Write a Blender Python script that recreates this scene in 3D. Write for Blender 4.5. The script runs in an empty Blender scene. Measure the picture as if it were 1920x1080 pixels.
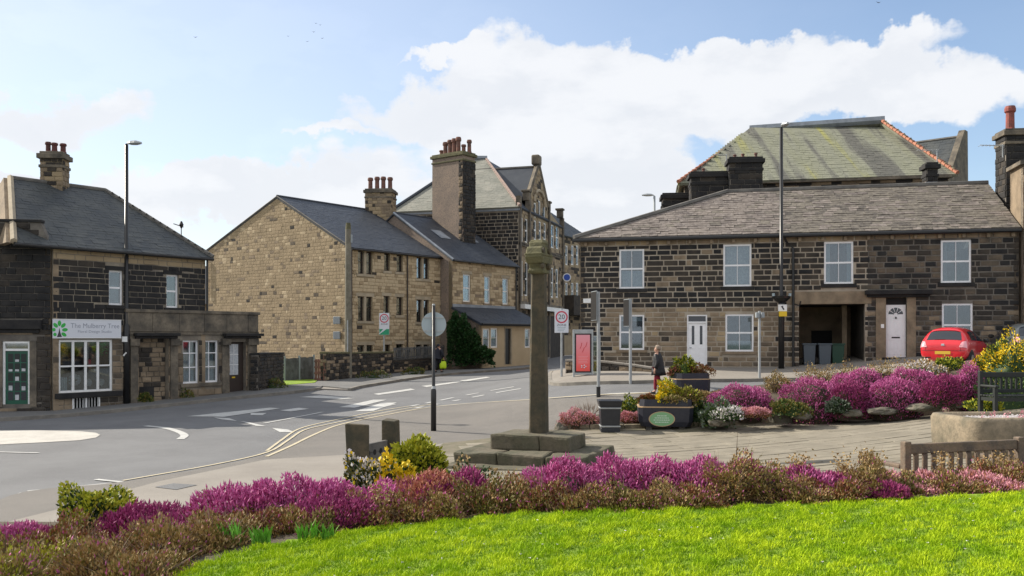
import bpy, bmesh, math, random
import numpy as np
from mathutils import Vector, Matrix, noise
random.seed(7); RNG = np.random.default_rng(7)
S = bpy.context.scene; COL = S.collection
# ------------------------------------------------------------------ camera, sky, sun, exposure
FOC, YH, HC = 1700.0, 632.0, 2.8          # focal length in photo pixels, horizon row, eye height
cam = bpy.data.cameras.new('camera'); camo = bpy.data.objects.new('camera', cam); COL.objects.link(camo)
cam.sensor_width = 36; cam.lens = 36 * FOC / 1920; cam.shift_y = (YH - 540) / 1920
camo.location = (0, 0, HC); camo.rotation_euler = (math.radians(90), 0, 0)
cam.clip_start = .1; cam.clip_end = 6000
S.camera = camo
SUN_AZ, SUN_EL = math.radians(-62.5), math.radians(35)
sd = Vector((math.sin(SUN_AZ) * math.cos(SUN_EL), math.cos(SUN_AZ) * math.cos(SUN_EL), math.sin(SUN_EL)))
sun = bpy.data.lights.new('sun', 'SUN'); suno = bpy.data.objects.new('sun', sun); COL.objects.link(suno)
sun.energy = 4.6; sun.angle = math.radians(.5); sun.color = (1, .92, .79)
suno.rotation_euler = sd.to_track_quat('Z', 'Y').to_euler()
S.view_settings.view_transform = 'Standard'; S.view_settings.look = 'None'
S.view_settings.exposure = 0.58; S.view_settings.gamma = 1
S.view_settings.use_curve_mapping = False

def N(nt, typ, **kw):
    n = nt.nodes.new(typ)
    for k, v in kw.items(): setattr(n, k, v)
    return n
def setup_world():
    w = bpy.data.worlds.new('World'); S.world = w; w.use_nodes = True
    nt = w.node_tree; nt.nodes.clear(); L = nt.links.new
    out = N(nt, 'ShaderNodeOutputWorld'); bg = N(nt, 'ShaderNodeBackground'); bg.inputs[1].default_value = .12
    L(bg.outputs[0], out.inputs[0])
    sky = N(nt, 'ShaderNodeTexSky', sky_type='NISHITA'); sky.sun_disc = False
    sky.sun_elevation = SUN_EL; sky.sun_rotation = SUN_AZ % (2 * math.pi)
    sky.air_density = 1.0; sky.dust_density = .7; sky.ozone_density = 2.2; sky.altitude = 150
    tc = N(nt, 'ShaderNodeTexCoord'); sep = N(nt, 'ShaderNodeSeparateXYZ'); L(tc.outputs['Generated'], sep.inputs[0])
    def M(op, a, b=None, c=None):
        n = N(nt, 'ShaderNodeMath', operation=op)
        for i, v in enumerate((a, b, c)):
            if v is None: continue
            if isinstance(v, (int, float)): n.inputs[i].default_value = v
            else: L(v, n.inputs[i])
        return n.outputs[0]
    az = M('ARCTAN2', sep.outputs[0], sep.outputs[1]); el = M('ARCSINE', sep.outputs[2])
    comb = N(nt, 'ShaderNodeCombineXYZ'); L(az, comb.inputs[0]); L(el, comb.inputs[1])
    # wobble the azimuth/elevation plane so the banks get billowy edges
    wn = N(nt, 'ShaderNodeTexNoise'); wn.inputs['Scale'].default_value = 7; wn.inputs['Detail'].default_value = 6; wn.inputs['Roughness'].default_value = .6
    L(comb.outputs[0], wn.inputs['Vector'])
    ws = N(nt, 'ShaderNodeVectorMath', operation='SUBTRACT'); L(wn.outputs['Color'], ws.inputs[0]); ws.inputs[1].default_value = (.5, .5, .5)
    wm = N(nt, 'ShaderNodeVectorMath', operation='SCALE'); L(ws.outputs[0], wm.inputs[0]); wm.inputs['Scale'].default_value = .16
    wa = N(nt, 'ShaderNodeVectorMath', operation='ADD'); L(comb.outputs[0], wa.inputs[0]); L(wm.outputs[0], wa.inputs[1])
    P = wa.outputs[0]
    def ang(px, py):
        t = (px - 960) / FOC; a = math.atan(t); return a, math.atan((YH - py) / FOC * math.cos(a))
    # (px, py, half width px, half height px, weight)
    banks = [(1010, 190, 210, 120, 1.05), (760, 240, 240, 66, .85), (1350, 180, 260, 80, 1.05), (1600, 165, 220, 52, .9),
             (1840, 190, 150, 42, .75), (1180, 100, 190, 40, .35), (1430, 88, 130, 40, .8), (1720, 92, 100, 20, .45),
             (1150, 350, 170, 60, 1.0), (620, 352, 300, 52, 1.0), (300, 385, 300, 50, .85), (1050, 420, 260, 80, .9), (90, 215, 200, 52, .95), (20, 320, 130, 40, .6),
             (830, 118, 90, 12, .5), (600, 262, 70, 12, .4), (-300, 330, 260, 80, .8), (2300, 260, 300, 120, .8)]
    tot = None
    for (px, py, rx, ry, wgt) in banks:
        a, e = ang(px, py)
        s = N(nt, 'ShaderNodeVectorMath', operation='SUBTRACT'); L(P, s.inputs[0]); s.inputs[1].default_value = (a, e, 0)
        m = N(nt, 'ShaderNodeVectorMath', operation='MULTIPLY'); L(s.outputs[0], m.inputs[0]); m.inputs[1].default_value = (FOC / rx, FOC / ry, 0)
        l = N(nt, 'ShaderNodeVectorMath', operation='LENGTH'); L(m.outputs[0], l.inputs[0])
        g = M('MULTIPLY', M('MAXIMUM', M('SUBTRACT', 1.45, l.outputs['Value']), 0), wgt)
        tot = g if tot is None else M('ADD', tot, g)
    tot = M('MINIMUM', tot, 1.3)
    def fbm(vec, sc, det=7, ro=.58):
        n = N(nt, 'ShaderNodeTexNoise'); n.inputs['Scale'].default_value = sc; n.inputs['Detail'].default_value = det; n.inputs['Roughness'].default_value = ro
        L(vec, n.inputs['Vector']); return n.outputs['Fac']
    st = N(nt, 'ShaderNodeVectorMath', operation='MULTIPLY'); L(tc.outputs['Generated'], st.inputs[0]); st.inputs[1].default_value = (1, 1, 2.2)
    n1 = fbm(st.outputs[0], 4.5)
    off = N(nt, 'ShaderNodeVectorMath', operation='ADD'); L(st.outputs[0], off.inputs[0]); off.inputs[1].default_value = (-.03, .0, .055)
    n2 = fbm(off.outputs[0], 4.5)
    # past the banks in view broken cloud goes on, thickened to lift the shade
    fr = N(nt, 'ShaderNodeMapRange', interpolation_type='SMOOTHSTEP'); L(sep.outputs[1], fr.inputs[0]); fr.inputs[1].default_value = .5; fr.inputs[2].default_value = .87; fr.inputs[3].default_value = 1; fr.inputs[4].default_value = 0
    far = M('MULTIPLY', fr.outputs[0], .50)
    dens = M('ADD', M('ADD', M('MULTIPLY', tot, .62), M('MULTIPLY', n1, 1.15)), far)
    mk = N(nt, 'ShaderNodeMapRange', interpolation_type='SMOOTHSTEP'); L(dens, mk.inputs[0]); mk.inputs[1].default_value = .83; mk.inputs[2].default_value = 1.12
    # thin veil pales lower and left sky; thickened out of view to lift shade
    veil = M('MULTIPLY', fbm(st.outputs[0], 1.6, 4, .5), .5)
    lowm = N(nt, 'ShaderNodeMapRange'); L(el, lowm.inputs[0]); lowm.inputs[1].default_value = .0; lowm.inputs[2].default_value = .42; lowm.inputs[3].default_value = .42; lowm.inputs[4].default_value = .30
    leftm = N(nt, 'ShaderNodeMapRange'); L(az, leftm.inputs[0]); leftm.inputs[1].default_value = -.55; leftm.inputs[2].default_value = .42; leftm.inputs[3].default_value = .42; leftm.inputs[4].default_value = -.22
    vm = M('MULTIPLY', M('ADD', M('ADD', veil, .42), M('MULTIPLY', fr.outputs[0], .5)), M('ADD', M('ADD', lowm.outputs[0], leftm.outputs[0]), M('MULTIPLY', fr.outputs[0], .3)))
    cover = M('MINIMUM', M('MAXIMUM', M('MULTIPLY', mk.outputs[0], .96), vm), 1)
    sh = M('SUBTRACT', n1, n2)
    shr = N(nt, 'ShaderNodeMapRange', interpolation_type='SMOOTHSTEP'); L(sh, shr.inputs[0]); shr.inputs[1].default_value = -.13; shr.inputs[2].default_value = .09
    thick = N(nt, 'ShaderNodeMapRange'); L(dens, thick.inputs[0]); thick.inputs[1].default_value = 1.0; thick.inputs[2].default_value = 1.5; thick.inputs[3].default_value = 1; thick.inputs[4].default_value = .35
    sf = M('MAXIMUM', M('MULTIPLY', shr.outputs[0], 1), M('MULTIPLY', thick.outputs[0], .6))
    cc = N(nt, 'ShaderNodeMix', data_type='RGBA'); L(sf, cc.inputs[0])
    k = 1 / .12
    cc.inputs[6].default_value = (.545 * k, .565 * k, .60 * k, 1); cc.inputs[7].default_value = (.63 * k, .64 * k, .66 * k, 1)
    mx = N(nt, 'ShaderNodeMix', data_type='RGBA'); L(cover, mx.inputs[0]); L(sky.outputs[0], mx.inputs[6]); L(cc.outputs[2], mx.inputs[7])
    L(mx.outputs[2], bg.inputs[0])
setup_world()

# ------------------------------------------------------------------ geometry of the place
def W(px, py, Y): return Vector(((px - 960) / FOC * Y, Y, HC + (YH - py) / FOC * Y))
def xat(px, Y): return (px - 960) / FOC * Y
def zat(py, Y): return HC + (YH - py) / FOC * Y
_cp = []
def cp(px, py, z):
    Y = FOC * (HC - z) / (py - YH); _cp.append((xat(px, Y), Y, z))
for a in [(0, 930, 0), (0, 1000, 0), (300, 930, 0), (0, 787, 0), (100, 778, 0), (240, 762, .11), (375, 748, .22), (480, 735, .38), (600, 720, .48),
          (655, 707, .5), (830, 695, .65), (985, 688, .8), (640, 800, .02), (800, 762, .2), (900, 727, .5), (640, 742, .33), (960, 745, .45),
          (1050, 718, 1.0), (1090, 705, 1.2), (1090, 695, 1.34), (1300, 692, 1.42), (1465, 694, 1.42), (1600, 688, 1.58), (1680, 677, 1.83),
          (1785, 687, 1.73), (1900, 672, 1.98), (1122, 745, .78), (1237, 742, .85), (1182, 722, 1.05), (1050, 780, .25), (1143, 808, .1),
          (1250, 808, .12), (1500, 792, .35), (1760, 780, .55), (1005, 875, .0), (850, 870, 0), (1300, 865, .1), (1830, 838, .6), (1690, 900, .68),
          (1500, 880, .33), (700, 900, 0), (1400, 713, 1.15), (1600, 705, 1.35), (1900, 705, 1.6), (1840, 775, .8)]: cp(*a)
_cp += [(-28, 30, 0), (-35, 12, 0), (-8, 8, 0), (0, 9, 0), (4, 9, .2), (14, 10, .8), (24, 20, 1.2), (30, 38, 2.4), (4, 95, 1.1), (-20, 70, .6), (-40, 60, .3), (20, 80, 2), (40, 80, 2.5), (-60, 100, .5), (60, 110, 2.5), (0, 150, 1.5), (0, -5, .3), (-30, -5, 0), (30, -5, 1)]
_C = np.array(_cp)
def _tps(r2): return np.where(r2 > 1e-9, .5 * r2 * np.log(np.maximum(r2, 1e-9)), 0)
def _fit():
    n = len(_C); d2 = ((_C[:, None, :2] - _C[None, :, :2]) ** 2).sum(-1)
    K = _tps(d2) + np.eye(n) * 2.0
    Pm = np.c_[np.ones(n), _C[:, :2]]
    A = np.zeros((n + 3, n + 3)); A[:n, :n] = K; A[:n, n:] = Pm; A[n:, :n] = Pm.T
    return np.linalg.solve(A, np.r_[_C[:, 2], 0, 0, 0])
_w = _fit()
def GN(x, y):
    x = np.asarray(x, float); y = np.asarray(y, float); sh = x.shape
    x = x.ravel(); y = y.ravel(); xc = np.clip(x, -60, 60); yc = np.clip(y, -5, 150)
    d2 = (xc[:, None] - _C[None, :, 0]) ** 2 + (yc[:, None] - _C[None, :, 1]) ** 2
    z = _tps(d2) @ _w[:len(_C)] + _w[-3] + _w[-2] * xc + _w[-1] * yc
    return np.clip(z, -.4, 3.2).reshape(sh)
def G(x, y): return float(GN(np.array([x]), np.array([y]))[0])
def gp(px, py):
    Ys = np.linspace(8, 140, 1500); xs = (px - 960) / FOC * Ys; zr = HC + (YH - py) / FOC * Ys
    d = zr - GN(xs, Ys); i = int(np.argmax(d < 0)); 
    if i == 0: i = len(Ys) - 1
    t = d[i - 1] / (d[i - 1] - d[i] + 1e-12); Y = Ys[i - 1] + t * (Ys[i] - Ys[i - 1])
    x = xat(px, Y); return Vector((x, Y, G(x, Y)))
# raised lawn and flower bed near the camera
_mx = [-14, -8, -4, -2.3, -1.5, .2, 1.8, 5.3, 12]; _my = [9.0, 8.5, 8.2, 8.0, 8.1, 8.75, 8.95, 9.5, 10.5]
_lx = [-14, -8, -5, -2.5, 0, 3, 6, 12]; _lz = [.2, .42, .66, .98, 1.06, 1.08, 1.15, 1.2]
def MOUND(x, y):
    x = np.asarray(x, float); y = np.asarray(y, float)
    d = y - np.interp(x, _mx, _my); t = np.clip((d - .1) / 2.6, 0, 1); t = t * t * (3 - 2 * t)
    top = np.interp(x, _lx, _lz) + .015 * (8.5 - y)
    return top * (1 - t) + GN(x, y) * t, d
def Mz(x, y): return float(MOUND(np.array([x]), np.array([y]))[0][0])

# ------------------------------------------------------------------ materials
def mat(name, col, rough=.8, var=None, vs=3., bump=0., bs=40., metal=0., spec=None, rnd=None, coat=0., fine=None, emit=0):
    """col base; var = second colour mixed by noise of scale vs (world space); rnd = (colour) mixed per object / island"""
    m = bpy.data.materials.new(name); m.use_nodes = True; nt = m.node_tree; b = nt.nodes['Principled BSDF']; L = nt.links.new
    b.inputs['Roughness'].default_value = rough; b.inputs['Metallic'].default_value = metal
    b.inputs['Base Color'].default_value = (*col, 1)
    if coat: b.inputs['Coat Weight'].default_value = coat; b.inputs['Coat Roughness'].default_value = .05
    if spec is not None: b.inputs['Specular IOR Level'].default_value = spec
    geo = N(nt, 'ShaderNodeNewGeometry'); cur = None
    def mix(a, c, fac):
        x = N(nt, 'ShaderNodeMix', data_type='RGBA')
        if isinstance(a, tuple): x.inputs[6].default_value = (*a, 1)
        else: L(a, x.inputs[6])
        x.inputs[7].default_value = (*c, 1); L(fac, x.inputs[0]); return x.outputs[2]
    cur = col
    if rnd is not None:
        oi = N(nt, 'ShaderNodeObjectInfo'); ad = N(nt, 'ShaderNodeMath', operation='ADD'); L(oi.outputs['Random'], ad.inputs[0]); L(geo.outputs['Random Per Island'], ad.inputs[1])
        fr = N(nt, 'ShaderNodeMath', operation='FRACT'); L(ad.outputs[0], fr.inputs[0]); cur = mix(cur, rnd, fr.outputs[0])
    if var is not None:
        n = N(nt, 'ShaderNodeTexNoise'); L(geo.outputs['Position'], n.inputs['Vector']); n.inputs['Scale'].default_value = vs; n.inputs['Detail'].default_value = 6; n.inputs['Roughness'].default_value = .65
        r = N(nt, 'ShaderNodeMapRange'); L(n.outputs['Fac'], r.inputs[0]); r.inputs[1].default_value = .38; r.inputs[2].default_value = .64
        cur = mix(cur, var, r.outputs[0])
    if fine is not None:
        n = N(nt, 'ShaderNodeTexNoise'); L(geo.outputs['Position'], n.inputs['Vector']); n.inputs['Scale'].default_value = fine[1]; n.inputs['Detail'].default_value = 3; n.inputs['Roughness'].default_value = .7
        r = N(nt, 'ShaderNodeMapRange'); L(n.outputs['Fac'], r.inputs[0]); r.inputs[1].default_value = .45; r.inputs[2].default_value = .7; r.inputs[4].default_value = fine[2]
        cur = mix(cur, fine[0], r.outputs[0])
    if not isinstance(cur, tuple): L(cur, b.inputs['Base Color'])
    if bump:
        n = N(nt, 'ShaderNodeTexNoise'); L(geo.outputs['Position'], n.inputs['Vector']); n.inputs['Scale'].default_value = bs; n.inputs['Detail'].default_value = 5
        bp = N(nt, 'ShaderNodeBump'); bp.inputs['Strength'].default_value = bump; bp.inputs['Distance'].default_value = .02; L(n.outputs['Fac'], bp.inputs['Height']); L(bp.outputs[0], b.inputs['Normal'])
    if emit: b.inputs['Emission Strength'].default_value = emit
    return m
MT = {}
def defmats():
    d = MT
    d['soot'] = mat('soot_stone', (.013, .013, .014), .85, (.026, .024, .023), 2.5, .5, 30, rnd=(.008, .008, .010))
    d['dark'] = mat('dark_stone', (.046, .038, .031), .9, (.025, .022, .020), 2, .5, 30, rnd=(.070, .056, .042))
    d['dbrown'] = mat('dark_brown_stone', (.125, .098, .07), .9, (.075, .062, .048), 1.6, .5, 28, rnd=(.17, .13, .09))
    d['mid'] = mat('brown_stone', (.27, .205, .138), .9, (.17, .13, .088), 1.6, .5, 28, rnd=(.32, .245, .165))
    d['buff'] = mat('buff_stone', (.355, .27, .165), .9, (.30, .228, .14), 1.1, .5, 28, rnd=(.40, .305, .19))
    d['buff2'] = mat('lifted_buff_stone', (.54, .43, .28), .9, (.46, .36, .23), 1.1, .5, 28, rnd=(.50, .40, .26))  # paler copy of the buff stone, lift for shaded walls put into its colour
    d['mortars'] = mat('shop_mortar', (.30, .26, .20), .95, (.15, .13, .11), 1.1, .4, 50)
    d['mortar'] = mat('lime_mortar', (.43, .375, .30), .95, (.30, .25, .195), 1.2, .3, 50)
    d['mortard'] = mat('sooty_mortar', (.19, .17, .145), .95, (.10, .09, .08), 1.5, .4, 50)
    d['mortarb'] = mat('buff_mortar', (.37, .295, .19), .95, (.30, .24, .155), 1.2, .4, 50)
    d['ashlar'] = mat('weathered_ashlar', (.21, .175, .13), .9, (.06, .054, .046), 1.3, .4, 22, fine=((.09, .08, .065), 9, .6))
    d['ashlarb'] = mat('pale_ashlar', (.43, .36, .26), .9, (.32, .27, .195), 1.5, .3, 25)
    d['render'] = mat('pebble_render', (.32, .245, .19), .95, (.24, .19, .155), .9, .8, 60, fine=((.11, .095, .085), 13, .85))
    d['slate'] = mat('blue_slate', (.030, .038, .054), .55, (.042, .050, .064), 1.2, .15, 20, rnd=(.025, .032, .046))
    d['slatel'] = mat('left_slate', (.034, .042, .048), .6, (.065, .07, .068), 1.4, .2, 20, rnd=(.034, .040, .046))
    d['slates'] = mat('stone_slate', (.135, .112, .102), .85, (.18, .152, .132), .8, .6, 14, rnd=(.070, .058, .056), fine=((.33, .29, .26), 5, .6))
    d['slates2'] = mat('stone_slate_grey', (.095, .082, .072), .85, (.14, .122, .10), .9, .6, 14, rnd=(.050, .043, .040), fine=((.28, .25, .20), 5, .5))
    d['moss'] = mossmat()
    d['hipd'] = mat('dull_hip_tile', (.34, .24, .20), .8, (.25, .19, .17), 3)
    d['slateg'] = mat('sunlit_slate', (.23, .23, .20), .8, (.17, .175, .15), .7, .3, 20, rnd=(.28, .27, .23))  # pale slate for the sunny slopes, sunlight put into the colour
    d['ridge'] = mat('ridge_stone', (.16, .15, .135), .8, (.09, .085, .08), 2, .3, 30)
    d['lead'] = mat('lead_flashing', (.26, .29, .33), .5, (.18, .20, .23), 2)
    d['terra'] = mat('terracotta', (.42, .18, .11), .8, (.34, .12, .07), 3, .3, 30)
    d['pot'] = mat('clay_pot', (.22, .10, .075), .85, (.10, .06, .05), 4, .3, 30)
    d['potd'] = mat('dark_red_pot', (.13, .04, .035), .85, (.07, .035, .03), 4, .3, 30)
    d['potr'] = mat('red_clay_pot', (.30, .075, .06), .8, (.16, .06, .05), 4, .3, 30)
    d['upvc'] = mat('white_upvc', (.86, .86, .88), .35, fine=((.66, .66, .66), 5, .3))
    d['white'] = mat('white_paint', (.84, .84, .83), .5, fine=((.6, .6, .58), 8, .4))
    d['brownf'] = mat('dark_brown_frame', (.040, .026, .020), .5)
    d['blackp'] = mat('black_paint', (.012, .012, .013), .35, fine=((.03, .03, .03), 12, .4))
    d['greenp'] = mat('green_door_paint', (.008, .095, .055), .35)
    d['galv'] = mat('galvanised_steel', (.42, .44, .45), .45, (.33, .35, .36), 4, metal=.3)
    d['greyp'] = mat('grey_paint', (.30, .33, .35), .5)
    d['signback'] = mat('sign_back', (.36, .43, .46), .45, metal=.2)
    d['curtain'] = mat('net_curtain', (.60, .62, .64), .9, (.42, .44, .47), 9, .3, 30)
    d['curtaind'] = mat('grey_curtain', (.30, .31, .30), .9, (.20, .20, .20), 6, .3, 30)
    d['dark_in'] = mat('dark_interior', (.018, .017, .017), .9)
    d['asphalt'] = mat('asphalt', (.146, .149, .156), .85, (.110, .112, .119), .45, .5, 90, fine=((.22, .22, .22), 60, .5))
    d['patch'] = mat('road_patch', (.115, .115, .118), .85, (.095, .095, .10), 2, .5, 90, fine=((.17, .17, .17), 60, .5))
    d['tarmac'] = mat('old_tarmac', (.160, .148, .135), .9, (.128, .120, .111), .6, .5, 80, fine=((.24, .22, .20), 45, .45))
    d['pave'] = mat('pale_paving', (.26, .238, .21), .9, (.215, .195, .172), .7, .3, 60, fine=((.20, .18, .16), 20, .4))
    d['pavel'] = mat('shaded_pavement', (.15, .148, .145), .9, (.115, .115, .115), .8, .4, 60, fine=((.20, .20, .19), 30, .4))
    d['flag'] = mat('york_stone_flag', (.225, .20, .155), .85, (.175, .155, .118), 1.6, .35, 18, rnd=(.27, .24, .185), fine=((.16, .14, .10), 7, .35))
    d['joint'] = mat('flag_joint', (.17, .145, .105), .95, (.11, .105, .06), 3)
    d['kerb'] = mat('kerb_stone', (.24, .22, .19), .9, (.15, .14, .125), 2, .3, 40)
    d['roundp'] = mat('worn_roundabout_paint', (.50, .48, .44), .8, (.40, .38, .35), 1.5, .3, 40, fine=((.32, .31, .29), 14, .5))
    d['whitel'] = mat('white_line', (.52, .52, .50), .7, (.40, .40, .39), 2.5, fine=((.3, .3, .3), 22, .5))
    d['yellowl'] = mat('yellow_line', (.58, .50, .33), .7, (.46, .41, .30), 3, fine=((.28, .26, .22), 20, .55))
    d['soil'] = mat('bed_soil', (.045, .033, .023), .95, (.075, .055, .035), 4, .8, 25, fine=((.11, .085, .05), 30, .6))
    d['grassb'] = mat('grass_base', (.22, .32, .012), .95, (.13, .22, .010), 2.5, .6, 40)
    d['grassf'] = mat('field_ground', (.08, .10, .04), .95, (.06, .075, .035), .05)
    d['crosst'] = mat('cross_stone', (.105, .082, .050), .9, (.050, .048, .032), 2.2, .7, 25, fine=((.04, .038, .028), 12, .6))
    d['crossm'] = mat('mossy_stone', (.15, .138, .07), .9, (.08, .078, .042), 4, .7, 25)
    d['steps'] = mat('step_stone', (.135, .115, .08), .9, (.07, .07, .04), 2.0, .6, 22, fine=((.05, .046, .035), 10, .5))
    d['trough'] = mat('trough_stone', (.28, .225, .155), .9, (.11, .10, .07), 1.9, .5, 22, fine=((.10, .085, .06), 11, .5))
    d['woodg'] = mat('weathered_wood', (.20, .145, .10), .8, (.10, .08, .065), 5, .5, 40)
    d['woodd'] = mat('dark_green_wood', (.008, .012, .011), .6, (.014, .017, .016), 5)
    d['woodp'] = mat('pole_wood', (.21, .19, .15), .85, (.13, .12, .09), 3, .4, 30)
    d['woodf'] = mat('fence_wood', (.12, .125, .125), .9, (.07, .07, .068), 3, .4, 30, rnd=(.16, .16, .16))
    d['planter'] = mat('planter_paint', (.016, .018, .030), .5, fine=((.04, .04, .05), 9, .4))
    d['gold'] = mat('gold_band', (.48, .33, .19), .5)
    d['bin'] = mat('bin_plastic', (.018, .020, .026), .45, fine=((.04, .04, .045), 7, .3))
    d['rock'] = mat('bed_rock', (.115, .10, .08), .9, (.07, .07, .05), 4, .7, 20, rnd=(.22, .19, .15))
    for nm, c in dict(signg=(.20, .40, .20), signw=(.62, .72, .62), red=(.55, .02, .03), textk=(.04, .04, .05), ringr=(.55, .05, .09), greens=(.02, .30, .15), leafg=(.03, .40, .06), lilac=(.28, .30, .36), adr=(.80, .12, .12), adp=(.86, .32, .34), yell=(.75, .50, .02), blue=(.03, .09, .45)).items(): d[nm] = mat(nm + '_print', c, .5)
    d['signwhite'] = mat('sign_white', (.66, .68, .74), .45)
    d['carred'] = mat('red_car_paint', (.62, .008, .02), .28, coat=1.0)
    d['carblack'] = mat('black_trim', (.012, .012, .012), .5)
    d['rubber'] = mat('tyre_rubber', (.015, .015, .015), .85)
    d['rim'] = mat('alloy_rim', (.45, .45, .47), .35, metal=.8)
    d['platey'] = mat('yellow_plate', (.65, .42, .04), .5)
    d['lamp'] = mat('tail_lamp', (.80, .36, .40), .15, coat=1)
    d['skin'] = mat('skin', (.52, .30, .22), .6); d['coatn'] = mat('navy_coat', (.008, .008, .012), .6, (.014, .014, .018), 6, .6, 12)
    d['trred'] = mat('red_trousers', (.22, .012, .03), .8); d['hairg'] = mat('grey_brown_hair', (.20, .14, .10), .7, (.33, .27, .21), 30)
    d['navy'] = mat('navy_cloth', (.012, .014, .024), .8); d['hivis'] = mat('bright_yellow_bag', (.55, .75, .02), .6)
    d['bing'] = mat('grey_bin', (.075, .095, .115), .5); d['bingreen'] = mat('green_bin', (.01, .05, .03), .5)
    d['pebble'] = mat('white_gravel', (.62, .58, .56), .9, rnd=(.75, .70, .68))
    # foliage
    def fol(n, c, r, rough=.6): return mat(n, c, rough, rnd=r, spec=.25)
    d['heath'] = fol('heather_flower', (.40, .058, .215), (.52, .16, .35))
    d['heath2'] = fol('heather_flower_deep', (.20, .024, .10), (.35, .055, .18))
    d['heathp'] = fol('pale_heather', (.52, .20, .28), (.62, .33, .34))
    d['heathb'] = fol('pink_brown_heather', (.42, .15, .12), (.33, .14, .07))
    d['brown'] = fol('brown_leaf', (.27, .165, .06), (.36, .24, .10))
    d['rust'] = fol('rust_leaf', (.27, .10, .045), (.18, .08, .035))
    d['olive'] = fol('olive_leaf', (.12, .11, .025), (.19, .16, .04))
    d['straw'] = fol('straw_tip', (.42, .32, .16), (.30, .20, .08))
    d['green'] = fol('green_leaf', (.045, .09, .02), (.09, .14, .03))
    d['dgreen'] = fol('dark_green_leaf', (.018, .04, .015), (.035, .07, .02))
    d['lime'] = fol('yellow_green_leaf', (.28, .32, .02), (.42, .40, .04))
    d['yflow'] = fol('yellow_flower', (.75, .50, .01), (.80, .62, .03))
    d['wflow'] = fol('white_flower', (.70, .68, .62), (.60, .55, .60))
    d['grey_l'] = fol('silver_leaf', (.10, .13, .10), (.17, .20, .15))
    d['daff'] = fol('daffodil_leaf', (.11, .30, .03), (.17, .40, .05))
    d['twig'] = mat('twig', (.15, .10, .065), .9, rnd=(.22, .16, .11))
    d['core'] = mat('inner_shade', (.030, .020, .013), .95, (.05, .035, .02), 8, .8, 30)  # dark tone painted for the shade inside bushes
    d['grass1'] = grassmat(); d['grass2'] = mat('grass_blade_dark', (.12, .24, .008), .75, rnd=(.20, .32, .015), spec=.08)
    d['ivy'] = fol('ivy_leaf', (.015, .055, .016), (.03, .085, .022), .4)
    g = bpy.data.materials.new('window_glass'); g.use_nodes = True; nt = g.node_tree; nt.nodes.clear()
    o = N(nt, 'ShaderNodeOutputMaterial'); mx = N(nt, 'ShaderNodeMixShader'); tr = N(nt, 'ShaderNodeBsdfTransparent'); gl = N(nt, 'ShaderNodeBsdfGlossy')
    tr.inputs[0].default_value = (.72, .78, .80, 1); gl.inputs['Roughness'].default_value = .03; gl.inputs[0].default_value = (.85, .93, 1, 1)
    lw = N(nt, 'ShaderNodeLayerWeight'); lw.inputs[0].default_value = .35
    mr = N(nt, 'ShaderNodeMapRange'); mr.inputs[3].default_value = .09; mr.inputs[4].default_value = .8; nt.links.new(lw.outputs['Fresnel'], mr.inputs[0]); nt.links.new(mr.outputs[0], mx.inputs[0])
    nt.links.new(tr.outputs[0], mx.inputs[1]); nt.links.new(gl.outputs[0], mx.inputs[2]); nt.links.new(mx.outputs[0], o.inputs[0]); d['glass'] = g
    d['carglass'] = mat('tinted_glass', (.02, .025, .035), .06, spec=.8)
def grassmat():
    m = mat('grass_blade', (.42, .55, .014), .75, rnd=(.53, .63, .025), spec=.08, var=(.24, .40, .010), vs=1.8)
    m.node_tree.nodes['Principled BSDF'].inputs['Subsurface Weight'].default_value = 0
    return m
def mossmat():
    m = mat('mossy_slate', (.19, .188, .15), .9, (.14, .145, .11), 1.6, .5, 14, rnd=(.25, .25, .19), fine=((.32, .33, .27), 7, .5))
    nt = m.node_tree; b = nt.nodes['Principled BSDF']; L = nt.links.new
    src = b.inputs['Base Color'].links[0].from_socket
    geo = N(nt, 'ShaderNodeNewGeometry'); mp = N(nt, 'ShaderNodeVectorMath', operation='MULTIPLY'); L(geo.outputs['Position'], mp.inputs[0]); mp.inputs[1].default_value = (.75, .05, .06)
    n = N(nt, 'ShaderNodeTexNoise'); L(mp.outputs[0], n.inputs['Vector']); n.inputs['Scale'].default_value = 1.1; n.inputs['Detail'].default_value = 5
    cr = N(nt, 'ShaderNodeValToRGB'); L(n.outputs['Fac'], cr.inputs[0]); e = cr.color_ramp.elements
    e[0].position = .40; e[0].color = (.06, .057, .06, 1); e[1].position = .47; e[1].color = (.215, .22, .165, 1)
    x = cr.color_ramp.elements.new(.57); x.color = (.21, .215, .14, 1)
    x = cr.color_ramp.elements.new(.66); x.color = (.38, .36, .02, 1)
    mx = N(nt, 'ShaderNodeMix', data_type='RGBA'); mx.inputs[0].default_value = .68; L(src, mx.inputs[6]); L(cr.outputs[0], mx.inputs[7]); L(mx.outputs[2], b.inputs['Base Color'])
    return m
defmats()

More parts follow.
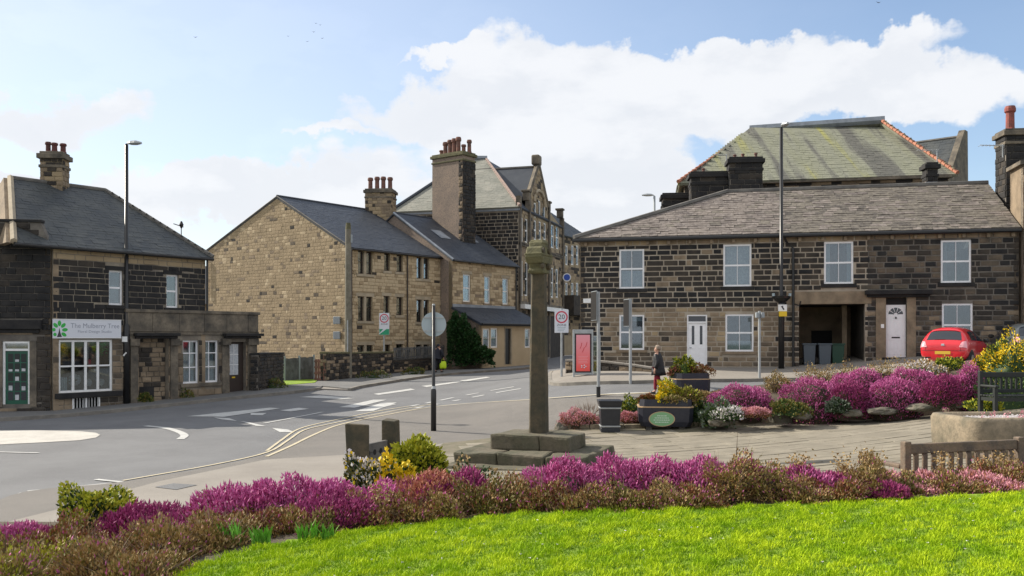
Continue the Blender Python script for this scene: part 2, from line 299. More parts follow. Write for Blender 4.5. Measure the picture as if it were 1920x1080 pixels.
# ------------------------------------------------------------------ object helpers
WL = {}
def wl(o): return WL.get(o.name, Vector((0, 0, 0))) if o is not None else Vector((0, 0, 0))
def tag(o, label=None, cat=None, group=None, kind=None):
    if label: o['label'] = label
    if cat: o['category'] = cat
    if group: o['group'] = group
    if kind: o['kind'] = kind
    return o
def thing(name, label, cat, loc=(0, 0, 0), group=None, local=False):
    o = bpy.data.objects.new(name, None); COL.objects.link(o); o.location = loc; o.empty_display_size = .3
    WL[o.name] = Vector((0, 0, 0)) if local else Vector(loc)
    return tag(o, label, cat, group)
class MB:
    def __init__(s): s.v = []; s.f = []; s.m = []
    def add(s, vs, fs, mi=0):
        b = len(s.v); s.v += [tuple(v) for v in vs]
        for f in fs: s.f.append(tuple(i + b for i in f)); s.m.append(mi)
        return s
    def obox(s, O, U, V, Wv, mi=0):
        O = Vector(O); U = Vector(U); V = Vector(V); Wv = Vector(Wv)
        vs = [O, O + U, O + U + V, O + V, O + Wv, O + U + Wv, O + U + V + Wv, O + V + Wv]
        fs = [(0, 3, 2, 1), (4, 5, 6, 7), (0, 1, 5, 4), (1, 2, 6, 5), (2, 3, 7, 6), (3, 0, 4, 7)]
        if U.cross(V).dot(Wv) < 0: fs = [tuple(reversed(f)) for f in fs]
        return s.add(vs, fs, mi)
    def box(s, x0, x1, y0, y1, z0, z1, mi=0): return s.obox((x0, y0, z0), (x1 - x0, 0, 0), (0, y1 - y0, 0), (0, 0, z1 - z0), mi)
    def tube(s, pts, r, n=8, mi=0, cap=True):
        pts = [Vector(p) for p in pts]; rs = r if isinstance(r, (list, tuple)) else [r] * len(pts); b = len(s.v)
        for i, p in enumerate(pts):
            d = (pts[min(i + 1, len(pts) - 1)] - pts[max(i - 1, 0)]).normalized()
            a = d.orthogonal().normalized() if abs(d.z) < .99 else Vector((1, 0, 0)); a = (a - d * a.dot(d)).normalized(); c = d.cross(a)
            for k in range(n):
                t = 2 * math.pi * (k + .5) / n; s.v.append(tuple(p + (a * math.cos(t) + c * math.sin(t)) * rs[i]))
        for i in range(len(pts) - 1):
            for k in range(n):
                a0 = b + i * n + k; a1 = b + i * n + (k + 1) % n; s.f.append((a0, a1, a1 + n, a0 + n)); s.m.append(mi)
        if cap:
            s.f.append(tuple(b + k for k in reversed(range(n)))); s.m.append(mi)
            s.f.append(tuple(b + (len(pts) - 1) * n + k for k in range(n))); s.m.append(mi)
        return s
    def lathe(s, c, prof, n=16, mi=0, sq=False):
        """profile [(r, z)]; closed top and bottom"""
        c = Vector(c); pts = [(c + Vector((0, 0, z))) for r, z in prof]; b = len(s.v)
        for p, (r, z) in zip(pts, prof):
            for k in range(n):
                t = 2 * math.pi * (k + .5) / n; q = r / math.cos(math.pi / 4) if sq else r
                s.v.append((p.x + math.cos(t) * q, p.y + math.sin(t) * q, p.z))
        for i in range(len(prof) - 1):
            for k in range(n):
                a0 = b + i * n + k; a1 = b + i * n + (k + 1) % n; s.f.append((a0, a1, a1 + n, a0 + n)); s.m.append(mi)
        s.f.append(tuple(b + k for k in reversed(range(n)))); s.m.append(mi)
        s.f.append(tuple(b + (len(prof) - 1) * n + k for k in range(n))); s.m.append(mi)
        return s
    def prism(s, poly, vec, mi=0):
        n = len(poly); vec = Vector(vec); P = [Vector(p) for p in poly]
        nn = Vector((0, 0, 0))
        for i in range(n): nn += P[i].cross(P[(i + 1) % n])
        if nn.dot(vec) > 0: P.reverse()
        vs = P + [p + vec for p in P]; fs = [tuple(range(n)), tuple(reversed(range(n, 2 * n)))] + [((i + 1) % n, i, i + n, (i + 1) % n + n) for i in range(n)]
        return s.add(vs, fs, mi)
    def build(s, name, mats, parent=None, smooth=False, bevel=0, label=None, kind=None):
        me = bpy.data.meshes.new(name); o0 = wl(parent)
        me.from_pydata([(v[0] - o0.x, v[1] - o0.y, v[2] - o0.z) for v in s.v], [], s.f)
        for m in (mats if isinstance(mats, (list, tuple)) else [mats]): me.materials.append(MT[m] if isinstance(m, str) else m)
        if any(s.m): me.polygons.foreach_set('material_index', s.m)
        if smooth: me.polygons.foreach_set('use_smooth', [True] * len(me.polygons))
        o = bpy.data.objects.new(name, me); COL.objects.link(o); WL[o.name] = o0
        if parent is not None: o.parent = parent
        if bevel:
            b = o.modifiers.new('bevel', 'BEVEL'); b.width = bevel; b.segments = 2; b.limit_method = 'ANGLE'; b.angle_limit = math.radians(40)
        if label: o['label'] = label
        if kind: o['kind'] = kind
        return o
def fastmesh(name, V, F, mi, mats, parent=None, kind=None, smooth=False):
    """V (n,3) world coordinates, F (m,3) triangles"""
    o0 = wl(parent); V = np.asarray(V, np.float32) - np.array(o0, np.float32); F = np.asarray(F, np.int32)
    me = bpy.data.meshes.new(name); me.vertices.add(len(V)); me.vertices.foreach_set('co', V.ravel())
    k = F.shape[1]; me.loops.add(F.size); me.loops.foreach_set('vertex_index', F.ravel()); me.polygons.add(len(F))
    me.polygons.foreach_set('loop_start', np.arange(0, F.size, k, dtype=np.int32))
    for m in mats: me.materials.append(MT[m])
    if mi is not None: me.polygons.foreach_set('material_index', np.asarray(mi, np.int32))
    me.polygons.foreach_set('use_smooth', np.full(len(F), bool(smooth)))
    me.update(calc_edges=True); me.validate()
    o = bpy.data.objects.new(name, me); COL.objects.link(o); WL[o.name] = o0
    if parent is not None: o.parent = parent
    if kind: o['kind'] = kind
    return o
def text(s, parent, O, U, Vd, h, m, name='lettering', fit=None, thick=.0):
    """flat lettering centred at O, running along U, up along Vd, cap height h"""
    cu = bpy.data.curves.new('t', 'FONT'); cu.body = s; cu.size = h / .7; cu.align_x = 'CENTER'; cu.align_y = 'CENTER'; cu.resolution_u = 3
    t = bpy.data.objects.new('t', cu); COL.objects.link(t); bpy.context.view_layer.update()
    me = bpy.data.meshes.new_from_object(t); bpy.data.objects.remove(t)
    U = Vector(U).normalized(); Vd = Vector(Vd).normalized(); O = Vector(O) - wl(parent)
    xs = [v.co.x for v in me.vertices]; sx = fit / (max(xs) - min(xs)) if fit and xs else 1
    for v in me.vertices: v.co = O + U * (v.co.x * sx) + Vd * v.co.y
    me.materials.clear(); me.materials.append(MT[m]); me.name = name
    o = bpy.data.objects.new(name, me); COL.objects.link(o); o.parent = parent; WL[o.name] = wl(parent); return o

# ---- pieces: stones, slates, flags. Unit meshes shared between alike pieces
def unit_stone(seed):
    r = random.Random(seed); j = lambda a: r.uniform(-a, a)
    cu, cz = .035, .085
    o = [(j(.012), 0, j(.03)), (1 + j(.012), 0, j(.03)), (1 + j(.012), 0, 1 + j(.03)), (j(.012), 0, 1 + j(.03))]
    m = [(x, -.62 + j(.12), z) for x, _, z in o]
    i = [(cu * (1 + j(.5)), -1 + j(.18), cz * (1 + j(.5))), (1 - cu * (1 + j(.5)), -1 + j(.18), cz * (1 + j(.5))), (1 - cu * (1 + j(.5)), -1 + j(.18), 1 - cz * (1 + j(.5))), (cu * (1 + j(.5)), -1 + j(.18), 1 - cz * (1 + j(.5)))]
    c = [(.5 + j(.15), -1.12 + j(.15), .5 + j(.2))]
    V = o + m + i + c; F = []
    for k in range(4):
        n = (k + 1) % 4; F += [(k, n, n + 4), (k, n + 4, k + 4), (k + 4, n + 4, n + 8), (k + 4, n + 8, k + 8), (k + 8, n + 8, 12)]
    return V, F
def unit_slate(seed):
    r = random.Random(seed); j = lambda a: r.uniform(-a, a)
    V = [(j(.01), j(.05), 0), (1 + j(.01), j(.05), 0), (1, 1, 0), (0, 1, 0), (j(.02), j(.05), 1 + j(.3)), (1 + j(.02), j(.05), 1 + j(.3)), (1, 1, .5), (0, 1, .5)]
    Q = [(4, 5, 6, 7), (0, 1, 5, 4), (1, 2, 6, 5), (2, 3, 7, 6), (3, 0, 4, 7)]
    F = []
    for q in Q: F += [(q[0], q[1], q[2]), (q[0], q[2], q[3])]
    return V, F
UNIT = {'stone': [unit_stone(i) for i in range(8)], 'slate': [unit_slate(i) for i in range(6)]}
UNIT['paving_stone'] = UNIT['slate']
_um = {}
def unit_mesh(kind, v, m):
    k = (kind, v, m)
    if k not in _um:
        me = bpy.data.meshes.new(kind); V, F = UNIT[kind][v]; me.from_pydata(V, [], F); me.materials.append(MT[m]); _um[k] = me
    return _um[k]
class Pieces:
    def __init__(s): s.l = []
    def put(s, kind, O, X, Y, Z, m):
        """columns X, Y, Z are the unit axes scaled"""
        O = Vector(O); c = O + Vector(X) * .5 + Vector(Z) * .5 * (kind == 'stone')
        d = max(c.y, 1); size = Vector(X).length * (Vector(Z).length if kind == 'stone' else Vector(Y).length) / d ** 2
        px = 960 + c.x / d * FOC; py = YH - (c.z - HC) / d * FOC
        if not (-20 < px < 1940 and -20 < py < 1100) : size *= .01
        s.l.append((size, kind, O, Vector(X), Vector(Y), Vector(Z), m, random.randrange(len(UNIT[kind]))))
    def finish(s, parent, nmax=295, rest='stonework'):
        o0 = wl(parent); by = {}
        for p in s.l: by.setdefault(p[1], []).append(p)
        for kind, l in by.items():
            l.sort(key=lambda p: -p[0])
            for p in l[:nmax]:
                _, k, O, X, Y, Z, m, v = p
                o = bpy.data.objects.new(kind, unit_mesh(k, v, m)); COL.objects.link(o); o.parent = parent
                M = Matrix((( X.x, Y.x, Z.x, O.x - o0.x), (X.y, Y.y, Z.y, O.y - o0.y), (X.z, Y.z, Z.z, O.z - o0.z), (0, 0, 0, 1)))
                o.matrix_basis = M
            r = l[nmax:]
            if not r: continue
            mats = sorted({p[6] for p in r}); VV = []; FF = []; MI = []; b = 0
            for _, k, O, X, Y, Z, m, v in r:
                V, F = UNIT[k][v]; V = np.array(V)
                VV.append(V[:, :1] * np.array(X) + V[:, 1:2] * np.array(Y) + V[:, 2:] * np.array(Z) + np.array(O)); F = np.array(F) + b; FF.append(F); MI += [mats.index(m)] * len(F); b += len(V)
            nm = {'stone': 'stonework', 'slate': 'slating', 'paving_stone': 'paving'}[kind]
            fastmesh(nm, np.concatenate(VV), np.concatenate(FF), MI, mats, parent, 'stuff')

class Fr:
    """a wall plane from plan point A to B (left to right as seen), outward normal n"""
    def __init__(s, A, B):
        s.A = Vector((A[0], A[1], 0)); d = Vector((B[0], B[1], 0)) - s.A; s.L = d.length; s.u = d.normalized(); s.n = Vector((s.u.y, -s.u.x, 0))
    def P(s, u, z, out=0): return s.A + s.u * u + s.n * out + Vector((0, 0, z))
    def pix(s, px, py):
        D = Vector(((px - 960) / FOC, 1, (YH - py) / FOC)); t = s.A.dot(s.n) / D.dot(s.n); p = D * t
        return (p - s.A).dot(s.u), HC + p.z
    def rect(s, x0, y0, x1, y1):
        mx, my = (x0 + x1) / 2, (y0 + y1) / 2
        return [s.pix(x0, my)[0], s.pix(mx, y1)[1], s.pix(x1, my)[0], s.pix(mx, y0)[1]]   # u0, z0, u1, z1
    def ubox(s, mb, u0, z0, u1, z1, o0, o1, mi=0):
        return mb.obox(s.P(u0, z0, o0), s.u * (u1 - u0), s.n * (o1 - o0), (0, 0, z1 - z0), mi)
def core(fr, poly, holes, parent, m, name='wall', thick=.3, out=0):
    bm = bmesh.new(); vs = [bm.verts.new(fr.P(u, z, out)) for u, z in poly]; bm.faces.new(vs)
    for h in holes:
        for co, no in ((fr.P(h[0], 0), fr.u), (fr.P(h[2], 0), fr.u), (Vector((0, 0, h[1])), Vector((0, 0, 1))), (Vector((0, 0, h[3])), Vector((0, 0, 1)))):
            bmesh.ops.bisect_plane(bm, geom=bm.verts[:] + bm.edges[:] + bm.faces[:], plane_co=co, plane_no=no, dist=1e-5)
    kill = []
    for f in bm.faces:
        c = f.calc_center_median(); u = (c - fr.A).dot(fr.u)
        if any(h[0] < u < h[2] and h[1] < c.z < h[3] for h in holes): kill.append(f)
    bmesh.ops.delete(bm, geom=kill, context='FACES')
    bm.normal_update()
    bm.faces.ensure_lookup_table()
    if bm.faces and bm.faces[0].normal.dot(fr.n) < 0: bmesh.ops.reverse_faces(bm, faces=bm.faces[:])
    r = bmesh.ops.extrude_face_region(bm, geom=bm.faces[:], use_keep_orig=True)
    bmesh.ops.translate(bm, verts=[g for g in r['geom'] if isinstance(g, bmesh.types.BMVert)], vec=-fr.n * thick)
    o0 = wl(parent); bmesh.ops.translate(bm, verts=bm.verts[:], vec=-o0)
    bmesh.ops.recalc_face_normals(bm, faces=bm.faces[:])
    me = bpy.data.meshes.new(name); bm.to_mesh(me); bm.free(); me.materials.append(MT[m])
    o = bpy.data.objects.new(name, me); COL.objects.link(o); o.parent = parent; WL[o.name] = o0; return o
def stones(fr, P, u0, u1, zb, zt, holes, ch, lens, pal, joint=.022, depth=.035, out=0.0):
    """coursed stone between u0..u1; zb, zt numbers or functions of u"""
    fb = zb if callable(zb) else (lambda u: zb); ft = zt if callable(zt) else (lambda u: zt)
    zmin = min(fb(u0), fb(u1), fb((u0 + u1) / 2)) - .05; zmax = max(ft(u0 + (u1 - u0) * k / 8) for k in range(9)); z = zmin
    while z < zmax:
        h = ch * random.uniform(.86, 1.14); z1 = z + h; u = u0 - random.uniform(0, .5) * lens[1]
        while u < u1:
            le = random.uniform(*lens)
            if random.random() < .15: le *= .55
            a, b = max(u, u0), min(u + le, u1); u += le
            segs = [(a + joint / 2, b - joint / 2, z + joint / 2, z1 - joint / 2)]
            for hh in holes:
                ns = []
                for (p, q, r, s_) in segs:
                    if q <= hh[0] or p >= hh[2] or s_ <= hh[1] or r >= hh[3]: ns.append((p, q, r, s_)); continue
                    ov = min(s_, hh[3]) - max(r, hh[1])
                    if ov < .35 * (s_ - r):
                        if r < hh[1]: ns.append((p, q, r, min(s_, hh[1])))
                        else: ns.append((p, q, max(r, hh[3]), s_))
                        continue
                    if p < hh[0]: ns.append((p, min(q, hh[0]), r, s_))
                    if q > hh[2]: ns.append((max(p, hh[2]), q, r, s_))
                segs = ns
            for (p, q, r, s_) in segs:
                t = min(ft(p), ft(q)) - .01; bt = max(fb(p), fb(q)) - .3
                s2 = min(s_, t)
                if q - p < .07 or s2 - r < .055 or s2 < bt: continue
                m = pal((p + q) / 2, (r + s2) / 2)
                P.put('stone', fr.P(p, r, out), fr.u * (q - p), -fr.n * depth * random.uniform(.6, 1.3), (0, 0, s2 - r), m)
        z = z1
def window(fr, par, R, fw=.055, us=(.5,), zs=(.5,), m='upvc', rec=.10, curt=None, sill=None, lintel=None, bar=.028, zbar=None, top=None, name='window', label=None, single=False):
    """R = u0,z0,u1,z1 opening; us / zs = fractions of bars"""
    u0, z0, u1, z1 = R; a = -rec; b = a - .06; mb = MB()
    for q in ((u0, z0, u0 + fw, z1), (u1 - fw, z0, u1, z1), (u0 + fw, z0, u1 - fw, z0 + fw), (u0 + fw, z1 - fw, u1 - fw, z1)): fr.ubox(mb, *q, b, a)
    wf = mb.build(name, m, par, label=label)
    iu0, iu1, iz0, iz1 = u0 + fw, u1 - fw, z0 + fw, z1 - fw
    U = [iu0] + [iu0 + (iu1 - iu0) * k for k in us] + [iu1]; Z = [iz0] + [iz0 + (iz1 - iz0) * k for k in zs] + [iz1]
    zb = zbar or bar
    for k in Z[1:-1]: fr.ubox(q := MB(), iu0, k - zb / 2, iu1, k + zb / 2, b + .008, a + .004); q.build('transom', m, wf)
    for k in U[1:-1]: fr.ubox(q := MB(), k - bar / 2, iz0, k + bar / 2, iz1, b + .01, a - .002); q.build('glazing_bar', m, wf)
    if single: U = [U[0], U[-1]]; Z = [Z[0], Z[-1]]
    for i in range(len(U) - 1):
        for j in range(len(Z) - 1):
            q = MB(); e = .006 + (bar / 2 if not single else 0)
            fr.ubox(q, U[i] + (e if i else 0), Z[j] + (e if j else 0), U[i + 1] - (e if i < len(U) - 2 else 0), Z[j + 1] - (e if j < len(Z) - 2 else 0), b + .02, b + .026); q.build('pane', 'glass', wf)
    if curt:
        q = MB(); n = 14
        for (cu0, cu1, cz0, cz1, cm) in curt:
            q = MB(); A0 = iu0 + (iu1 - iu0) * cu0; A1 = iu0 + (iu1 - iu0) * cu1; B0 = iz0 + (iz1 - iz0) * cz0; B1 = iz0 + (iz1 - iz0) * cz1
            vs = []; 
            for i in range(n + 1):
                uu = A0 + (A1 - A0) * i / n; o = b - .10 + .02 * (i % 2) + random.uniform(-.008, .008)
                vs += [fr.P(uu, B0, o), fr.P(uu, B1, o)]
            q.add(vs, [(2 * i, 2 * i + 2, 2 * i + 3, 2 * i + 1) for i in range(n)])
            q.build('curtain', cm, wf)
    if sill: fr.ubox(q := MB(), u0 - .12, z0 - sill[0], u1 + .12, z0 - .002, -.2, .07); q.build('sill', sill[1], par, bevel=.008)
    if lintel: fr.ubox(q := MB(), u0 - .14, z1 + .002, u1 + .14, z1 + lintel[0], -.2, .03); q.build('lintel', lintel[1], par, bevel=.008)
    return wf
def reserve(R, sill=0, lintel=0, du=.0):
    l = [list(R)]
    if sill: l.append([R[0] - .13, R[1] - sill, R[2] + .13, R[1]])
    if lintel: l.append([R[0] - .15, R[3], R[2] + .15, R[3] + lintel])
    return l
def roofplane(P, par, E0, E1, R1, R0, m, w=.32, g=.22, thick=.03, backm='slate', name='roof', out=.0, pal=None):
    """slated plane: eave E0->E1, ridge R0->R1 (left to right as seen)"""
    E0, E1, R0, R1 = map(Vector, (E0, E1, R0, R1)); s = (E1 - E0).normalized(); up = ((R0 + R1) / 2 - (E0 + E1) / 2); nn = s.cross(up).normalized()
    if nn.z < 0: nn = -nn
    t = nn.cross(s).normalized()
    if t.z < 0: t = -t
    tri = (R1 - R0).length < .01
    fl_n = s.cross(up).normalized()
    if fl_n.z < 0: fl_n = -fl_n
    pz = lambda q: Vector((q.x, q.y, E0.z - ((q.x - E0.x) * fl_n.x + (q.y - E0.y) * fl_n.y) / fl_n.z))
    R0 = pz(R0); R1 = pz(R1)
    poly = [E0, E1, R1, R0] if not tri else [E0, E1, R1]
    MB().prism(poly, -nn * .12).build(name, backm, par)
    T0 = (R0 - E0).dot(t); s0 = (R0 - E0).dot(s); T1 = (R1 - E0).dot(t); s1 = (R1 - E0).dot(s); Ls = (E1 - E0).dot(s)
    T = min(T0, T1); n = int(T / g)
    for k in range(n + 1):
        tt = k * g
        if tt > T - .03: break
        a = s0 * tt / T0; b = Ls + (s1 - Ls) * tt / T1; gg = min(g * 1.25, T - tt)
        u = a - random.uniform(0, w)
        while u < b:
            ww = w * random.uniform(.75, 1.25); p, q = max(u, a), min(u + ww, b); u += ww
            if q - p < .05: continue
            th = thick * random.uniform(.7, 1.3)
            O = E0 + s * (p + .004) + t * tt + nn * .012
            T2 = (t * gg)
            P.put('slate', O, s * (q - p - .008), T2, s.cross(t).normalized() * th * (1 if s.cross(t).dot(nn) > 0 else -1), pal((p + q) / 2, tt) if pal else m)
def chimney(par, c, U, wu, wv, z0, z1, m_core, pal, pots, cap=True, potm='pot', P=None, ch=.24, lens=(.35, .6), name='chimney', capm='ashlar', poth=.6, potr=.14, faces=None):
    """stack with corner c, U unit direction of the front face (left->right), wu wide, wv deep (backwards)"""
    U = Vector(U).normalized(); V = Vector((-U.y, U.x, 0)); c = Vector((c[0], c[1], 0)); mb = MB()
    mb.obox(c + Vector((0, 0, z0)), U * wu, V * wv, (0, 0, z1 - z0)); ck = mb.build(name, m_core, par)
    if P is not None:
        A = Fr(c, c + U * wu); stones(A, P, .0, wu, z0, z1, [], ch, lens, pal, depth=.03)
        cr = c + U * wu; B = Fr(cr, cr + V * wv); stones(B, P, .0, wv, z0, z1, [], ch, lens, pal, depth=.03)
        cl = c + V * wv; B = Fr(cl, c); stones(B, P, .0, wv, z0, z1, [], ch, lens, pal, depth=.03)
    if cap:
        q = MB(); q.obox(c - U * .06 - V * .06 + Vector((0, 0, z1 - .45)), U * (wu + .12), V * (wv + .12), (0, 0, .12)); q.obox(c - U * .12 - V * .12 + Vector((0, 0, z1 - .08)), U * (wu + .24), V * (wv + .24), (0, 0, .2))
        q.obox(c - U * .03 - V * .03 + Vector((0, 0, z1 + .12)), U * (wu + .06), V * (wv + .06), (0, 0, .10)); q.build('chimney_cap', capm, ck, bevel=.02)
    for (fu, fv, hh, rr) in pots:
        p = c + U * wu * fu + V * wv * fv + Vector((0, 0, z1 + (.2 if cap else 0)))
        MB().lathe(p, [(rr * 1.15, -.05), (rr * 1.1, .06), (rr * .9, .1), (rr * .85, hh * .72), (rr * 1.15, hh * .78), (rr * 1.15, hh * .9), (rr * .95, hh), (rr * .7, hh), (rr * .7, hh * .8)], 12).build('chimney_pot', potm, ck, smooth=False)
    return ck
# ------------------------------------------------------------------ ground, roads, pavements
def gridmesh(name, xs, ys, zf, m, kind='structure', keep=None):
    X, Y = np.meshgrid(xs, ys); Z = zf(X, Y); V = np.c_[X.ravel(), Y.ravel(), Z.ravel()]; nx = len(xs); ny = len(ys)
    i = np.arange(nx * ny).reshape(ny, nx); F = np.c_[i[:-1, :-1].ravel(), i[:-1, 1:].ravel(), i[1:, 1:].ravel(), i[1:, :-1].ravel()]
    if keep is not None:
        c = V[F].mean(1); F = F[keep(c[:, 0], c[:, 1])]
        us = np.unique(F); mp = np.zeros(len(V), int); mp[us] = np.arange(len(us)); V = V[us]; F = mp[F]
    return fastmesh(name, V, F, None, [m], None, kind, smooth=True)
_e = [-3000, -1200, -500, -250, -140]; _g = list(np.arange(-100, 101, 4.0)) + [140, 250, 500, 1200, 3000]
gridmesh('ground', np.array(_e + _g), np.array([-300, -120, -60] + list(np.arange(-40, 160, 4.0)) + [170, 250, 500, 1200, 3000, 5000]), lambda x, y: GN(x, y) - .12 - .7 * ((np.abs(x) < 31) & (y > 9) & (y < 104)), 'grassf')
gridmesh('road', np.arange(-34, 34.1, .75), np.arange(7, 110, .75), lambda x, y: GN(x, y), 'asphalt')
def sheet(name, pts, off, m, side=.0, step=.75, kind='structure', zf=None, parent=None):
    """flat region of the ground raised by off, with a skirt down of depth side"""
    bm = bmesh.new(); vs = [bm.verts.new((p[0], p[1], 0)) for p in pts]; bm.faces.new(vs)
    xs = [p[0] for p in pts]; ys = [p[1] for p in pts]
    for a0, a1, no, ax in ((min(xs), max(xs), (1, 0, 0), 0), (min(ys), max(ys), (0, 1, 0), 1)):
        t = math.ceil(a0 / step) * step
        while t < a1:
            co = [0, 0, 0]; co[ax] = t; bmesh.ops.bisect_plane(bm, geom=bm.verts[:] + bm.edges[:] + bm.faces[:], plane_co=co, plane_no=no, dist=1e-5); t += step
    bmesh.ops.triangulate(bm, faces=[f for f in bm.faces if len(f.verts) > 4])
    if side:
        be = [e for e in bm.edges if len(e.link_faces) == 1]; r = bmesh.ops.extrude_edge_only(bm, edges=be)
        low = {v for v in r['geom'] if isinstance(v, bmesh.types.BMVert)}
    else: low = set()
    bm.verts.ensure_lookup_table()
    z = (zf or (lambda x, y: GN(x, y)))(np.array([v.co.x for v in bm.verts]), np.array([v.co.y for v in bm.verts]))
    for v, zz in zip(bm.verts, z): v.co.z = zz + off - (side if v in low else 0)
    bmesh.ops.recalc_face_normals(bm, faces=bm.faces[:])
    me = bpy.data.meshes.new(name); bm.to_mesh(me); bm.free(); me.materials.append(MT[m])
    o = bpy.data.objects.new(name, me); COL.objects.link(o)
    if kind: o['kind'] = kind
    if parent: o.parent = parent; 
    return o
def GP(l): return [tuple(gp(*p))[:2] for p in l]
def dens(pts, st=.5):
    out = []
    for a, b in zip(pts[:-1], pts[1:]):
        a = Vector(a[:2]); b = Vector(b[:2]); n = max(1, int((b - a).length / st))
        out += [a.lerp(b, k / n) for k in range(n)]
    return out + [Vector(pts[-1][:2])]
def smooth_line(pts, n=6):
    P = [Vector(p[:2]) for p in pts]; P = [P[0] * 2 - P[1]] + P + [P[-1] * 2 - P[-2]]; out = []
    for i in range(1, len(P) - 2):
        for k in range(n):
            t = k / n; a, b, c, d = P[i - 1:i + 3]
            out.append(.5 * ((2 * b) + (c - a) * t + (2 * a - 5 * b + 4 * c - d) * t * t + (3 * b - a - 3 * c + d) * t ** 3))
    return out + [P[-2]]
def strip(name, pts, w, off, m, h=0, kind='structure', side=0, dash=None, parent=None):
    """ribbon of width w along plan points; h = height of a kerb's face below"""
    P = dens(pts, .4); mb = MB(); acc = 0; L = []
    for i, p in enumerate(P):
        d = (P[min(i + 1, len(P) - 1)] - P[max(i - 1, 0)]).normalized(); n = Vector((-d.y, d.x))
        a = p + n * (w * (.5 + side)); b = p - n * (w * (.5 - side)); za, zb = G(a.x, a.y) + off, G(b.x, b.y) + off
        L.append((Vector((a.x, a.y, za)), Vector((b.x, b.y, zb))))
    for i in range(len(L) - 1):
        seg = (P[i + 1] - P[i]).length; acc += seg
        if dash and (acc % (dash[0] + dash[1])) > dash[0]: continue
        a, b = L[i]; c, d = L[i + 1]
        if h:
            q = Vector((0, 0, -h)); mb.add([a, b, d, c, a + q, b + q, d + q, c + q], [(0, 1, 2, 3), (0, 4, 5, 1), (2, 6, 7, 3), (1, 5, 6, 2), (3, 7, 4, 0)])
        else: mb.add([a, b, d, c], [(0, 1, 2, 3)])
    return mb.build(name, m, parent, kind=kind)
# left pavement under the shop fronts and along the far side of the street
kerbL = smooth_line(GP([(-260, 800), (0, 790), (200, 775), (400, 753), (540, 739), (600, 731)]), 4)
backL = GP([(640, 705), (480, 728), (300, 745), (100, 765), (-260, 775)])
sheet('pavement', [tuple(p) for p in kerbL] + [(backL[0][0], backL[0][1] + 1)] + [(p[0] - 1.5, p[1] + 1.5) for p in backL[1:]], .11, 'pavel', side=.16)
strip('kerb', kerbL, .14, .122, 'kerb', h=.16)
kerbF = smooth_line(GP([(655, 733), (690, 725), (809, 707), (900, 699), (991, 692), (1010, 684), (1030, 672)]), 4)
bf = [(p.x - 3.4, p.y + 3.2) for p in reversed(kerbF)]
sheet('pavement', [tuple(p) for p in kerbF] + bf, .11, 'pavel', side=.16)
strip('kerb', kerbF, .14, .122, 'kerb', h=.16)
sheet('driveway', GP([(600, 731), (655, 733)]) + [(p[0], p[1]) for p in GP([(640, 712), (606, 718)])] + [(-12, 52), (-14.5, 47)], .06, 'pave', side=.1)
sheet('grass_verge', GP([(531, 727), (590, 722), (598, 716), (531, 716)]) + [(-12.5, 47), (-13.2, 44)], .13, 'grassb', side=.1)
# right-hand side: pavement before the cottages, low kerb of the side street
kerbR = smooth_line(GP([(1034, 700), (1030, 712), (1042, 722), (1100, 721), (1200, 719), (1330, 716), (1480, 714), (1650, 712), (2000, 706)]), 4)
sheet('pavement', [tuple(p) for p in kerbR] + [(26, 42), (8, 46), (3.4, 48)], .11, 'pave', side=.16)
strip('kerb', kerbR, .16, .122, 'kerb', h=.16)
# near footway: tarmac apron between the street and the paved square
edge = smooth_line(GP([(-260, 1000), (-60, 962), (50, 923), (230, 905), (400, 876), (500, 853), (545, 828), (580, 806), (640, 794), (720, 775), (810, 764), (900, 756), (1000, 750), (1120, 744), (1330, 737)]), 4)
sheet('footway', [tuple(p) for p in edge] + [(11, 27), (12, 12), (-2, 9), (-14, 9)], .02, 'tarmac', side=.05)
sheet('pale_footway', GP([(-200, 1040), (0, 986), (110, 958), (300, 905), (500, 864), (600, 858), (740, 850), (832, 833), (917, 824), (1050, 806)]) + [(4, 20), (4, 11), (-4, 10), (-9, 10)], .032, 'pave')
# road paint
def poly_mark(pts, m='whitel', off=.012, name='road_marking'): return sheet(name, GP(pts), off, m, step=.75)
yl = dict(off=.013, m='yellowl')
ed = [(60, 921), (230, 903), (400, 873), (500, 850), (540, 827), (570, 808), (620, 796), (700, 779), (770, 766), (810, 759)]
strip('edge_line', smooth_line(GP([(x, y - 1) for x, y in ed][1:]), 4), .075, .014, 'yellowl')
strip('edge_line', smooth_line(GP([(500, 846), (530, 824), (560, 805), (610, 792), (700, 773), (773, 761)]), 4), .075, .014, 'yellowl')
strip('edge_line', smooth_line(GP([(500, 858), (545, 838), (590, 816), (640, 797), (720, 780), (812, 764), (900, 756), (1000, 750), (1160, 740), (1300, 735)]), 4), .09, .030, 'yellowl')
strip('give_way_line', smooth_line(GP([(770, 762), (850, 746), (920, 733), (985, 722)]), 3), .18, .014, 'whitel', dash=(.8, .5))
strip('give_way_line', smooth_line(GP([(778, 766), (862, 750), (930, 737), (1000, 725)]), 3), .18, .014, 'whitel', dash=(.8, .5))
poly_mark([(150, 924), (152, 921), (232, 905), (230, 908)])
strip('road_marking', GP([(52, 922), (210, 907)]), .12, .014, 'whitel'); strip('road_marking', GP([(-20, 950), (46, 925)]), .16, .014, 'whitel')
strip('road_marking', GP([(180, 900), (228, 905)]), .12, .016, 'whitel'); strip('road_marking', GP([(-60, 847), (72, 850)]), .12, .014, 'whitel')
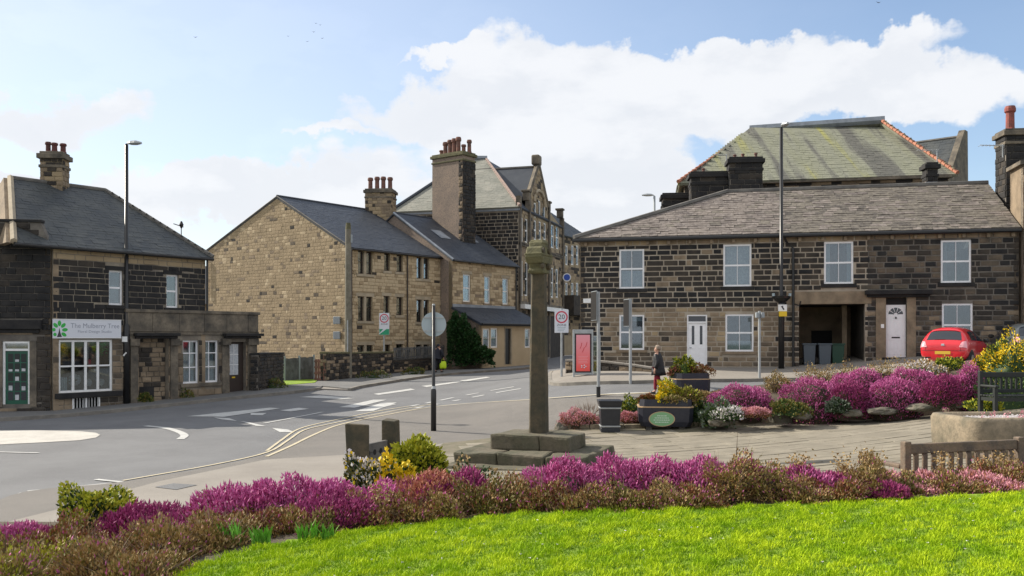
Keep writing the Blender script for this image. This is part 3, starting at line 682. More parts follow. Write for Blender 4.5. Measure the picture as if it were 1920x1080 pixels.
# painted central island of the mini roundabout
isl = [(-200, 812), (-60, 808), (60, 807), (150, 809), (180, 812), (188, 816), (180, 821), (150, 826), (80, 830), (0, 834), (-100, 838), (-200, 840)]
poly_mark(isl, 'roundp', .010, 'painted_roundabout')
strip('road_marking', smooth_line(GP([(273, 799), (310, 803), (335, 810), (346, 817), (338, 824)]), 5), .22, .012, 'whitel')
for a in ([(350, 781), (505, 765), (525, 766), (420, 782)], [(400, 783), (430, 785), (445, 790), (415, 787)], [(450, 790), (470, 793), (500, 800), (480, 799)],
          [(510, 803), (540, 806), (552, 811), (525, 811)], [(635, 764), (700, 750), (725, 750), (665, 765)], [(664, 772), (715, 756), (745, 755), (700, 771)],
          [(700, 739), (770, 729), (778, 731), (710, 741)], [(560, 745), (600, 742), (665, 747), (640, 749)], [(525, 770), (560, 765), (580, 767), (545, 772)],
          [(470, 775), (500, 775), (492, 779), (470, 779)], [(862, 714), (912, 707), (920, 708), (870, 716)], [(790, 724), (860, 715), (868, 716), (800, 726)]): poly_mark(a)
strip('road_marking', GP([(495, 794), (605, 773)]), .12, .012, 'whitel'); strip('road_marking', GP([(715, 764), (742, 758)]), .12, .012, 'whitel')
strip('road_marking', GP([(1120, 741), (1220, 737)]), .14, .012, 'whitel')
mh = thing('manhole_cover', 'square iron manhole cover in the pale footway behind the hedge', 'manhole cover', gp(335, 914))
q = sheet('cover_plate', GP([(290, 917), (330, 922), (370, 913), (325, 910)]), .040, 'asphalt', kind=None, step=5); q.parent = mh; q.matrix_parent_inverse = Matrix.Translation(-Vector(mh.location))
# the paved square of stone flags
plaza = GP([(832, 833), (917, 824), (1060, 806), (1170, 806), (1350, 800), (1500, 792), (1765, 779), (2100, 762)]) + [(17, 20), (15, 12), (5, 11.2), (-1, 12.3), (-2.6, 15.5)]
plaza_o = sheet('paved_square', plaza, .036, 'joint')
def inpoly(x, y, P):
    c = False; j = len(P) - 1
    for i in range(len(P)):
        if (P[i][1] > y) != (P[j][1] > y) and x < (P[j][0] - P[i][0]) * (y - P[i][1]) / (P[j][1] - P[i][1]) + P[i][0]: c = not c
        j = i
    return c
fl = Pieces(); dx = Vector((.985, .17)); dy = Vector((-.17, .985)); v = -4.0
while v < 32:
    hh = random.uniform(.5, .9); u = -6 + random.uniform(0, .6)
    while u < 20:
        ww = random.uniform(.6, 1.25); c = dx * (u + ww / 2) + dy * (v + hh / 2)
        cs = [dx * (u + a * ww) + dy * (v + b * hh) for a in (0, 1) for b in (0, 1)]
        if all(inpoly(q.x, q.y, plaza) for q in cs) and c.y > 10:
            z0, zx, zy = (G(q.x, q.y) for q in (cs[0], cs[2], cs[1])); j = random.uniform(0, .012)
            O = Vector((cs[0].x, cs[0].y, z0 + .036)); X = Vector((cs[2].x - cs[0].x, cs[2].y - cs[0].y, zx - z0)); Y = Vector((cs[1].x - cs[0].x, cs[1].y - cs[0].y, zy - z0))
            e = .004; O = O + X.normalized() * .012 + Y.normalized() * e; X = X * (1 - .024 / X.length); Y = Y * (1 - 2 * e / Y.length)
            fl.put('paving_stone', O, X, Y, X.cross(Y).normalized() * (.008 + j * .5), 'flag')
        u += ww
    v += hh
fl.finish(plaza_o, 295)
# raised lawn and the beds
gridmesh('flower_bed', np.arange(-13, 14.1, .25), np.arange(3.5, 13.6, .25), lambda x, y: MOUND(x, y)[0] + .05, 'soil', keep=lambda x, y: (MOUND(x, y)[1] > -1.2) | (x < -1.2))
def lawn_in(x, y): return (y < np.interp(x, _mx, _my) - .02) & (x > np.interp(y, [3, 6.3, 6.8, 7.5, 8.1], [-3.6, -2.55, -2.45, -2.1, -1.35]))
gridmesh('lawn', np.arange(-6, 13.1, .12), np.arange(1.5, 11, .12), lambda x, y: MOUND(x, y)[0] + .062, 'grassb', keep=lambda x, y: lawn_in(x, y))

# ------------------------------------------------------------------ buildings
EAVE = dict()
def gutter(par, A, B, m='blackp', r=.06, name='gutter'): MB().tube([A, B], r, 8).build(name, m, par)
def pipe(par, pts, m='blackp', r=.045, name='drainpipe'): MB().tube(pts, r, 8).build(name, m, par)
def sidewalls(par, corners, z0, z1, m):
    """plain closing walls round the back: list of plan points"""
    for a, b in zip(corners[:-1], corners[1:]):
        f = Fr(a, b); core(f, [(0, z0), (f.L, z0), (f.L, z1), (0, z1)], [], par, m, 'wall', .2)
# --- 1. corner shop with hipped slate roof
S0, S1, S2 = (-16.7, 33.0), (-12.93, 37.9), (-11.25, 40.1)
f = Fr((-16.72, 33.0), S2)
shop = thing('shop_building', 'sooty stone corner shop under a hipped slate roof with The Mulberry Tree sign', 'building', (-14.5, 36, G(-14.5, 36)))
P = Pieces(); uS = f.pix(385, 540)[0]; uE = f.pix(482, 650)[0]; zb0 = -.15; zE = zat(473, 35.4)
zE = 6.02; zPar = 3.86
Wu = [f.rect(204, 507, 231, 572), f.rect(312, 515, 335, 577)]
Wd = f.rect(110, 637, 211, 735); Wg = f.rect(135, 746, 187, 771); Wp = [f.rect(343, 638, 373, 719), f.rect(378, 638, 410, 717)]
Wb = f.rect(260, 633, 316, 753); Wo = f.rect(430, 641, 461, 738); Wo[1] = G(*f.P(Wo[0], 0)[:2]) + .12
Wb[1] = G(*f.P(Wb[0], 0)[:2]) + .15
holes = Wu + [Wd, Wg] + Wp + [Wb, Wo]
core(f, [(0, zb0), (uE, zb0), (uE, zPar), (uS, zPar), (uS, zE), (0, zE)], holes, shop, 'mortars')
def palshop(u, z):
    n = noise.noise(Vector((u * .55, z * .6, 3))) + random.uniform(-.25, .25)
    if z > 3.3 and u < uS: return 'buff' if z > 5.72 else ('soot' if n > -.42 else 'dark')
    if z > 3.0: return 'dark' if n > 0 else 'dbrown'
    return 'mid' if n > -.05 else ('dbrown' if n > -.3 else 'dark')
res = []
for R in Wu: res += reserve(R, .14, .16)
res += reserve(Wd, .22, .02) + reserve(Wg, 0, 0) + reserve(Wb, 0, .02) + reserve(Wo, 0, .05)
for R in Wp: res += reserve(R, .16, .06)
sg = f.rect(97, 600, 225, 633); res.append(sg)
uX = f.pix(240, 700)[0]
res += [[uX - .1, 2.9, uE + .2, zPar]]
stones(f, P, 0, uS, 3.9, zE, res, .23, (.35, .75), palshop, joint=.03, depth=.02); stones(f, P, 0, uX, zb0, 3.9, res, .23, (.35, .75), palshop, joint=.03, depth=.02)
stones(f, P, uX, uE, zb0, 2.9, res, .30, (.4, .9), palshop)
# eaves course, string band, parapet ashlar blocks
u = uX - .12
while u < uE:
    w_ = min(random.uniform(.8, 1.2), uE - u)
    f.ubox(q := MB(), u + .006, 3.02, u + w_ - .006, zPar - .09, -.2, .10); q.build('parapet_block', 'ashlar', shop, bevel=.01); u += w_
f.ubox(q := MB(), uX - .16, zPar - .088, uE + .06, zPar + .04, -.25, .15); q.build('coping', 'ashlar', shop, bevel=.015)
f.ubox(q := MB(), uX - .12, 2.9, uE + .05, 3.018, -.2, .07); q.build('string_course', 'ashlar', shop)
for (a, b) in ((248, 330), (415, 486)):
    ua, ub = f.pix(a, 628)[0], f.pix(b, 628)[0]
    q = MB(); f.ubox(q, ua, 2.84, ub, 2.96, .075, .36); f.ubox(q, ua + .06, 2.74, ub - .06, 2.838, .075, .24); q.build('door_hood', 'soot', shop, bevel=.015)
f.ubox(q := MB(), 0, zE - .0, uS, zE + .10, -.1, .10); q.build('eaves_course', 'ashlar', shop)
# pilasters around the blocked doorway and the right-hand door
for a, b in ((243, 257), (318, 332), (415, 428), (463, 480)):
    ua, ub = f.pix(a, 690)[0], f.pix(b, 690)[0]; zb = G(*f.P(ua, 0)[:2]) - .1
    q = MB(); f.ubox(q, ua, zb, ub, 2.45, -.05, .09); f.ubox(q, ua - .03, 2.452, ub + .03, 2.736, -.05, .18); q.build('pilaster', 'ashlar', shop, bevel=.012)
for R in Wu: window(f, shop, R, us=(), zs=(.5,), fw=.07, zbar=.07, sill=(.14, 'soot'), lintel=(.16, 'soot'), curt=[(0, 1, 0, .6, 'curtaind')])
window(f, shop, Wd, us=(.25, .5, .75), zs=(.5,), fw=.08, bar=.09, zbar=.06, m='white', rec=.04, name='display_window')
f.ubox(q := MB(), Wd[0] - .15, Wd[1] - .2, Wd[2] + .35, Wd[1] - .003, -.2, .14); q.build('window_ledge', 'soot', shop, bevel=.012)
# flowers and china on the shelf inside the display window: one object each
for k, (uu, zz, hh, mm, ct, lb) in enumerate([(.12, .03, .5, 'grey_l', 'vase', 'slatted pale crate of flowers behind the lower left shop pane'), (.37, .05, .42, 'wflow', 'flowers', 'large round white bouquet in the shop window'),
        (.62, .03, .25, 'wflow', 'flowers', 'small white flower ball on the shop window shelf'), (.86, .03, .28, 'wflow', 'flowers', 'white flower ball with a stem in the right shop pane'), (.85, .55, .85, 'leafg', 'plant', 'bright green hanging leaves in the upper right shop pane')]):
    c = f.P(Wd[0] + (Wd[2] - Wd[0]) * uu, Wd[1] + (Wd[3] - Wd[1]) * zz, -.42); q = MB()
    t = thing('bouquet' if ct != 'vase' else 'flower_crate', lb, ct, c)
    if ct == 'vase':
        for i in range(7): q.obox(c + f.u * (-.25 + i * .075) + Vector((0, 0, 0)), f.u * .05, f.n * .03, (0, 0, hh))
        q.obox(c + f.u * -.25 + f.n * -.02, f.u * .5, f.n * .018, (0, 0, hh * .8)); q.build('slats', 'white', t)
    else:
        rr = .21 if hh > .4 else .12
        for i in range(60):
            d = Vector((random.gauss(0, 1), random.gauss(0, 1), random.gauss(0, 1))).normalized() * rr * (.9 if ct != 'plant' else random.uniform(.3, 1.6)); p = c + d + Vector((0, 0, .1 + rr + (0 if ct != 'plant' else .2)))
            q.obox(p, (.06, .01, .02), (-.01, .05, .02), (0, -.02, .05))
        q.build('petals', mm, t)
        if ct != 'plant': MB().lathe(c, [(.05, -.02), (.07, .04), (.05, .14)], 10).build('vase', 'planter', t)
# cellar grating
gw = MB(); f.ubox(gw, Wg[0], Wg[1], Wg[0] + .05, Wg[3], -.08, .03); f.ubox(gw, Wg[2] - .05, Wg[1], Wg[2], Wg[3], -.08, .03); f.ubox(gw, (Wg[0] + Wg[2]) / 2 - .03, Wg[1], (Wg[0] + Wg[2]) / 2 + .03, Wg[3], -.08, .03)
f.ubox(gw, Wg[0] + .05, Wg[1], Wg[2] - .05, Wg[1] + .04, -.08, .02); g_ = gw.build('cellar_window', 'white', shop)
for i in range(9):
    uu = Wg[0] + .09 + (Wg[2] - Wg[0] - .15) * i / 8; MB().tube([f.P(uu, Wg[1] + .04, -.03), f.P(uu, Wg[3], -.03)], .014, 6).build('bar', 'white', g_)
f.ubox(q := MB(), Wg[0], Wg[1], Wg[2], Wg[3], -.14, -.12); q.build('dark_pane', 'dark_in', g_)
for R in Wp: window(f, shop, R, us=(.5,), zs=(.36, .72), fw=.075, zbar=.04, sill=(.15, 'ashlar'), curt=[(0, .5, 0, .7, 'curtain'), (.5, 1, 0, .7, 'curtain'), (0, 1, .72, 1, 'curtaind')], name='window')
# blocked doorway: bricks set back
blk = MB(); f.ubox(blk, Wb[0], Wb[1], Wb[2], Wb[3], -.34, -.26); blk.build('blocked_doorway', 'mortard', shop)
stones(f, P, Wb[0], Wb[2], Wb[1], Wb[3], [], .2, (.25, .5), lambda u, z: random.choice(['mid', 'mid', 'dark']), out=-.26)
f.ubox(q := MB(), Wb[0] + .05, Wb[1], Wb[0] + .75, Wb[1] + .55, -.22, -.16); q.build('door_remnant', 'soot', shop)
# door on the right
f.ubox(q := MB(), Wo[0], Wo[1], Wo[2], Wo[3], -.26, -.2); dr = q.build('door', 'brownf', shop)
zm = Wo[1] + (Wo[3] - Wo[1]) * .34
f.ubox(q := MB(), Wo[0] + .1, zm, Wo[2] - .26, Wo[3] - .1, -.199, -.194); q.build('curtained_pane', 'curtain', dr)
for k in (1, 2): zz = zm + (Wo[3] - .1 - zm) * k / 3; f.ubox(q := MB(), Wo[0] + .1, zz - .015, Wo[2] - .26, zz + .015, -.193, -.18); q.build('glazing_bar', 'white', dr)
um = (Wo[0] + Wo[2] - .16) / 2; f.ubox(q := MB(), um - .015, zm, um + .015, Wo[3] - .1, -.179, -.17); q.build('glazing_bar', 'white', dr)
f.ubox(q := MB(), um - .08, zm - .14, um + .08, zm - .08, -.199, -.185); q.build('letter_box', 'yell', dr)
# sign
st_ = thing('shop_sign', 'white shop sign reading The Mulberry Tree Floral Design Studio over the display window', 'sign', f.P(sg[0], sg[1], .05))
f.ubox(q := MB(), *sg, .045, .09); q.build('board', 'signwhite', st_, bevel=.006)
f.ubox(q := MB(), sg[0], sg[3] + .001, sg[2], sg[3] + .025, .04, .10); f.ubox(q, sg[0], sg[1] - .025, sg[2], sg[1] - .001, .04, .10); q.build('trim', 'white', st_)
sh_ = sg[3] - sg[1]; sw = sg[2] - sg[0]
text('The Mulberry Tree', st_, f.P(sg[0] + sw * .61, sg[1] + sh_ * .66, .093), f.u, (0, 0, 1), sh_ * .27, 'lilac', fit=sw * .72)
text('Floral Design Studio', st_, f.P(sg[0] + sw * .60, sg[1] + sh_ * .34, .093), f.u, (0, 0, 1), sh_ * .15, 'lilac', fit=sw * .5)
q = MB(); cx_, cz_ = sg[0] + sw * .09, sg[1] + sh_ * .40
for a_ in (-35, 5, 45, 90, 135, 175, 215):
    a = math.radians(a_); c = f.P(cx_ + math.cos(a) * .20, cz_ + math.sin(a) * .26, .094); d = f.u * math.cos(a) + Vector((0, 0, 1)) * math.sin(a); e = f.u * -math.sin(a) + Vector((0, 0, 1)) * math.cos(a)
    if cx_ + math.cos(a) * .3 < sg[0]: d = d * .6
    pts = [c + d * (.105 * math.cos(t)) + e * (.065 * math.sin(t)) for t in [2 * math.pi * k / 12 for k in range(12)]]; q.add(pts, [tuple(range(12))])
q.build('leaf_logo', 'leafg', st_)
q = MB(); q.add([f.P(cx_ - .09, sg[1] + .02, .0935), f.P(cx_ + .09, sg[1] + .02, .0935), f.P(cx_ + .03, sg[1] + .2, .0935), f.P(cx_, sg[1] + .36, .0935), f.P(cx_ - .03, sg[1] + .2, .0935)], [(0, 1, 2, 3, 4)]); q.build('trunk_logo', 'textk', st_)
# side/back walls, roof
bk = Vector((-.79, .61, 0)); c3 = Vector((*S1, 0)) + bk * 8.4; c4 = Vector((*S0, 0)) + bk * 8.4
sidewalls(shop, [f.P(uS, 0), c3, c4, Vector((*S0, 0))], zb0, zE, 'mid')
e3 = f.P(uE, 0) + bk * 5; sidewalls(shop, [f.P(uE, 0), e3, f.P(uS, 0) + bk * 5], zb0, zPar, 'mid')
flr = MB(); flr.add([f.P(uX, 3.5), f.P(uE, 3.5), f.P(uE, 3.5, -5), f.P(uX, 3.5, -5)], [(0, 1, 2, 3)]); flr.build('flat_roof', 'slatel', shop)
ov = .22; Eb = zE + .08
E0 = f.P(-1.45, Eb, ov); E1 = f.P(uS + ov, Eb, ov); B0 = f.P(.35, Eb, -8.4 - ov); B1 = f.P(uS + ov, Eb, -8.4 - ov)
R0 = W(22, 336, 35.9); R1 = W(196, 358, 38.9); R1.z = R0.z = 9.07
R1 = f.P(uS - 2.1, 9.07, -4.2); R0 = f.P(.35, 9.07, -4.2)
roofplane(P, shop, E0, E1, R1, R0, 'slatel', w=.36, g=.21, thick=.012, backm='slatel')
roofplane(P, shop, E1, B1, R1, R1, 'slatel', w=.4, g=.24, backm='slatel')
MB().prism([B0, B1, R1, R0], (0, 0, -.1)).build('roof', 'slatel', shop)
MB().prism([E0, R0, B0], -f.u * .25).build('gable_wall', 'mid', shop)
MB().tube([R0 + Vector((0, 0, .03)), R1 + Vector((0, 0, .03))], .10, 8).build('ridge_tiles', 'ridge', shop)
MB().tube([R1 + Vector((0, 0, .03)), E1 + Vector((0, 0, .06))], .10, 8).build('hip_tiles', 'ridge', shop)
MB().tube([R0 + Vector((0, 0, .04)), E0 + Vector((0, 0, .06))], .12, 6).build('verge_coping', 'ashlarb', shop)
gutter(shop, E0 + f.n * .04 - Vector((0, 0, .05)), E1 + f.n * .04 - Vector((0, 0, .05)))
pipe(shop, [f.P(uS + .04, zE, .08), f.P(uS + .04, zPar, .08)])
pc = f.P(2.1, 0, -4.2)
chimney(shop, (pc.x - .42, pc.y - .35), (1, .1, 0), .86, .7, 8.4, 10.15, 'mortarb', lambda u, z: random.choice(['mid', 'mid', 'buff', 'dark']), [(.2, .5, .46, .11), (.55, .3, .40, .12), (.85, .6, .42, .12)], P=P, potm='potd', ch=.2, lens=(.25, .45))
P.finish(shop)
# --- 2. neighbour on the far left, parapet front with the green door
f2 = Fr((-24.5, 31.8), (-16.76, 32.95)); nb = thing('stone_house', 'soot-black stone house with a green glazed door at the left end of the row', 'building', (-20, 32.4, 0))
P = Pieces(); zt = 6.96; ur = f2.pix(76, 430)[0]; Dg = f2.rect(5, 640, 56, 758)
core(f2, [(0, -.2), (f2.L, -.2), (f2.L, 6.1), (ur, zt), (0, zt)], [Dg], nb, 'mortard')
hb = [f2.pix(-400, 608)[0], f2.pix(0, 613)[1], f2.pix(80, 608)[0], f2.pix(0, 602)[1]]
def paln(u, z):
    n = noise.noise(Vector((u * .6, z * .5, 9))) + random.uniform(-.2, .2)
    if z > zt - .45: return 'dark'
    if z > 3.1: return 'soot' if n > -.35 else 'dark'
    return 'mid' if n > -.1 else 'dark'
stones(f2, P, 0, f2.L, -.2, lambda u: zt if u < ur else zt - (zt - 6.1) * (u - ur) / (f2.L - ur), [Dg, [Dg[0] - .25, Dg[1] - .1, Dg[2] + .25, Dg[3] + .25], [hb[0] - 3, hb[1] - .05, hb[2], hb[3]]], .235, (.4, .8), paln)
q = MB(); f2.ubox(q, 0, hb[1] - .08, hb[2], hb[3] + .04, -.1, .22); f2.ubox(q, 0, hb[1] - .22, hb[2] - .1, hb[1] - .082, -.1, .12); q.build('shop_cornice', 'soot', nb, bevel=.015)
q = MB(); f2.ubox(q, 0, zt + .001, ur + .05, zt + .1, -.3, .06); q.build('coping', 'soot', nb, bevel=.01)
for a, b in ((Dg[0] - .24, Dg[0] - .002), (Dg[2] + .002, Dg[2] + .24)): f2.ubox(q := MB(), a, Dg[1] - .1, b, Dg[3] + .02, -.15, .05); q.build('door_jamb', 'ashlar', nb, bevel=.008)
q = MB(); ft_ = .07
for r_ in ((Dg[0], Dg[1], Dg[0] + ft_, Dg[3]), (Dg[2] - ft_, Dg[1], Dg[2], Dg[3]), (Dg[0] + ft_, Dg[3] - ft_, Dg[2] - ft_, Dg[3])): f2.ubox(q, *r_, -.12, -.02)
ztr = Dg[1] + (Dg[3] - Dg[1]) * .87; f2.ubox(q, Dg[0] + ft_, ztr - .05, Dg[2] - ft_, ztr + .03, -.12, -.03); fr_ = q.build('door_frame', 'white', nb)
f2.ubox(q := MB(), Dg[0] + ft_, ztr + .03, Dg[2] - ft_, Dg[3] - ft_, -.10, -.09); q.build('fanlight', 'glass', fr_)
f2.ubox(q := MB(), Dg[0] + ft_, Dg[1], Dg[2] - ft_, ztr - .05, -.14, -.09); gd = q.build('green_door', 'greenp', nb, label='green door with fifteen small panes and cards in them')
dw = (Dg[2] - Dg[0] - 2 * ft_ - .12) / 3; dh = (ztr - .05 - Dg[1] - .2) / 5
for i in range(3):
    for j in range(5):
        a = Dg[0] + ft_ + .06 + i * dw + .02; b = Dg[1] + .12 + j * dh + .02
        f2.ubox(q := MB(), a, b, a + dw - .04, b + dh - .04, -.089, -.084); q.build('pane', 'carglass', gd)
        if (i + j) % 2 or j == 3: f2.ubox(q := MB(), a + .02, b + .01, a + dw - .07, b + dh * random.uniform(.2, .6), -.083, -.080); q.build('card', 'curtain', gd)
sidewalls(nb, [f2.P(f2.L, 0), f2.P(f2.L, 0, -7), f2.P(0, 0, -7), f2.P(0, 0)], -.2, 6.0, 'mid')
# its tiled roof behind the parapet with a roof light
ra = [f2.P(0, 6.2, -.5), f2.P(6.1, 6.2, -.5), f2.P(4.9, 9.0, -4.3), f2.P(0, 9.0, -4.3)]
roofplane(P, nb, ra[0], ra[1], ra[2], ra[3], 'slates', w=.6, g=.26, thick=.06, backm='ridge')
a_, b_ = f2.pix(-30, 400)[0], f2.pix(12, 400)[0]
def rp(u, k): return f2.P(u, 6.2 + 2.8 * k, -.5 - 3.8 * k) + Vector((0, -.05, .1))
MB().prism([rp(4.2, .35), rp(5.25, .35), rp(5.25, .7), rp(4.2, .7)], (0, 0, .04)).build('roof_light', 'carglass', nb)
P.finish(nb)
# --- 3. three-storey flats with the wide gable
GL, GC, GD = (-20.54, 61.28), (-9.5, 53.0), (-4.69, 59.3)
fl_ = thing('flats_building', 'three-storey buff stone flats with a broad windowless gable and blue slate roof', 'building', (-12, 55, G(-12, 55)))
P = Pieces(); zE = 8.0; zR = 11.57; z0 = -.1; zL = 8.7
fg = Fr(GL, GC); up_ = fg.pix(520, 400)[0]
core(fg, [(0, z0), (fg.L, z0), (fg.L, zE), (up_, zR), (0, zL)], [], fl_, 'mortarb')
gz = lambda u: zL + (zR - zL) * u / up_ if u < up_ else zE + (zR - zE) * (fg.L - u) / (fg.L - up_)
def palg(u, z):
    r = random.random(); return 'dark' if r < .008 else ('dbrown' if r < .028 else ('mid' if r < .10 else ('buff2' if r < .16 else 'buff')))
stones(fg, P, 0, fg.L, z0, lambda u: gz(u) - .04, [], .20, (.22, .50), palg, joint=.014, depth=.012)
fs = Fr(GC, GD)
wl_ = [(671, 471, 698, 514, 2), (720, 475, 731, 508, 1), (743, 478, 755, 510, 1), (781, 483, 804, 523, 2), (671, 556, 698, 602, 2), (719, 555, 730, 590, 1), (743, 557, 755, 591, 1), (781, 562, 804, 604, 2),
       (671, 647, 699, 680, 2), (722, 646, 731, 676, 1), (743, 645, 755, 676, 1), (780, 646, 804, 676, 2)]
RR = [(fs.rect(*w[:4]), w[4]) for w in wl_]
core(fs, [(0, z0), (fs.L, z0), (fs.L, zE), (0, zE)], [r for r, _ in RR], fl_, 'mortarb')
res = []
for r, n in RR: res += reserve(r, .16, .2)
stones(fs, P, 0, fs.L, z0, zE, res, .20, (.25, .55), lambda u, z: 'dark' if random.random() < .02 else ('buff' if random.random() < .3 else 'buff2'), joint=.016, depth=.03)
for k, (r, n) in enumerate(RR):
    pieces_ = [r] if n == 1 else [[r[0], r[1], (r[0] + r[2]) / 2 - .09, r[3]], [(r[0] + r[2]) / 2 + .09, r[1], r[2], r[3]]]
    if n == 2: fs.ubox(q := MB(), (r[0] + r[2]) / 2 - .088, r[1], (r[0] + r[2]) / 2 + .088, r[3], -.2, .01); q.build('mullion', 'ashlarb', fl_)
    for w_ in pieces_: window(fs, fl_, w_, us=(), zs=(.52,), fw=.07, m='brownf', rec=.12, curt=[(0, 1, 0, 1, 'curtain')] if k in (0, 3) else ([(0, .6, 0, .8, 'curtain')] if k % 2 == 0 else None))
    fs.ubox(q := MB(), r[0] - .12, r[1] - .15, r[2] + .12, r[1] - .002, -.2, .06); q.build('sill', 'ashlarb', fl_)
    fs.ubox(q := MB(), r[0] - .15, r[3] + .002, r[2] + .15, r[3] + .2, -.2, .02); q.build('lintel', 'ashlarb', fl_)
dback = fs.u * fs.L
bL = Vector((*GL, 0)) + dback; sidewalls(fl_, [Vector((*GD, 0)), bL], z0, zE, 'buff'); sidewalls(fl_, [bL, Vector((*GL, 0))], z0, zL, 'buff')
pk = fg.P(up_, zR, 0)
MB().prism([fg.P(0, zL) + dback, fg.P(fg.L, zE) + dback, pk + dback], fs.u * -.2).build('gable_wall', 'buff', fl_)
e0 = fg.P(fg.L, zE + .02, .045) + fs.n * .2; e1 = e0 + dback; r0 = pk + fg.n * .045 + Vector((0, 0, .06)); r1 = r0 + dback
roofplane(P, fl_, e0, e1, r1, r0, 'slate', w=.34, g=.24, thick=.012)
l0 = fg.P(-.2, zL - .05, .045); MB().prism([l0, r0, r1, l0 + dback], (0, 0, -.1)).build('roof', 'slate', fl_)
for a, b in ((e0, r0), (l0, r0)): MB().tube([a, b], .05, 4).build('verge', 'ridge', fl_)
MB().tube([r0 + Vector((0, 0, .03)), r1 + Vector((0, 0, .03))], .08, 6).build('ridge_tiles', 'slate', fl_)
gutter(fl_, e0 + fs.n * .05 - Vector((0, 0, .08)), e1 + fs.n * .05 - Vector((0, 0, .08))); gutter(fl_, l0 - Vector((0, 0, .06)), l0 + dback, r=.07)
u_ = fs.pix(762, 560)[0]; pipe(fl_, [fs.P(u_, zE - .05, .1), fs.P(u_, .4, .1)], 'brownf'); pipe(fl_, [fs.P(.06, zE - .05, .1), fs.P(.06, .4, .1)], 'brownf', .06)
pipe(fl_, [fg.P(.1, zE, .1), fg.P(.1, 5.5, .1)], 'white', .05)
# stack on the ridge
cdir = Vector((.80, -.61, 0)); cc = Vector((r1.x, r1.y, 0)) + Vector((-.55, .1, 0))
chimney(fl_, (-10.15, 62.7), (1, -.12, 0), 1.85, 1.3, 9.6, 12.85, 'mortarb', lambda u, z: random.choice(['mid', 'mid', 'buff', 'dark']), [(.12, .4, .85, .17), (.38, .4, .9, .17), (.62, .4, .9, .17), (.88, .4, .85, .17)], P=P, ch=.24, lens=(.3, .55))
for zz in (5.0, 4.45): MB().box(*(lambda c: (c.x - .2, c.x + .2, c.y - .35, c.y - .05, zat(600 if zz > 4.8 else 628, c.y) - .25, zat(600 if zz > 4.8 else 628, c.y) + .2))(fg.P(fg.pix(634, 610)[0], 0, .05))).build('wall_lamp', 'greyp', fl_, bevel=.04)
P.finish(fl_)
# --- 4. the next house up the street with the lean-to
HA, HB = (-3.87, 58.7), (.27, 64.1)
h2 = thing('street_house', 'buff stone house with three tall white sash windows and a slate lean-to', 'building', (-2, 61, G(-2, 61)))
P = Pieces(); zE = 7.78; zR = 11.2; fh = Fr(HA, HB); z0 = 0
RR = [fh.rect(868, 514, 882, 566), fh.rect(908, 518, 919, 569), fh.rect(942, 522, 953, 571)]
core(fh, [(0, z0), (fh.L, z0), (fh.L, zE), (0, zE)], RR, h2, 'mortarb'); res = [r2 for r in RR for r2 in reserve(r, .2, .22)]
stones(fh, P, 0, fh.L, 4.4, zE, res, .2, (.3, .6), lambda u, z: 'mid' if random.random() < .07 else ('buff' if random.random() < .3 else 'buff2'), joint=.014, depth=.025)
for r in RR: window(fh, h2, r, us=(), zs=(.5,), fw=.085, rec=.06, zbar=.07, m='white', sill=(.2, 'mid'), lintel=(.2, 'ashlarb'))
bk = -fh.n; Q0 = Vector((*HA, 0)); fgb = Fr(Q0 + bk * 10.4, Q0)
core(fgb, [(0, z0), (10.4, z0), (10.4, zE), (5.2, zR), (0, zE)], [], h2, 'render')
sidewalls(h2, [Vector((*HB, 0)), Vector((*HB, 0)) + bk * 10.4, Q0 + bk * 10.4], z0, zE, 'buff')
e0 = fh.P(-.12, zE + .02, .2); e1 = fh.P(fh.L + .1, zE + .02, .2); r0 = fh.P(-.12, zR + .06, -5.2); r1 = fh.P(fh.L + .1, zR + .06, -5.2)
roofplane(P, h2, e0, e1, r1, r0, 'slate', w=.34, g=.24, thick=.012)
MB().prism([r0, r1, fh.P(fh.L + .1, zE, -10.6), fh.P(-.12, zE, -10.6)], (0, 0, -.1)).build('roof', 'slate', h2)
MB().tube([e0, r0], .09, 4).build('verge', 'lead', h2); gutter(h2, e0 + fh.n * .05 - Vector((0, 0, .06)), e1 + fh.n * .05 - Vector((0, 0, .06)))
MB().tube([r0, r1], .09, 6).build('ridge_tiles', 'slate', h2)
for a, b in ((1.6, 2.6), (4.6, 5.6)):
    def hp(u, k): return fh.P(u, zE + (zR - zE) * k, .2 - 5.4 * k) + Vector((0, 0, .1))
    MB().prism([hp(a, .48), hp(b, .48), hp(b, .66), hp(a, .66)], (0, 0, .03)).build('roof_light', 'lead', h2)
pipe(h2, [fh.P(fh.L - .1, zE, .1), fh.P(fh.L - .1, 4.5, .1)])
ff = Fr(fh.P(0, 0, 2.3), fh.P(6.6, 0, 2.3)); za = 3.62
RL = [ff.rect(905, 616, 918, 652), ff.rect(920, 615, 933, 652), ff.rect(984, 616, 994, 652)]; RD = ff.rect(947, 616, 958, 676); RD[1] = 1.0
core(ff, [(-.0, z0), (ff.L, z0), (ff.L, za), (0, za)], RL + [RD], h2, 'buff2', 'lean_to_wall')
for r in RL: window(ff, h2, r, us=(), zs=(.5,), fw=.1, rec=.04, m='white', curt=None)
ff.ubox(q := MB(), *RD, -.2, -.1); q.build('door', 'blackp', h2)
q = MB(); [ff.ubox(q, *a, -.1, .02) for a in ((RD[0] - .1, RD[1], RD[0], RD[3] + .12), (RD[2], RD[1], RD[2] + .1, RD[3] + .12), (RD[0], RD[3], RD[2], RD[3] + .12))]; q.build('door_frame', 'ashlarb', h2)
lt0 = ff.P(-1.0, za + .02, .25); lt1 = ff.P(6.7, za + .02, .25); lr0 = fh.P(-.0, 4.75, .03); lr1 = fh.P(6.7, 4.75, .03)
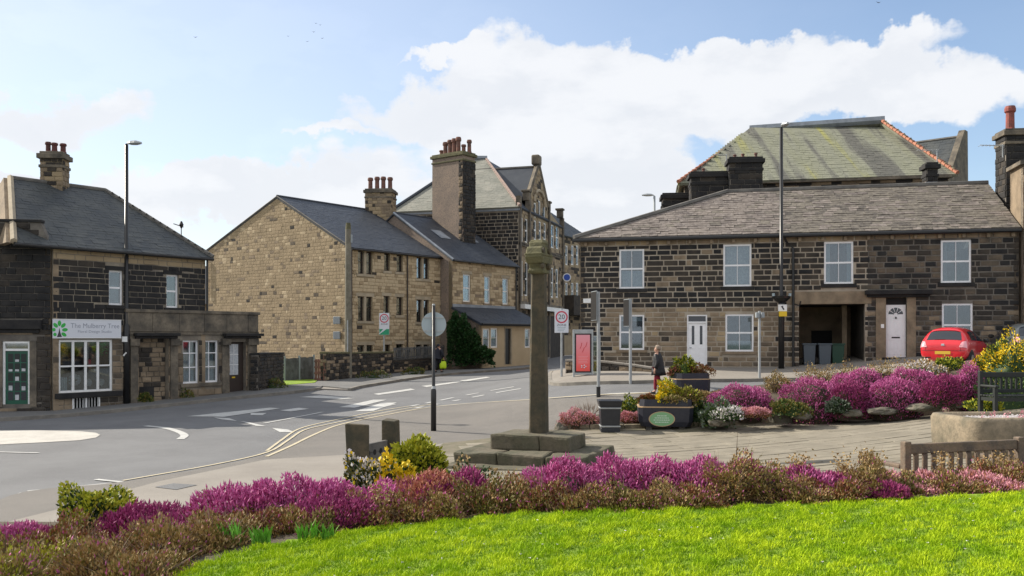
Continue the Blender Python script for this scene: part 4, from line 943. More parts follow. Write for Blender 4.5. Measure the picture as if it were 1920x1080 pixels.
lt0 = ff.P(-.1, za + .02, .25); roofplane(P, h2, lt0, lt1, lr1, fh.P(-.1, 4.75, .03), 'slate', w=.34, g=.22, thick=.012)
MB().prism([fh.P(0, 0, 0), ff.P(0, 0, 0), ff.P(0, za, 0), fh.P(0, 4.7, 0)], fh.u * .2).build('lean_to_end_wall', 'render', h2)
fh.ubox(q := MB(), 0, 4.76, 6.7, 4.95, 0.03, .08); q.build('flashing', 'lead', h2)
gutter(h2, lt0 + fh.n * .05, lt1 + fh.n * .05)
V2 = -fh.n
# big rendered chimney stack standing at the back
cR = Vector((-3.41, 63.0, 0)); Ud = Vector((.80, -.61, 0)); cL_ = cR - Ud * 2.85
ck = chimney(h2, (cL_.x, cL_.y), Ud, 2.85, 1.35, 8.5, 15.55, 'render', None, [(.1, .5, .45, .16), (.27, .4, .95, .18), (.42, .4, 1.05, .18), (.56, .4, 1.1, .18), (.7, .4, 1.15, .18), (.83, .5, .6, .16), (.97, .6, .9, .16)], ch=.25, capm='crossm')
sd_ = Fr(cR, cR + Vector((.61, .80, 0)) * 1.35); stones(sd_, P, 0, sd_.L, 8.5, 15.1, [], .25, (.3, .55), lambda u, z: 'soot' if random.random() < .8 else 'dark', depth=.04)
fc_ = Fr(cL_, cR); stones(fc_, P, fc_.L - .38, fc_.L, 8.5, 15.1, [], .25, (.2, .4), lambda u, z: random.choice(['dark', 'mid', 'soot']), depth=.04)
P.finish(h2)
# --- 5. the school-like institute with hipped roof and arched street gable
K, KE = (.47, 66.0), (4.4, 78.8)
sc = thing('institute_building', 'tall stone institute with a hipped grey roof and an arched gable over the street', 'building', (-2, 72, G(0, 70)))
P = Pieces(); zE = 12.15; z0 = .3; fw_ = Fr((-9.0, 68.8), K); core(fw_, [(0, z0), (fw_.L, z0), (fw_.L, zE), (0, zE)], [], sc, 'mortar')
stones(fw_, P, 2.2, fw_.L, 6.2, zE - .15, [], .27, (.35, .6), lambda u, z: 'soot' if random.random() < .75 else 'dark', joint=.05, depth=.035)
fw_.ubox(q := MB(), 0, zE - .13, fw_.L + .1, zE + .1, -.1, .12); q.build('eaves_course', 'lead', sc)
fk = Fr(K, KE)
def r3(x0, x1, yt, yb): return fk.rect(x0, yt, x1, yb)
RW = [r3(975, 981, 407, 453), r3(984, 990, 410, 455), r3(1001, 1006, 413, 450), r3(1010, 1015, 415, 450), r3(1019, 1024, 418, 450), r3(1033, 1039, 421, 465), r3(1042, 1048, 424, 467),
      r3(975, 981, 488, 555), r3(984, 990, 491, 555), r3(1003, 1008, 495, 555), r3(1033, 1038, 502, 558), r3(1042, 1047, 504, 558)]
RA = [r3(1001, 1006, 380, 408), r3(1009, 1014, 376, 408), r3(1018, 1023, 384, 412)]
uc = fk.pix(1010, 400)[0]; gw_ = 2.75; zg = 12.2
core(fk, [(0, z0), (fk.L, z0), (fk.L, zg), (uc + gw_, zg + 1.0), (uc + gw_, zg + 1.3), (uc, 16.4), (uc - gw_, zg + 1.3), (uc - gw_, zg), (0, zg)], RW + RA, sc, 'mortarb')
res = [r2 for r in RW + RA for r2 in reserve(r, .15, .15)]
stones(fk, P, 0, fk.L, z0, lambda u: zg if abs(u - uc) > gw_ else zg + 1.2 + 2.9 * (1 - abs(u - uc) / gw_), res, .28, (.4, .8), lambda u, z: random.choice(['mid', 'mid', 'buff', 'dark']), joint=.03, depth=.03)
for r in RW: window(fk, sc, r, us=(), zs=(.5,), fw=.11, rec=.05, zbar=.12, m='white', curt=[(0, 1, 0, 1, 'curtain')])
for r in RA:
    window(fk, sc, r, us=(), zs=(), fw=.11, rec=.05, m='white', curt=[(0, 1, 0, 1, 'curtain')])
# arch mould over the middle triplet, string courses, kneelers, finials
c0 = fk.P(uc, fk.rect(1001, 376, 1024, 412)[1] + .5); rr = 1.55; hh_ = fk.rect(1001, 376, 1024, 412)[3] - .15
pts = [fk.P(uc + rr * math.cos(t), hh_ - .2 + 1.05 * math.sin(t), .08) for t in [math.pi * k / 12 for k in range(13)]]; MB().tube(pts, .13, 6).build('arch_mould', 'ashlarb', sc)
for zz in (zat(471, 72), zat(572, 72), 10.1 - .4): fk.ubox(q := MB(), 0, zz - .1, fk.L, zz + .1, -.05, .12); q.build('string_course', 'ashlar', sc)
for u_ in (.0, uc - gw_ - .3, uc + gw_ + .0, fk.L - .35): fk.ubox(q := MB(), u_, z0, u_ + .32, zg + .9, -.2, .16); q.build('pilaster', 'ashlar', sc)
for a, b in ((uc - gw_ - .15, uc), (uc + gw_ + .15, uc)): MB().tube([fk.P(a, zg + 1.25, -.05), fk.P(b, 16.45, -.05)], .17, 4).build('gable_coping', 'ashlar', sc)
fk.ubox(q := MB(), uc - .45, 16.3, uc + .45, 17.1, -.5, .15); q.build('finial', 'ashlar', sc, bevel=.12)
for u_ in (uc - gw_ - .5, uc + gw_ + .05, fk.L - .7): fk.ubox(q := MB(), u_ + .1, zg + .9, u_ + .55, zg + 1.55, -.4, .12); fk.ubox(q, u_, zg + 1.552, u_ + .65, zg + 1.72, -.5, .2); q.build('pinnacle', 'ashlar', sc, bevel=.04)
fk.ubox(q := MB(), .0, zat(577, 68) - .12, 4.2, zat(577, 68) + .2, .1, .5); q.build('fascia', 'white', sc); fk.ubox(q := MB(), 5.5, zat(580, 72) - .12, fk.L, zat(580, 72) + .2, .1, .5); q.build('fascia', 'white', sc)
fk.ubox(q := MB(), .0, z0, fk.L, zat(590, 70), .0, .12); q.build('shop_front', 'dark', sc)
core(Fr(KE, Vector((*KE, 0)) + Vector((-9.5, 2.9, 0))), [(0, z0), (9.5, z0), (9.5, zE), (0, zE)], [], sc, 'mid')
sidewalls(sc, [Vector((-5.1, 81.7, 0)), Vector((-9, 68.8, 0))], z0, zE, 'mid')
A0 = fw_.P(-.2, zE + .1, .2); A1 = fw_.P(fw_.L + .15, zE + .1, .2); AP0 = Vector((-3.55, 74.6, 17.4)); AP1 = Vector((-2.15, 74.4, 17.4)); A2 = fk.P(fk.L, zE + .1, .15); A3 = Vector((-5.1, 81.7, zE))
roofplane(P, sc, A0, A1, AP1, AP0, 'slateg', w=.4, g=.3, thick=.015, backm='slateg')  # slope in the sun gets the paler slate, its light painted in
roofplane(P, sc, A1, A2, AP1 + (A2 - A1) * .3, AP1, 'slate', w=.4, g=.3, thick=.015, backm='slate')  # same roof turned from the sun: shade painted in as darker slate
MB().prism([A3, A0, AP0], (0, 0, -.1)).build('roof', 'slateg', sc); MB().prism([A2, A3, AP0, AP1], (0, 0, -.1)).build('roof', 'slate', sc)
MB().tube([AP1 + Vector((0, 0, .05)), A1 + Vector((0, 0, .1))], .13, 6).build('hip_tiles', 'hipd', sc); MB().tube([AP0 + Vector((0, 0, .05)), A0 + Vector((0, 0, .1))], .13, 6).build('hip_tiles', 'slate', sc)
MB().tube([AP0 + Vector((-.3, 0, .15)), AP1 + Vector((.1, 0, .1))], .2, 6).build('ridge_tiles', 'lead', sc)
gr0 = fk.P(uc, 16.2, -.3); gr1 = gr0 - fk.n * 5.2
for s_ in (-1, 1): MB().prism([fk.P(uc + s_ * (gw_ + .1), zg + 1.2, -.3), gr0, gr1, fk.P(uc + s_ * (gw_ + .1), zg + 1.2, -5.5)], (0, 0, -.12)).build('gable_roof', 'slate', sc)
MB().tube([gr0, gr1], .12, 6).build('ridge_tiles', 'ridge', sc)
P.finish(sc)
# --- 6. further house up the street with the green-grey roof
f6 = Fr((4.55, 80), (7.6, 86)); h6 = thing('far_street_house', 'distant stone house with a green-grey slate roof between the institute and the cottages', 'building', (6, 83, 1))
P = Pieces(); zE = zat(447, 82); RW = []
for (x0, x1) in ((1060, 1065), (1071, 1076), (1080, 1085)):
    for yt, yb in ((460, 497), (530, 562)): RW.append(f6.rect(x0, yt, x1, yb))
core(f6, [(0, .5), (f6.L + 1, .5), (f6.L + 1, zE), (0, zE)], RW, h6, 'mortarb')
stones(f6, P, 0, f6.L + 1, 3, zE, [r2 for r in RW for r2 in reserve(r, .15, .15)], .28, (.4, .8), lambda u, z: random.choice(['mid', 'buff', 'dark']), depth=.03)
for r in RW: window(f6, h6, r, us=(), zs=(.5,), fw=.12, rec=.05, zbar=.12, m='white', curt=[(0, 1, 0, 1, 'curtain')])
sidewalls(h6, [f6.P(f6.L + 1, 0), f6.P(f6.L + 1, 0, -8), f6.P(0, 0, -8), f6.P(0, 0)], .5, zE, 'mid')
g0, g1 = f6.P(-.1, zE, .2), f6.P(f6.L + 1.2, zE, .2); t0, t1 = f6.P(-.1, zE + 3.3, -4), f6.P(f6.L - 2.5, zE + 3.3, -4)
roofplane(P, h6, g0, g1, t1, t0, 'slatel', w=.4, g=.3, thick=.015, backm='slatel'); MB().prism([g1, f6.P(f6.L + 1.2, zE, -8.2), t1], (0, 0, -.1)).build('roof', 'slatel', h6)
MB().prism([t0, t1, f6.P(f6.L + 1.2, zE, -8.2), f6.P(-.1, zE, -8.2)], (0, 0, -.1)).build('roof', 'slatel', h6)
f6.ubox(q := MB(), 1.2, zE + .9, 2.2, zE + 1.5, -1.6, -1.45); q.build('roof_light', 'lead', h6)
q = MB(); f6.ubox(q, -.5, zat(592, 82), f6.L, zat(556, 82), .0, 1.2); q.build('bay_canopy', 'dark', h6)
P.finish(h6)
bs = thing('round_sign', 'blue and white round hanging sign on the far street house', 'sign', W(1063, 520, 78))
p = W(1063, 520, 78); MB().tube([p, p + Vector((0, .06, 0))], .36, 20).build('disc', 'white', bs); MB().tube([p + Vector((0, -.02, 0)), p], .27, 20).build('blue_disc', 'blue', bs)
MB().tube([p + Vector((0, .05, .36)), p + Vector((-.9, .5, .5))], .03, 6).build('bracket', 'blackp', bs)
# --- 7. the row of cottages on the right
TA, TB = (3.01, 40.0), (20.2, 36.1); ft = Fr(TA, TB); EXT = ft.L
tc = thing('cottage_row', 'long sooty stone cottage row with white windows, two white doors and an open passage', 'building', (11, 38, G(11, 38)))
P = Pieces(); zE = 7.02; z0 = .9
up = [(1161, 467, 1208, 541), (1356, 458, 1409, 537), (1545, 453, 1600, 532), (1764, 450, 1821, 530)]; lo = [(1161, 590, 1208, 656), (1360, 589, 1413, 659), (1766, 569, 1824, 650)]
U_ = [ft.rect(*a) for a in up]; L_ = [ft.rect(*a) for a in lo]; D1 = ft.rect(1288, 590, 1326, 688); D2 = ft.rect(1661, 571, 1700, 670); PS = ft.rect(1498, 570, 1622, 692); PS[1] = 1.2
SUR = ft.rect(1642, 558, 1717, 676); T2 = [D2[0], D2[1], D2[2], SUR[3] - .12]
T2[3] = D2[3] + .28
msp = ft.pix(1612, 550)[0] + .35
AH = U_ + L_ + [D1, T2, PS]
core(ft, [(0, z0), (PS[2] + .1, z0), (PS[2] + .1, zE), (0, zE)], U_[:3] + L_[:2] + [D1, [PS[0], PS[1], PS[2], PS[3]]], tc, 'mortar')
core(ft, [(PS[2] + .1, z0), (ft.L, z0), (ft.L, zE), (PS[2] + .1, zE)], U_[3:] + L_[2:] + [T2], tc, 'mortard')
mu = ft.pix(1470, 550)[0]
def palt(u, z):
    n = noise.noise(Vector((u * .3, z * .45, 1))); r = random.random()
    if z > zE - .3: return 'mid' if r < .7 else 'buff'
    if u < mu:
        if z > 4.15 or u < 1.2: return ('soot' if r < .62 else 'dark') if n > -.3 else ('dark' if r < .8 else 'mid')
        if n < -.25 and z < 2.6: return 'dbrown'
        return 'mid' if r < .72 else ('buff' if r < .78 else ('dbrown' if r < .95 else 'dark'))
    if z > 4.0: return 'dark' if r < .45 else ('soot' if r < .75 else 'dbrown')
    return 'dark' if r < .25 else ('dbrown' if r < .62 else ('mid' if r < .92 else 'soot'))
res = []
for R in U_: res += reserve(R, .17, .0)
for R in L_: res += reserve(R, .12, .0)
LP = [PS[0] - .5, PS[3] + .002, PS[2] + .25, PS[3] + .52]; HD = [SUR[0] - .35, SUR[3] + .02, SUR[2] + .5, SUR[3] + .3]
res += [D1, PS, SUR, LP, HD, [D1[0] - .02, D1[1] - .2, D1[2] + .02, D1[1]]]
stones(ft, P, 0, ft.L, z0, zE - .02, res, .222, (.32, .78), palt, joint=.052, depth=.022)
for k, R in enumerate(U_):
    window(ft, tc, R, us=(.5,), zs=(.5,), fw=.075, rec=.03, zbar=.07, bar=.022, sill=(.16, 'soot'), curt=[[(0, 1, .0, .45, 'curtain'), (0, .25, .45, 1, 'curtaind')], [(0, 1, 0, 1, 'curtain')], [(0, .18, .0, 1, 'curtain'), (.84, 1, 0, 1, 'curtain')], [(0, .2, 0, 1, 'curtaind')]][k])
for k, R in enumerate(L_):
    window(ft, tc, R, us=(.5,), zs=(.5,), fw=.075, rec=.03, zbar=.07, bar=.022, sill=(.12, 'mid'), curt=[[(0, 1, .85, 1, 'curtain')], [(0, 1, 0, .26, 'curtain')], None][k])
# door 1
tr_ = D1[1] + (D1[3] - D1[1]) * .86; q = MB()
for r_ in ((D1[0], D1[1], D1[0] + .06, D1[3]), (D1[2] - .06, D1[1], D1[2], D1[3]), (D1[0] + .06, D1[3] - .06, D1[2] - .06, D1[3]), (D1[0] + .06, tr_ - .04, D1[2] - .06, tr_ + .02)): ft.ubox(q, *r_, -.12, -.02)
df = q.build('door_frame', 'upvc', tc); ft.ubox(q := MB(), D1[0] + .06, tr_ + .02, D1[2] - .06, D1[3] - .06, -.1, -.09); q.build('fanlight', 'carglass', df)
ft.ubox(q := MB(), D1[0] + .062, D1[1], D1[2] - .062, tr_ - .042, -.12, -.07); d_ = q.build('door', 'upvc', tc, label='white door with two narrow upright panes')
um = (D1[0] + D1[2]) / 2
for s_ in (-1, 1):
    zz = D1[1] + (tr_ - D1[1]) * .5; ft.ubox(q := MB(), um + s_ * .17 - .055, zz, um + s_ * .17 + .055, zz + .8, -.069, -.064); q.build('pane', 'carglass', d_)
    q = MB(); a, b, c, e = um + s_ * .19 - .13, um + s_ * .19 + .13, D1[1] + .15, zz - .15
    for r_ in ((a, c, a + .02, e), (b - .02, c, b, e), (a, c, b, c + .02), (a, e - .02, b, e)): ft.ubox(q, *r_, -.0695, -.06)
    q.build('panel_moulding', 'upvc', d_)
MB().tube([ft.P(D1[0] + .1, tr_ - 1.1, -.03), ft.P(D1[0] + .2, tr_ - 1.1, -.03)], .018, 6).build('handle', 'galv', d_)
ft.ubox(q := MB(), D1[0] - .1, z0, D1[2] + .1, D1[1] - .003, -.1, .3); q.build('doorstep', 'ashlar', tc)
# door 2 with stone surround and hood
q = MB(); ft.ubox(q, SUR[0], SUR[1] - .3, D2[0] - .003, SUR[3], -.1, .05); ft.ubox(q, D2[2] + .003, SUR[1] - .3, SUR[2], SUR[3], -.1, .05); ft.ubox(q, D2[0] - .003, T2[3] + .002, D2[2] + .003, SUR[3], -.1, .05); q.build('door_surround', 'ashlarb' if 0 else 'mid', tc, bevel=.006)
q = MB(); ft.ubox(q, HD[0], HD[1], HD[2], HD[1] + .1, -.1, .2); ft.ubox(q, HD[0] - .08, HD[1] + .102, HD[2] + .08, HD[3], -.1, .34); q.build('door_hood', 'soot', tc, bevel=.015)
ft.ubox(q := MB(), D2[0], D2[3] + .0, D2[2], T2[3], -.2, -.14); q.build('transom_panel', 'dark_in', tc)
ft.ubox(q := MB(), D2[0] + .02, D2[1], D2[2] - .02, D2[3] - .01, -.16, -.11); d_ = q.build('door', 'upvc', tc, label='white panelled door with a fan-shaped light')
um = (D2[0] + D2[2]) / 2; hf = (D2[2] - D2[0]) * .36; zc = D2[3] - .12 - hf
for k in range(5):
    a0, a1 = math.pi * (k + .08) / 5, math.pi * (k + .92) / 5; q = MB()
    q.add([ft.P(um + hf * r_ * math.cos(t), zc + hf * r_ * math.sin(t), -.108) for r_, t in ((.25, a0), (1, a0), (1, (a0 + a1) / 2), (1, a1), (.25, a1))], [(0, 1, 2, 3, 4)]); q.build('pane', 'carglass', d_)
for s_ in (-1, 1):
    for z_, z1_ in ((D2[1] + .12, D2[1] + .72), (D2[1] + .9, zc - .12)):
        a, b = um + s_ * .19 - .14, um + s_ * .19 + .14; q = MB()
        for r_ in ((a, z_, a + .02, z1_), (b - .02, z_, b, z1_), (a, z_, b, z_ + .02), (a, z1_ - .02, b, z1_)): ft.ubox(q, *r_, -.109, -.10)
        q.build('panel_moulding', 'upvc', d_)
ft.ubox(q := MB(), um - .16, D2[1] + .78, um + .16, D2[1] + .84, -.109, -.1); q.build('letter_box', 'blackp', d_); MB().tube([ft.P(um, zc - .1, -.1), ft.P(um, zc - .17, -.08)], .03, 6).build('knocker', 'blackp', d_)
ft.ubox(q := MB(), D2[0] - .15, SUR[1] - .4, D2[2] + .15, D2[1] - .003, -.1, .35); q.build('doorstep', 'soot', tc)
ft.ubox(q := MB(), D2[0] - .2, D2[1] + 1.2, D2[0] - .08, D2[1] + 1.36, .052, .07); q.build('number_plate', 'white', tc)
# passage
ft.ubox(q := MB(), *LP, -.3, .03); q.build('passage_lintel', 'mid', tc, bevel=.01)
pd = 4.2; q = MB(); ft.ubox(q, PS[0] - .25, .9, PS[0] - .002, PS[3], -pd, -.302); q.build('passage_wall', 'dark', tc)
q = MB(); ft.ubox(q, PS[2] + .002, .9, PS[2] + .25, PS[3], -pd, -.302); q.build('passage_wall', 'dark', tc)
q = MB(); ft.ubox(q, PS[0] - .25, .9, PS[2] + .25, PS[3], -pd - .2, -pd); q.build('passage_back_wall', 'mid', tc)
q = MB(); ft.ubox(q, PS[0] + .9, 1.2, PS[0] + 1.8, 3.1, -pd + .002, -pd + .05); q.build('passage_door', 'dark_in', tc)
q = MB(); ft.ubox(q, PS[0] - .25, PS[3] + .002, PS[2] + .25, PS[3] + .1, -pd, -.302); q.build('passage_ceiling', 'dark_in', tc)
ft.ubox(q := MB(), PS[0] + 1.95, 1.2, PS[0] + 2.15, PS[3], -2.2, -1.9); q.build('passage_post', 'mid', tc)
# corbel course, gutter, pipes
u = .2
while u < ft.L: ft.ubox(q := MB(), u, zE - .22, u + .12, zE - .06, .0, .16); q.build('gutter_bracket', 'mid', tc); u += .9
ft.ubox(q := MB(), -.05, zE - .05, ft.L, zE + .06, -.25, .12); q.build('eaves_course', 'mid', tc)
gutter(tc, ft.P(-.3, zE + .02, .24), ft.P(ft.L, zE + .02, .24), r=.085)
ud = ft.pix(1487, 560)[0]; pipe(tc, [ft.P(ud - .35, zE - .05, .24), ft.P(ud - .3, zE - .2, .12), ft.P(ud, zE - .5, .1), ft.P(ud, 1.3, .1)], r=.055)
pipe(tc, [ft.P(ud, 4.2, .1), ft.P(ud + .25, 4.1, .1), ft.P(ud + .3, 4.3, .1)], r=.03)
DP = 8.6; zR = 9.62
Bk = lambda u, z: ft.P(u, z, -DP)
sidewalls(tc, [ft.P(ft.L, 0), Bk(ft.L, 0), Bk(0, 0), ft.P(0, 0)], z0, zE, 'mid')
uh = 6.4; e0, e1 = ft.P(-.25, zE + .1, .2), ft.P(ft.L + .0, zE + .1, .2); rr0, rr1 = ft.P(uh, zR, -DP / 2), ft.P(ft.L + .0, zR, -DP / 2)
def palr(s, t):
    r = random.random()
    if s < mu + .6 - t * .12: return 'slates' if r < .85 else 'slates2'
    return 'slates2' if r < .8 else 'slates'
roofplane(P, tc, e0, e1, rr1, rr0, 'slates', w=.42, g=.25, thick=.034, backm='ridge', pal=palr)
b0, b1 = Bk(-.25, zE + .1), Bk(ft.L, zE + .1)
MB().prism([b0, e0, rr0], (0, 0, -.1)).build('roof', 'slates', tc); MB().prism([b0, b1, rr1, rr0], (0, 0, -.1)).build('roof', 'slates', tc)
MB().tube([e0 + Vector((0, 0, .05)), rr0 + Vector((0, 0, .06))], .12, 6).build('hip_tiles', 'ridge', tc); MB().tube([rr0 + Vector((0, 0, .03)), rr1 + Vector((0, 0, .03))], .13, 6).build('ridge_tiles', 'ridge', tc)
# black stacks
dark_p = lambda u, z: 'soot' if random.random() < .8 else 'dark'
def stack(px0, px1, pyt, Y, zb, pots, wv=1.0):
    return chimney(tc, (xat(px0, Y), Y), (1, -.1, 0), (px1 - px0) / FOC * Y, wv, zb, zat(pyt, Y) - .1, 'mortard', dark_p, pots, P=P, ch=.28, lens=(.4, .8), capm='soot')
stack(1296, 1366, 326, 44.4, 8.3, [(.35, .5, .25, .08)]); stack(1368, 1428, 299, 43.9, 8.8, [(.2, .5, .22, .08), (.45, .5, .25, .08), (.85, .5, .28, .08)], .9)
stack(1243, 1292, 366, 46.0, 8.0, []); stack(1738, 1757, 309, 41.8, 9.5, [], .6)
ld = MB(); p = W(1320, 388, 42.8); ld.obox(W(1325, 391, 42.9), (1.1, -.1, 0), (0, .1, .0), (0, .05, .3)); ld.build('lead_flashing', 'lead', tc)
ld = MB(); ld.obox(W(1737, 351, 41.3), (.5, -.05, 0), (0, .1, .0), (0, .05, .25)); ld.build('lead_flashing', 'lead', tc)
def cable(par, pts, name='cable', m='ridge', r=.012): MB().tube([W(*p) for p in pts], r, 5).build(name, m, par)
cable(tc, [(1759, 345, 41.2), (1775, 375, 40.0), (1792, 400, 39.0), (1815, 420, 38.0), (1832, 428, 37.2)], m='upvc')
P.finish(tc)
# --- 8. mossy-roofed hall behind the cottages
hl = thing('hall_building', 'tall hall behind the cottages with a mossy slate hipped roof edged in terracotta', 'building', (15, 50, 1.5))
P = Pieces(); ze = 10.9
a0, a1 = Vector((8.75, 47.8, ze)), Vector((22.2, 45.2, ze)); q0, q1 = Vector((xat(1412, 53.5), 53.5, zat(246, 53.5))), Vector((xat(1652, 51.2), 51.2, zat(228, 51.2)))
q1.z = q0.z = (q0.z + q1.z) / 2
b0, b1 = a0 + Vector((1.8, 12, 0)), a1 + Vector((1.8, 12, 0))
roofplane(P, hl, a0, a1, q1, q0, 'moss', w=.36, g=.25, thick=.02, backm='moss')
roofplane(P, hl, b0, a0, q0, q0, 'moss', w=.6, g=.4, backm='moss'); roofplane(P, hl, a1, b1, q1, q1, 'moss', w=.6, g=.4, backm='moss'); MB().prism([b0, b1, q1, q0], (0, 0, -.1)).build('roof', 'moss', hl)
for a, b in ((a0, q0), (a1, q1)):
    n_ = 22
    for k in range(n_): MB().tube([a.lerp(b, k / n_) + Vector((0, -.03, .09)), a.lerp(b, (k + .96) / n_) + Vector((0, -.03, .07))], [.11, .09], 6).build('hip_tile', 'terra', hl)
MB().tube([q0 + Vector((-.2, 0, .12)), q1 + Vector((.2, 0, .12))], .24, 6).build('ridge_cap', 'lead', hl)
fa = Fr(a0, a1); core(Fr((a0.x + .4, a0.y + .3), (a1.x - .3, a1.y + .3)), [(0, 1.5), (fa.L - .7, 1.5), (fa.L - .7, ze), (0, ze)], [], hl, 'mortard')
f8 = Fr((a0.x + .4, a0.y + .3), (a1.x - .3, a1.y + .3)); stones(f8, P, 0, f8.L, 9.6, ze - .1, [], .27, (.4, .8), lambda u, z: random.choice(['dark', 'soot', 'mid']))
f8.ubox(q := MB(), -.1, ze - .12, f8.L + .1, ze + .04, -.1, .28); q.build('eaves_course', 'ashlar', hl)
sidewalls(hl, [Vector((a1.x - .3, a1.y + .3, 0)), b1 + Vector((-.4, -.3, -ze)), b0 + Vector((.4, -.3, -ze)), Vector((a0.x + .4, a0.y + .3, 0))], 1.5, ze, 'mid')
P.finish(hl)
# --- 9. gabled house behind on the right, and the house at the right edge
hb_ = thing('rear_house', 'slate-roofed house with an upstand gable coping behind the right end of the hall', 'building', (25, 56, 1.8)); P = Pieces()
r_a, r_b = W(1708, 270, 58), W(1803, 262, 56); r_b.z = r_a.z; s_ = (r_b - r_a).normalized(); fo = Vector((s_.y, -s_.x, 0))
roofplane(P, hb_, r_a + fo * 4 - Vector((0, 0, 3.6)), r_b + fo * 4 - Vector((0, 0, 3.6)), r_b, r_a, 'slatel', w=.4, g=.28, thick=.015, backm='slatel')
MB().prism([r_b + Vector((0, 0, .3)) , r_b + fo * .6 + Vector((0, 0, .3)), r_b + fo * 4.2 - Vector((0, 0, 3.5)), r_b + fo * 4.2 - Vector((0, 0, 10)), r_b - fo * .3 - Vector((0, 0, 10))], s_ * .35).build('gable_wall', 'ashlar', hb_)
MB().tube([r_a + Vector((0, 0, .04)), r_b + Vector((0, 0, .04))], .1, 6).build('ridge_tiles', 'ridge', hb_)
fx = Fr(r_a + fo * 3.8, r_b + fo * 3.8); core(fx, [(0, 1.8), (fx.L, 1.8), (fx.L, r_a.z - 3.6), (0, r_a.z - 3.6)], [], hb_, 'mid'); fx = Fr(r_a, r_b); core(fx, [(0, 1.8), (fx.L, 1.8), (fx.L, r_a.z - .1), (0, r_a.z - .1)], [], hb_, 'mid')
fx = Fr(r_a, r_a + fo * 3.8); core(fx, [(0, 1.8), (fx.L, 1.8), (fx.L, r_a.z - 3.6), (0, r_a.z - .1)], [], hb_, 'mid')
P.finish(hb_)
eh = thing('end_house', 'taller dark stone house at the right end of the cottages with a big chimney stack', 'building', (22, 36, 2)); P = Pieces()
fe = Fr((ft.P(ft.L + .02, 0).x, ft.P(ft.L, 0, .25).y), (26.0, 34.6)); zt = zat(310, 36)
core(fe, [(0, 1.2), (fe.L, 1.2), (fe.L, zt), (0, zt)], [], eh, 'mortar'); stones(fe, P, 0, fe.L, 1.2, zt - .02, [], .27, (.4, .9), lambda u, z: random.choice(['dark', 'soot', 'mid', 'mid']))
sidewalls(eh, [fe.P(fe.L, 0), fe.P(fe.L, 0, -1.6), fe.P(0, 0, -1.6), fe.P(0, 0)], 1.2, zt, 'mid')
MB().prism([fe.P(-.1, zt, .2), fe.P(fe.L, zt, .2), fe.P(fe.L, zt + 2.6, -4), fe.P(-.1, zt + 2.6, -4)], (0, 0, -.12)).build('roof', 'slates2', eh) if False else None
fe.ubox(q := MB(), -.15, zt, fe.L, zt + .15, -1.6, .15); q.build('flat_coping', 'ashlar', eh)
chimney(eh, (xat(1886, 38.5), 38.5), (1, -.1, 0), 1.9, 1.0, 7.2, zat(246, 38.5) - .1, 'mortard', dark_p, [(.18, .4, 1.05, .2), (.72, .4, .8, .2)], P=P, ch=.27, lens=(.35, .7), potm='potr')
P.finish(eh)
def aerial(px, py, Y, w, label, pole=1.2, flip=1):
    p = W(px, py, Y); t = thing('tv_aerial', label, 'aerial', p); MB().tube([p - Vector((0, 0, pole)), p + Vector((0, 0, .05))], .025, 6).build('mast', 'galv', t)
    q = MB(); q.tube([p, p + Vector((flip * w, 0, .02))], .018, 5)
    for k in range(7): c = p + Vector((flip * w * k / 6, 0, 0)); q.tube([c - Vector((0, .18, 0)), c + Vector((0, .18, 0))], .009, 4)
    q.build('boom', 'galv', t)
aerial(1880, 273, 38.4, .95, 'long thin television aerial pointing left from the right-hand chimney', .5, -1)
aerial(1757, 282, 41.8, .9, 'television aerial on the small black chimney before the terracotta hip', 1.0, -1)
aerial(1362, 291, 44.6, .7, 'faint television aerial left of the tallest black chimney', .4, -1)
dp = W(340, 430, 40.5); sdsh = thing('satellite_mast', 'thin mast with a small aerial on the left hip behind the corner shop', 'aerial', dp - Vector((0, 0, .7)))
MB().tube([dp - Vector((0, 0, 1.3)), dp + Vector((0, 0, .35))], .025, 6).build('mast', 'galv', sdsh); q = MB(); q.tube([dp + Vector((-.35, 0, .25)), dp + Vector((.1, 0, .1))], .02, 5)
q.lathe(dp + Vector((.02, -.05, .2)), [(.03, -.16), (.10, 0), (.03, .16)], 8); q.build('receiver', 'blackp', sdsh)
fh_ = thing('distant_house', 'dark slate roof glimpsed in the gap between the corner shop and the gable', 'building', (-22, 68, 0))
MB().box(-26, -20, 66, 72, 0, 5.2).build('wall', 'mid', fh_); MB().prism([(-26.2, 65.8, 5.2), (-26.2, 72.2, 5.2), (-26.2, 69, 8.2)], (6.4, 0, 0)).build('roof', 'slate', fh_)
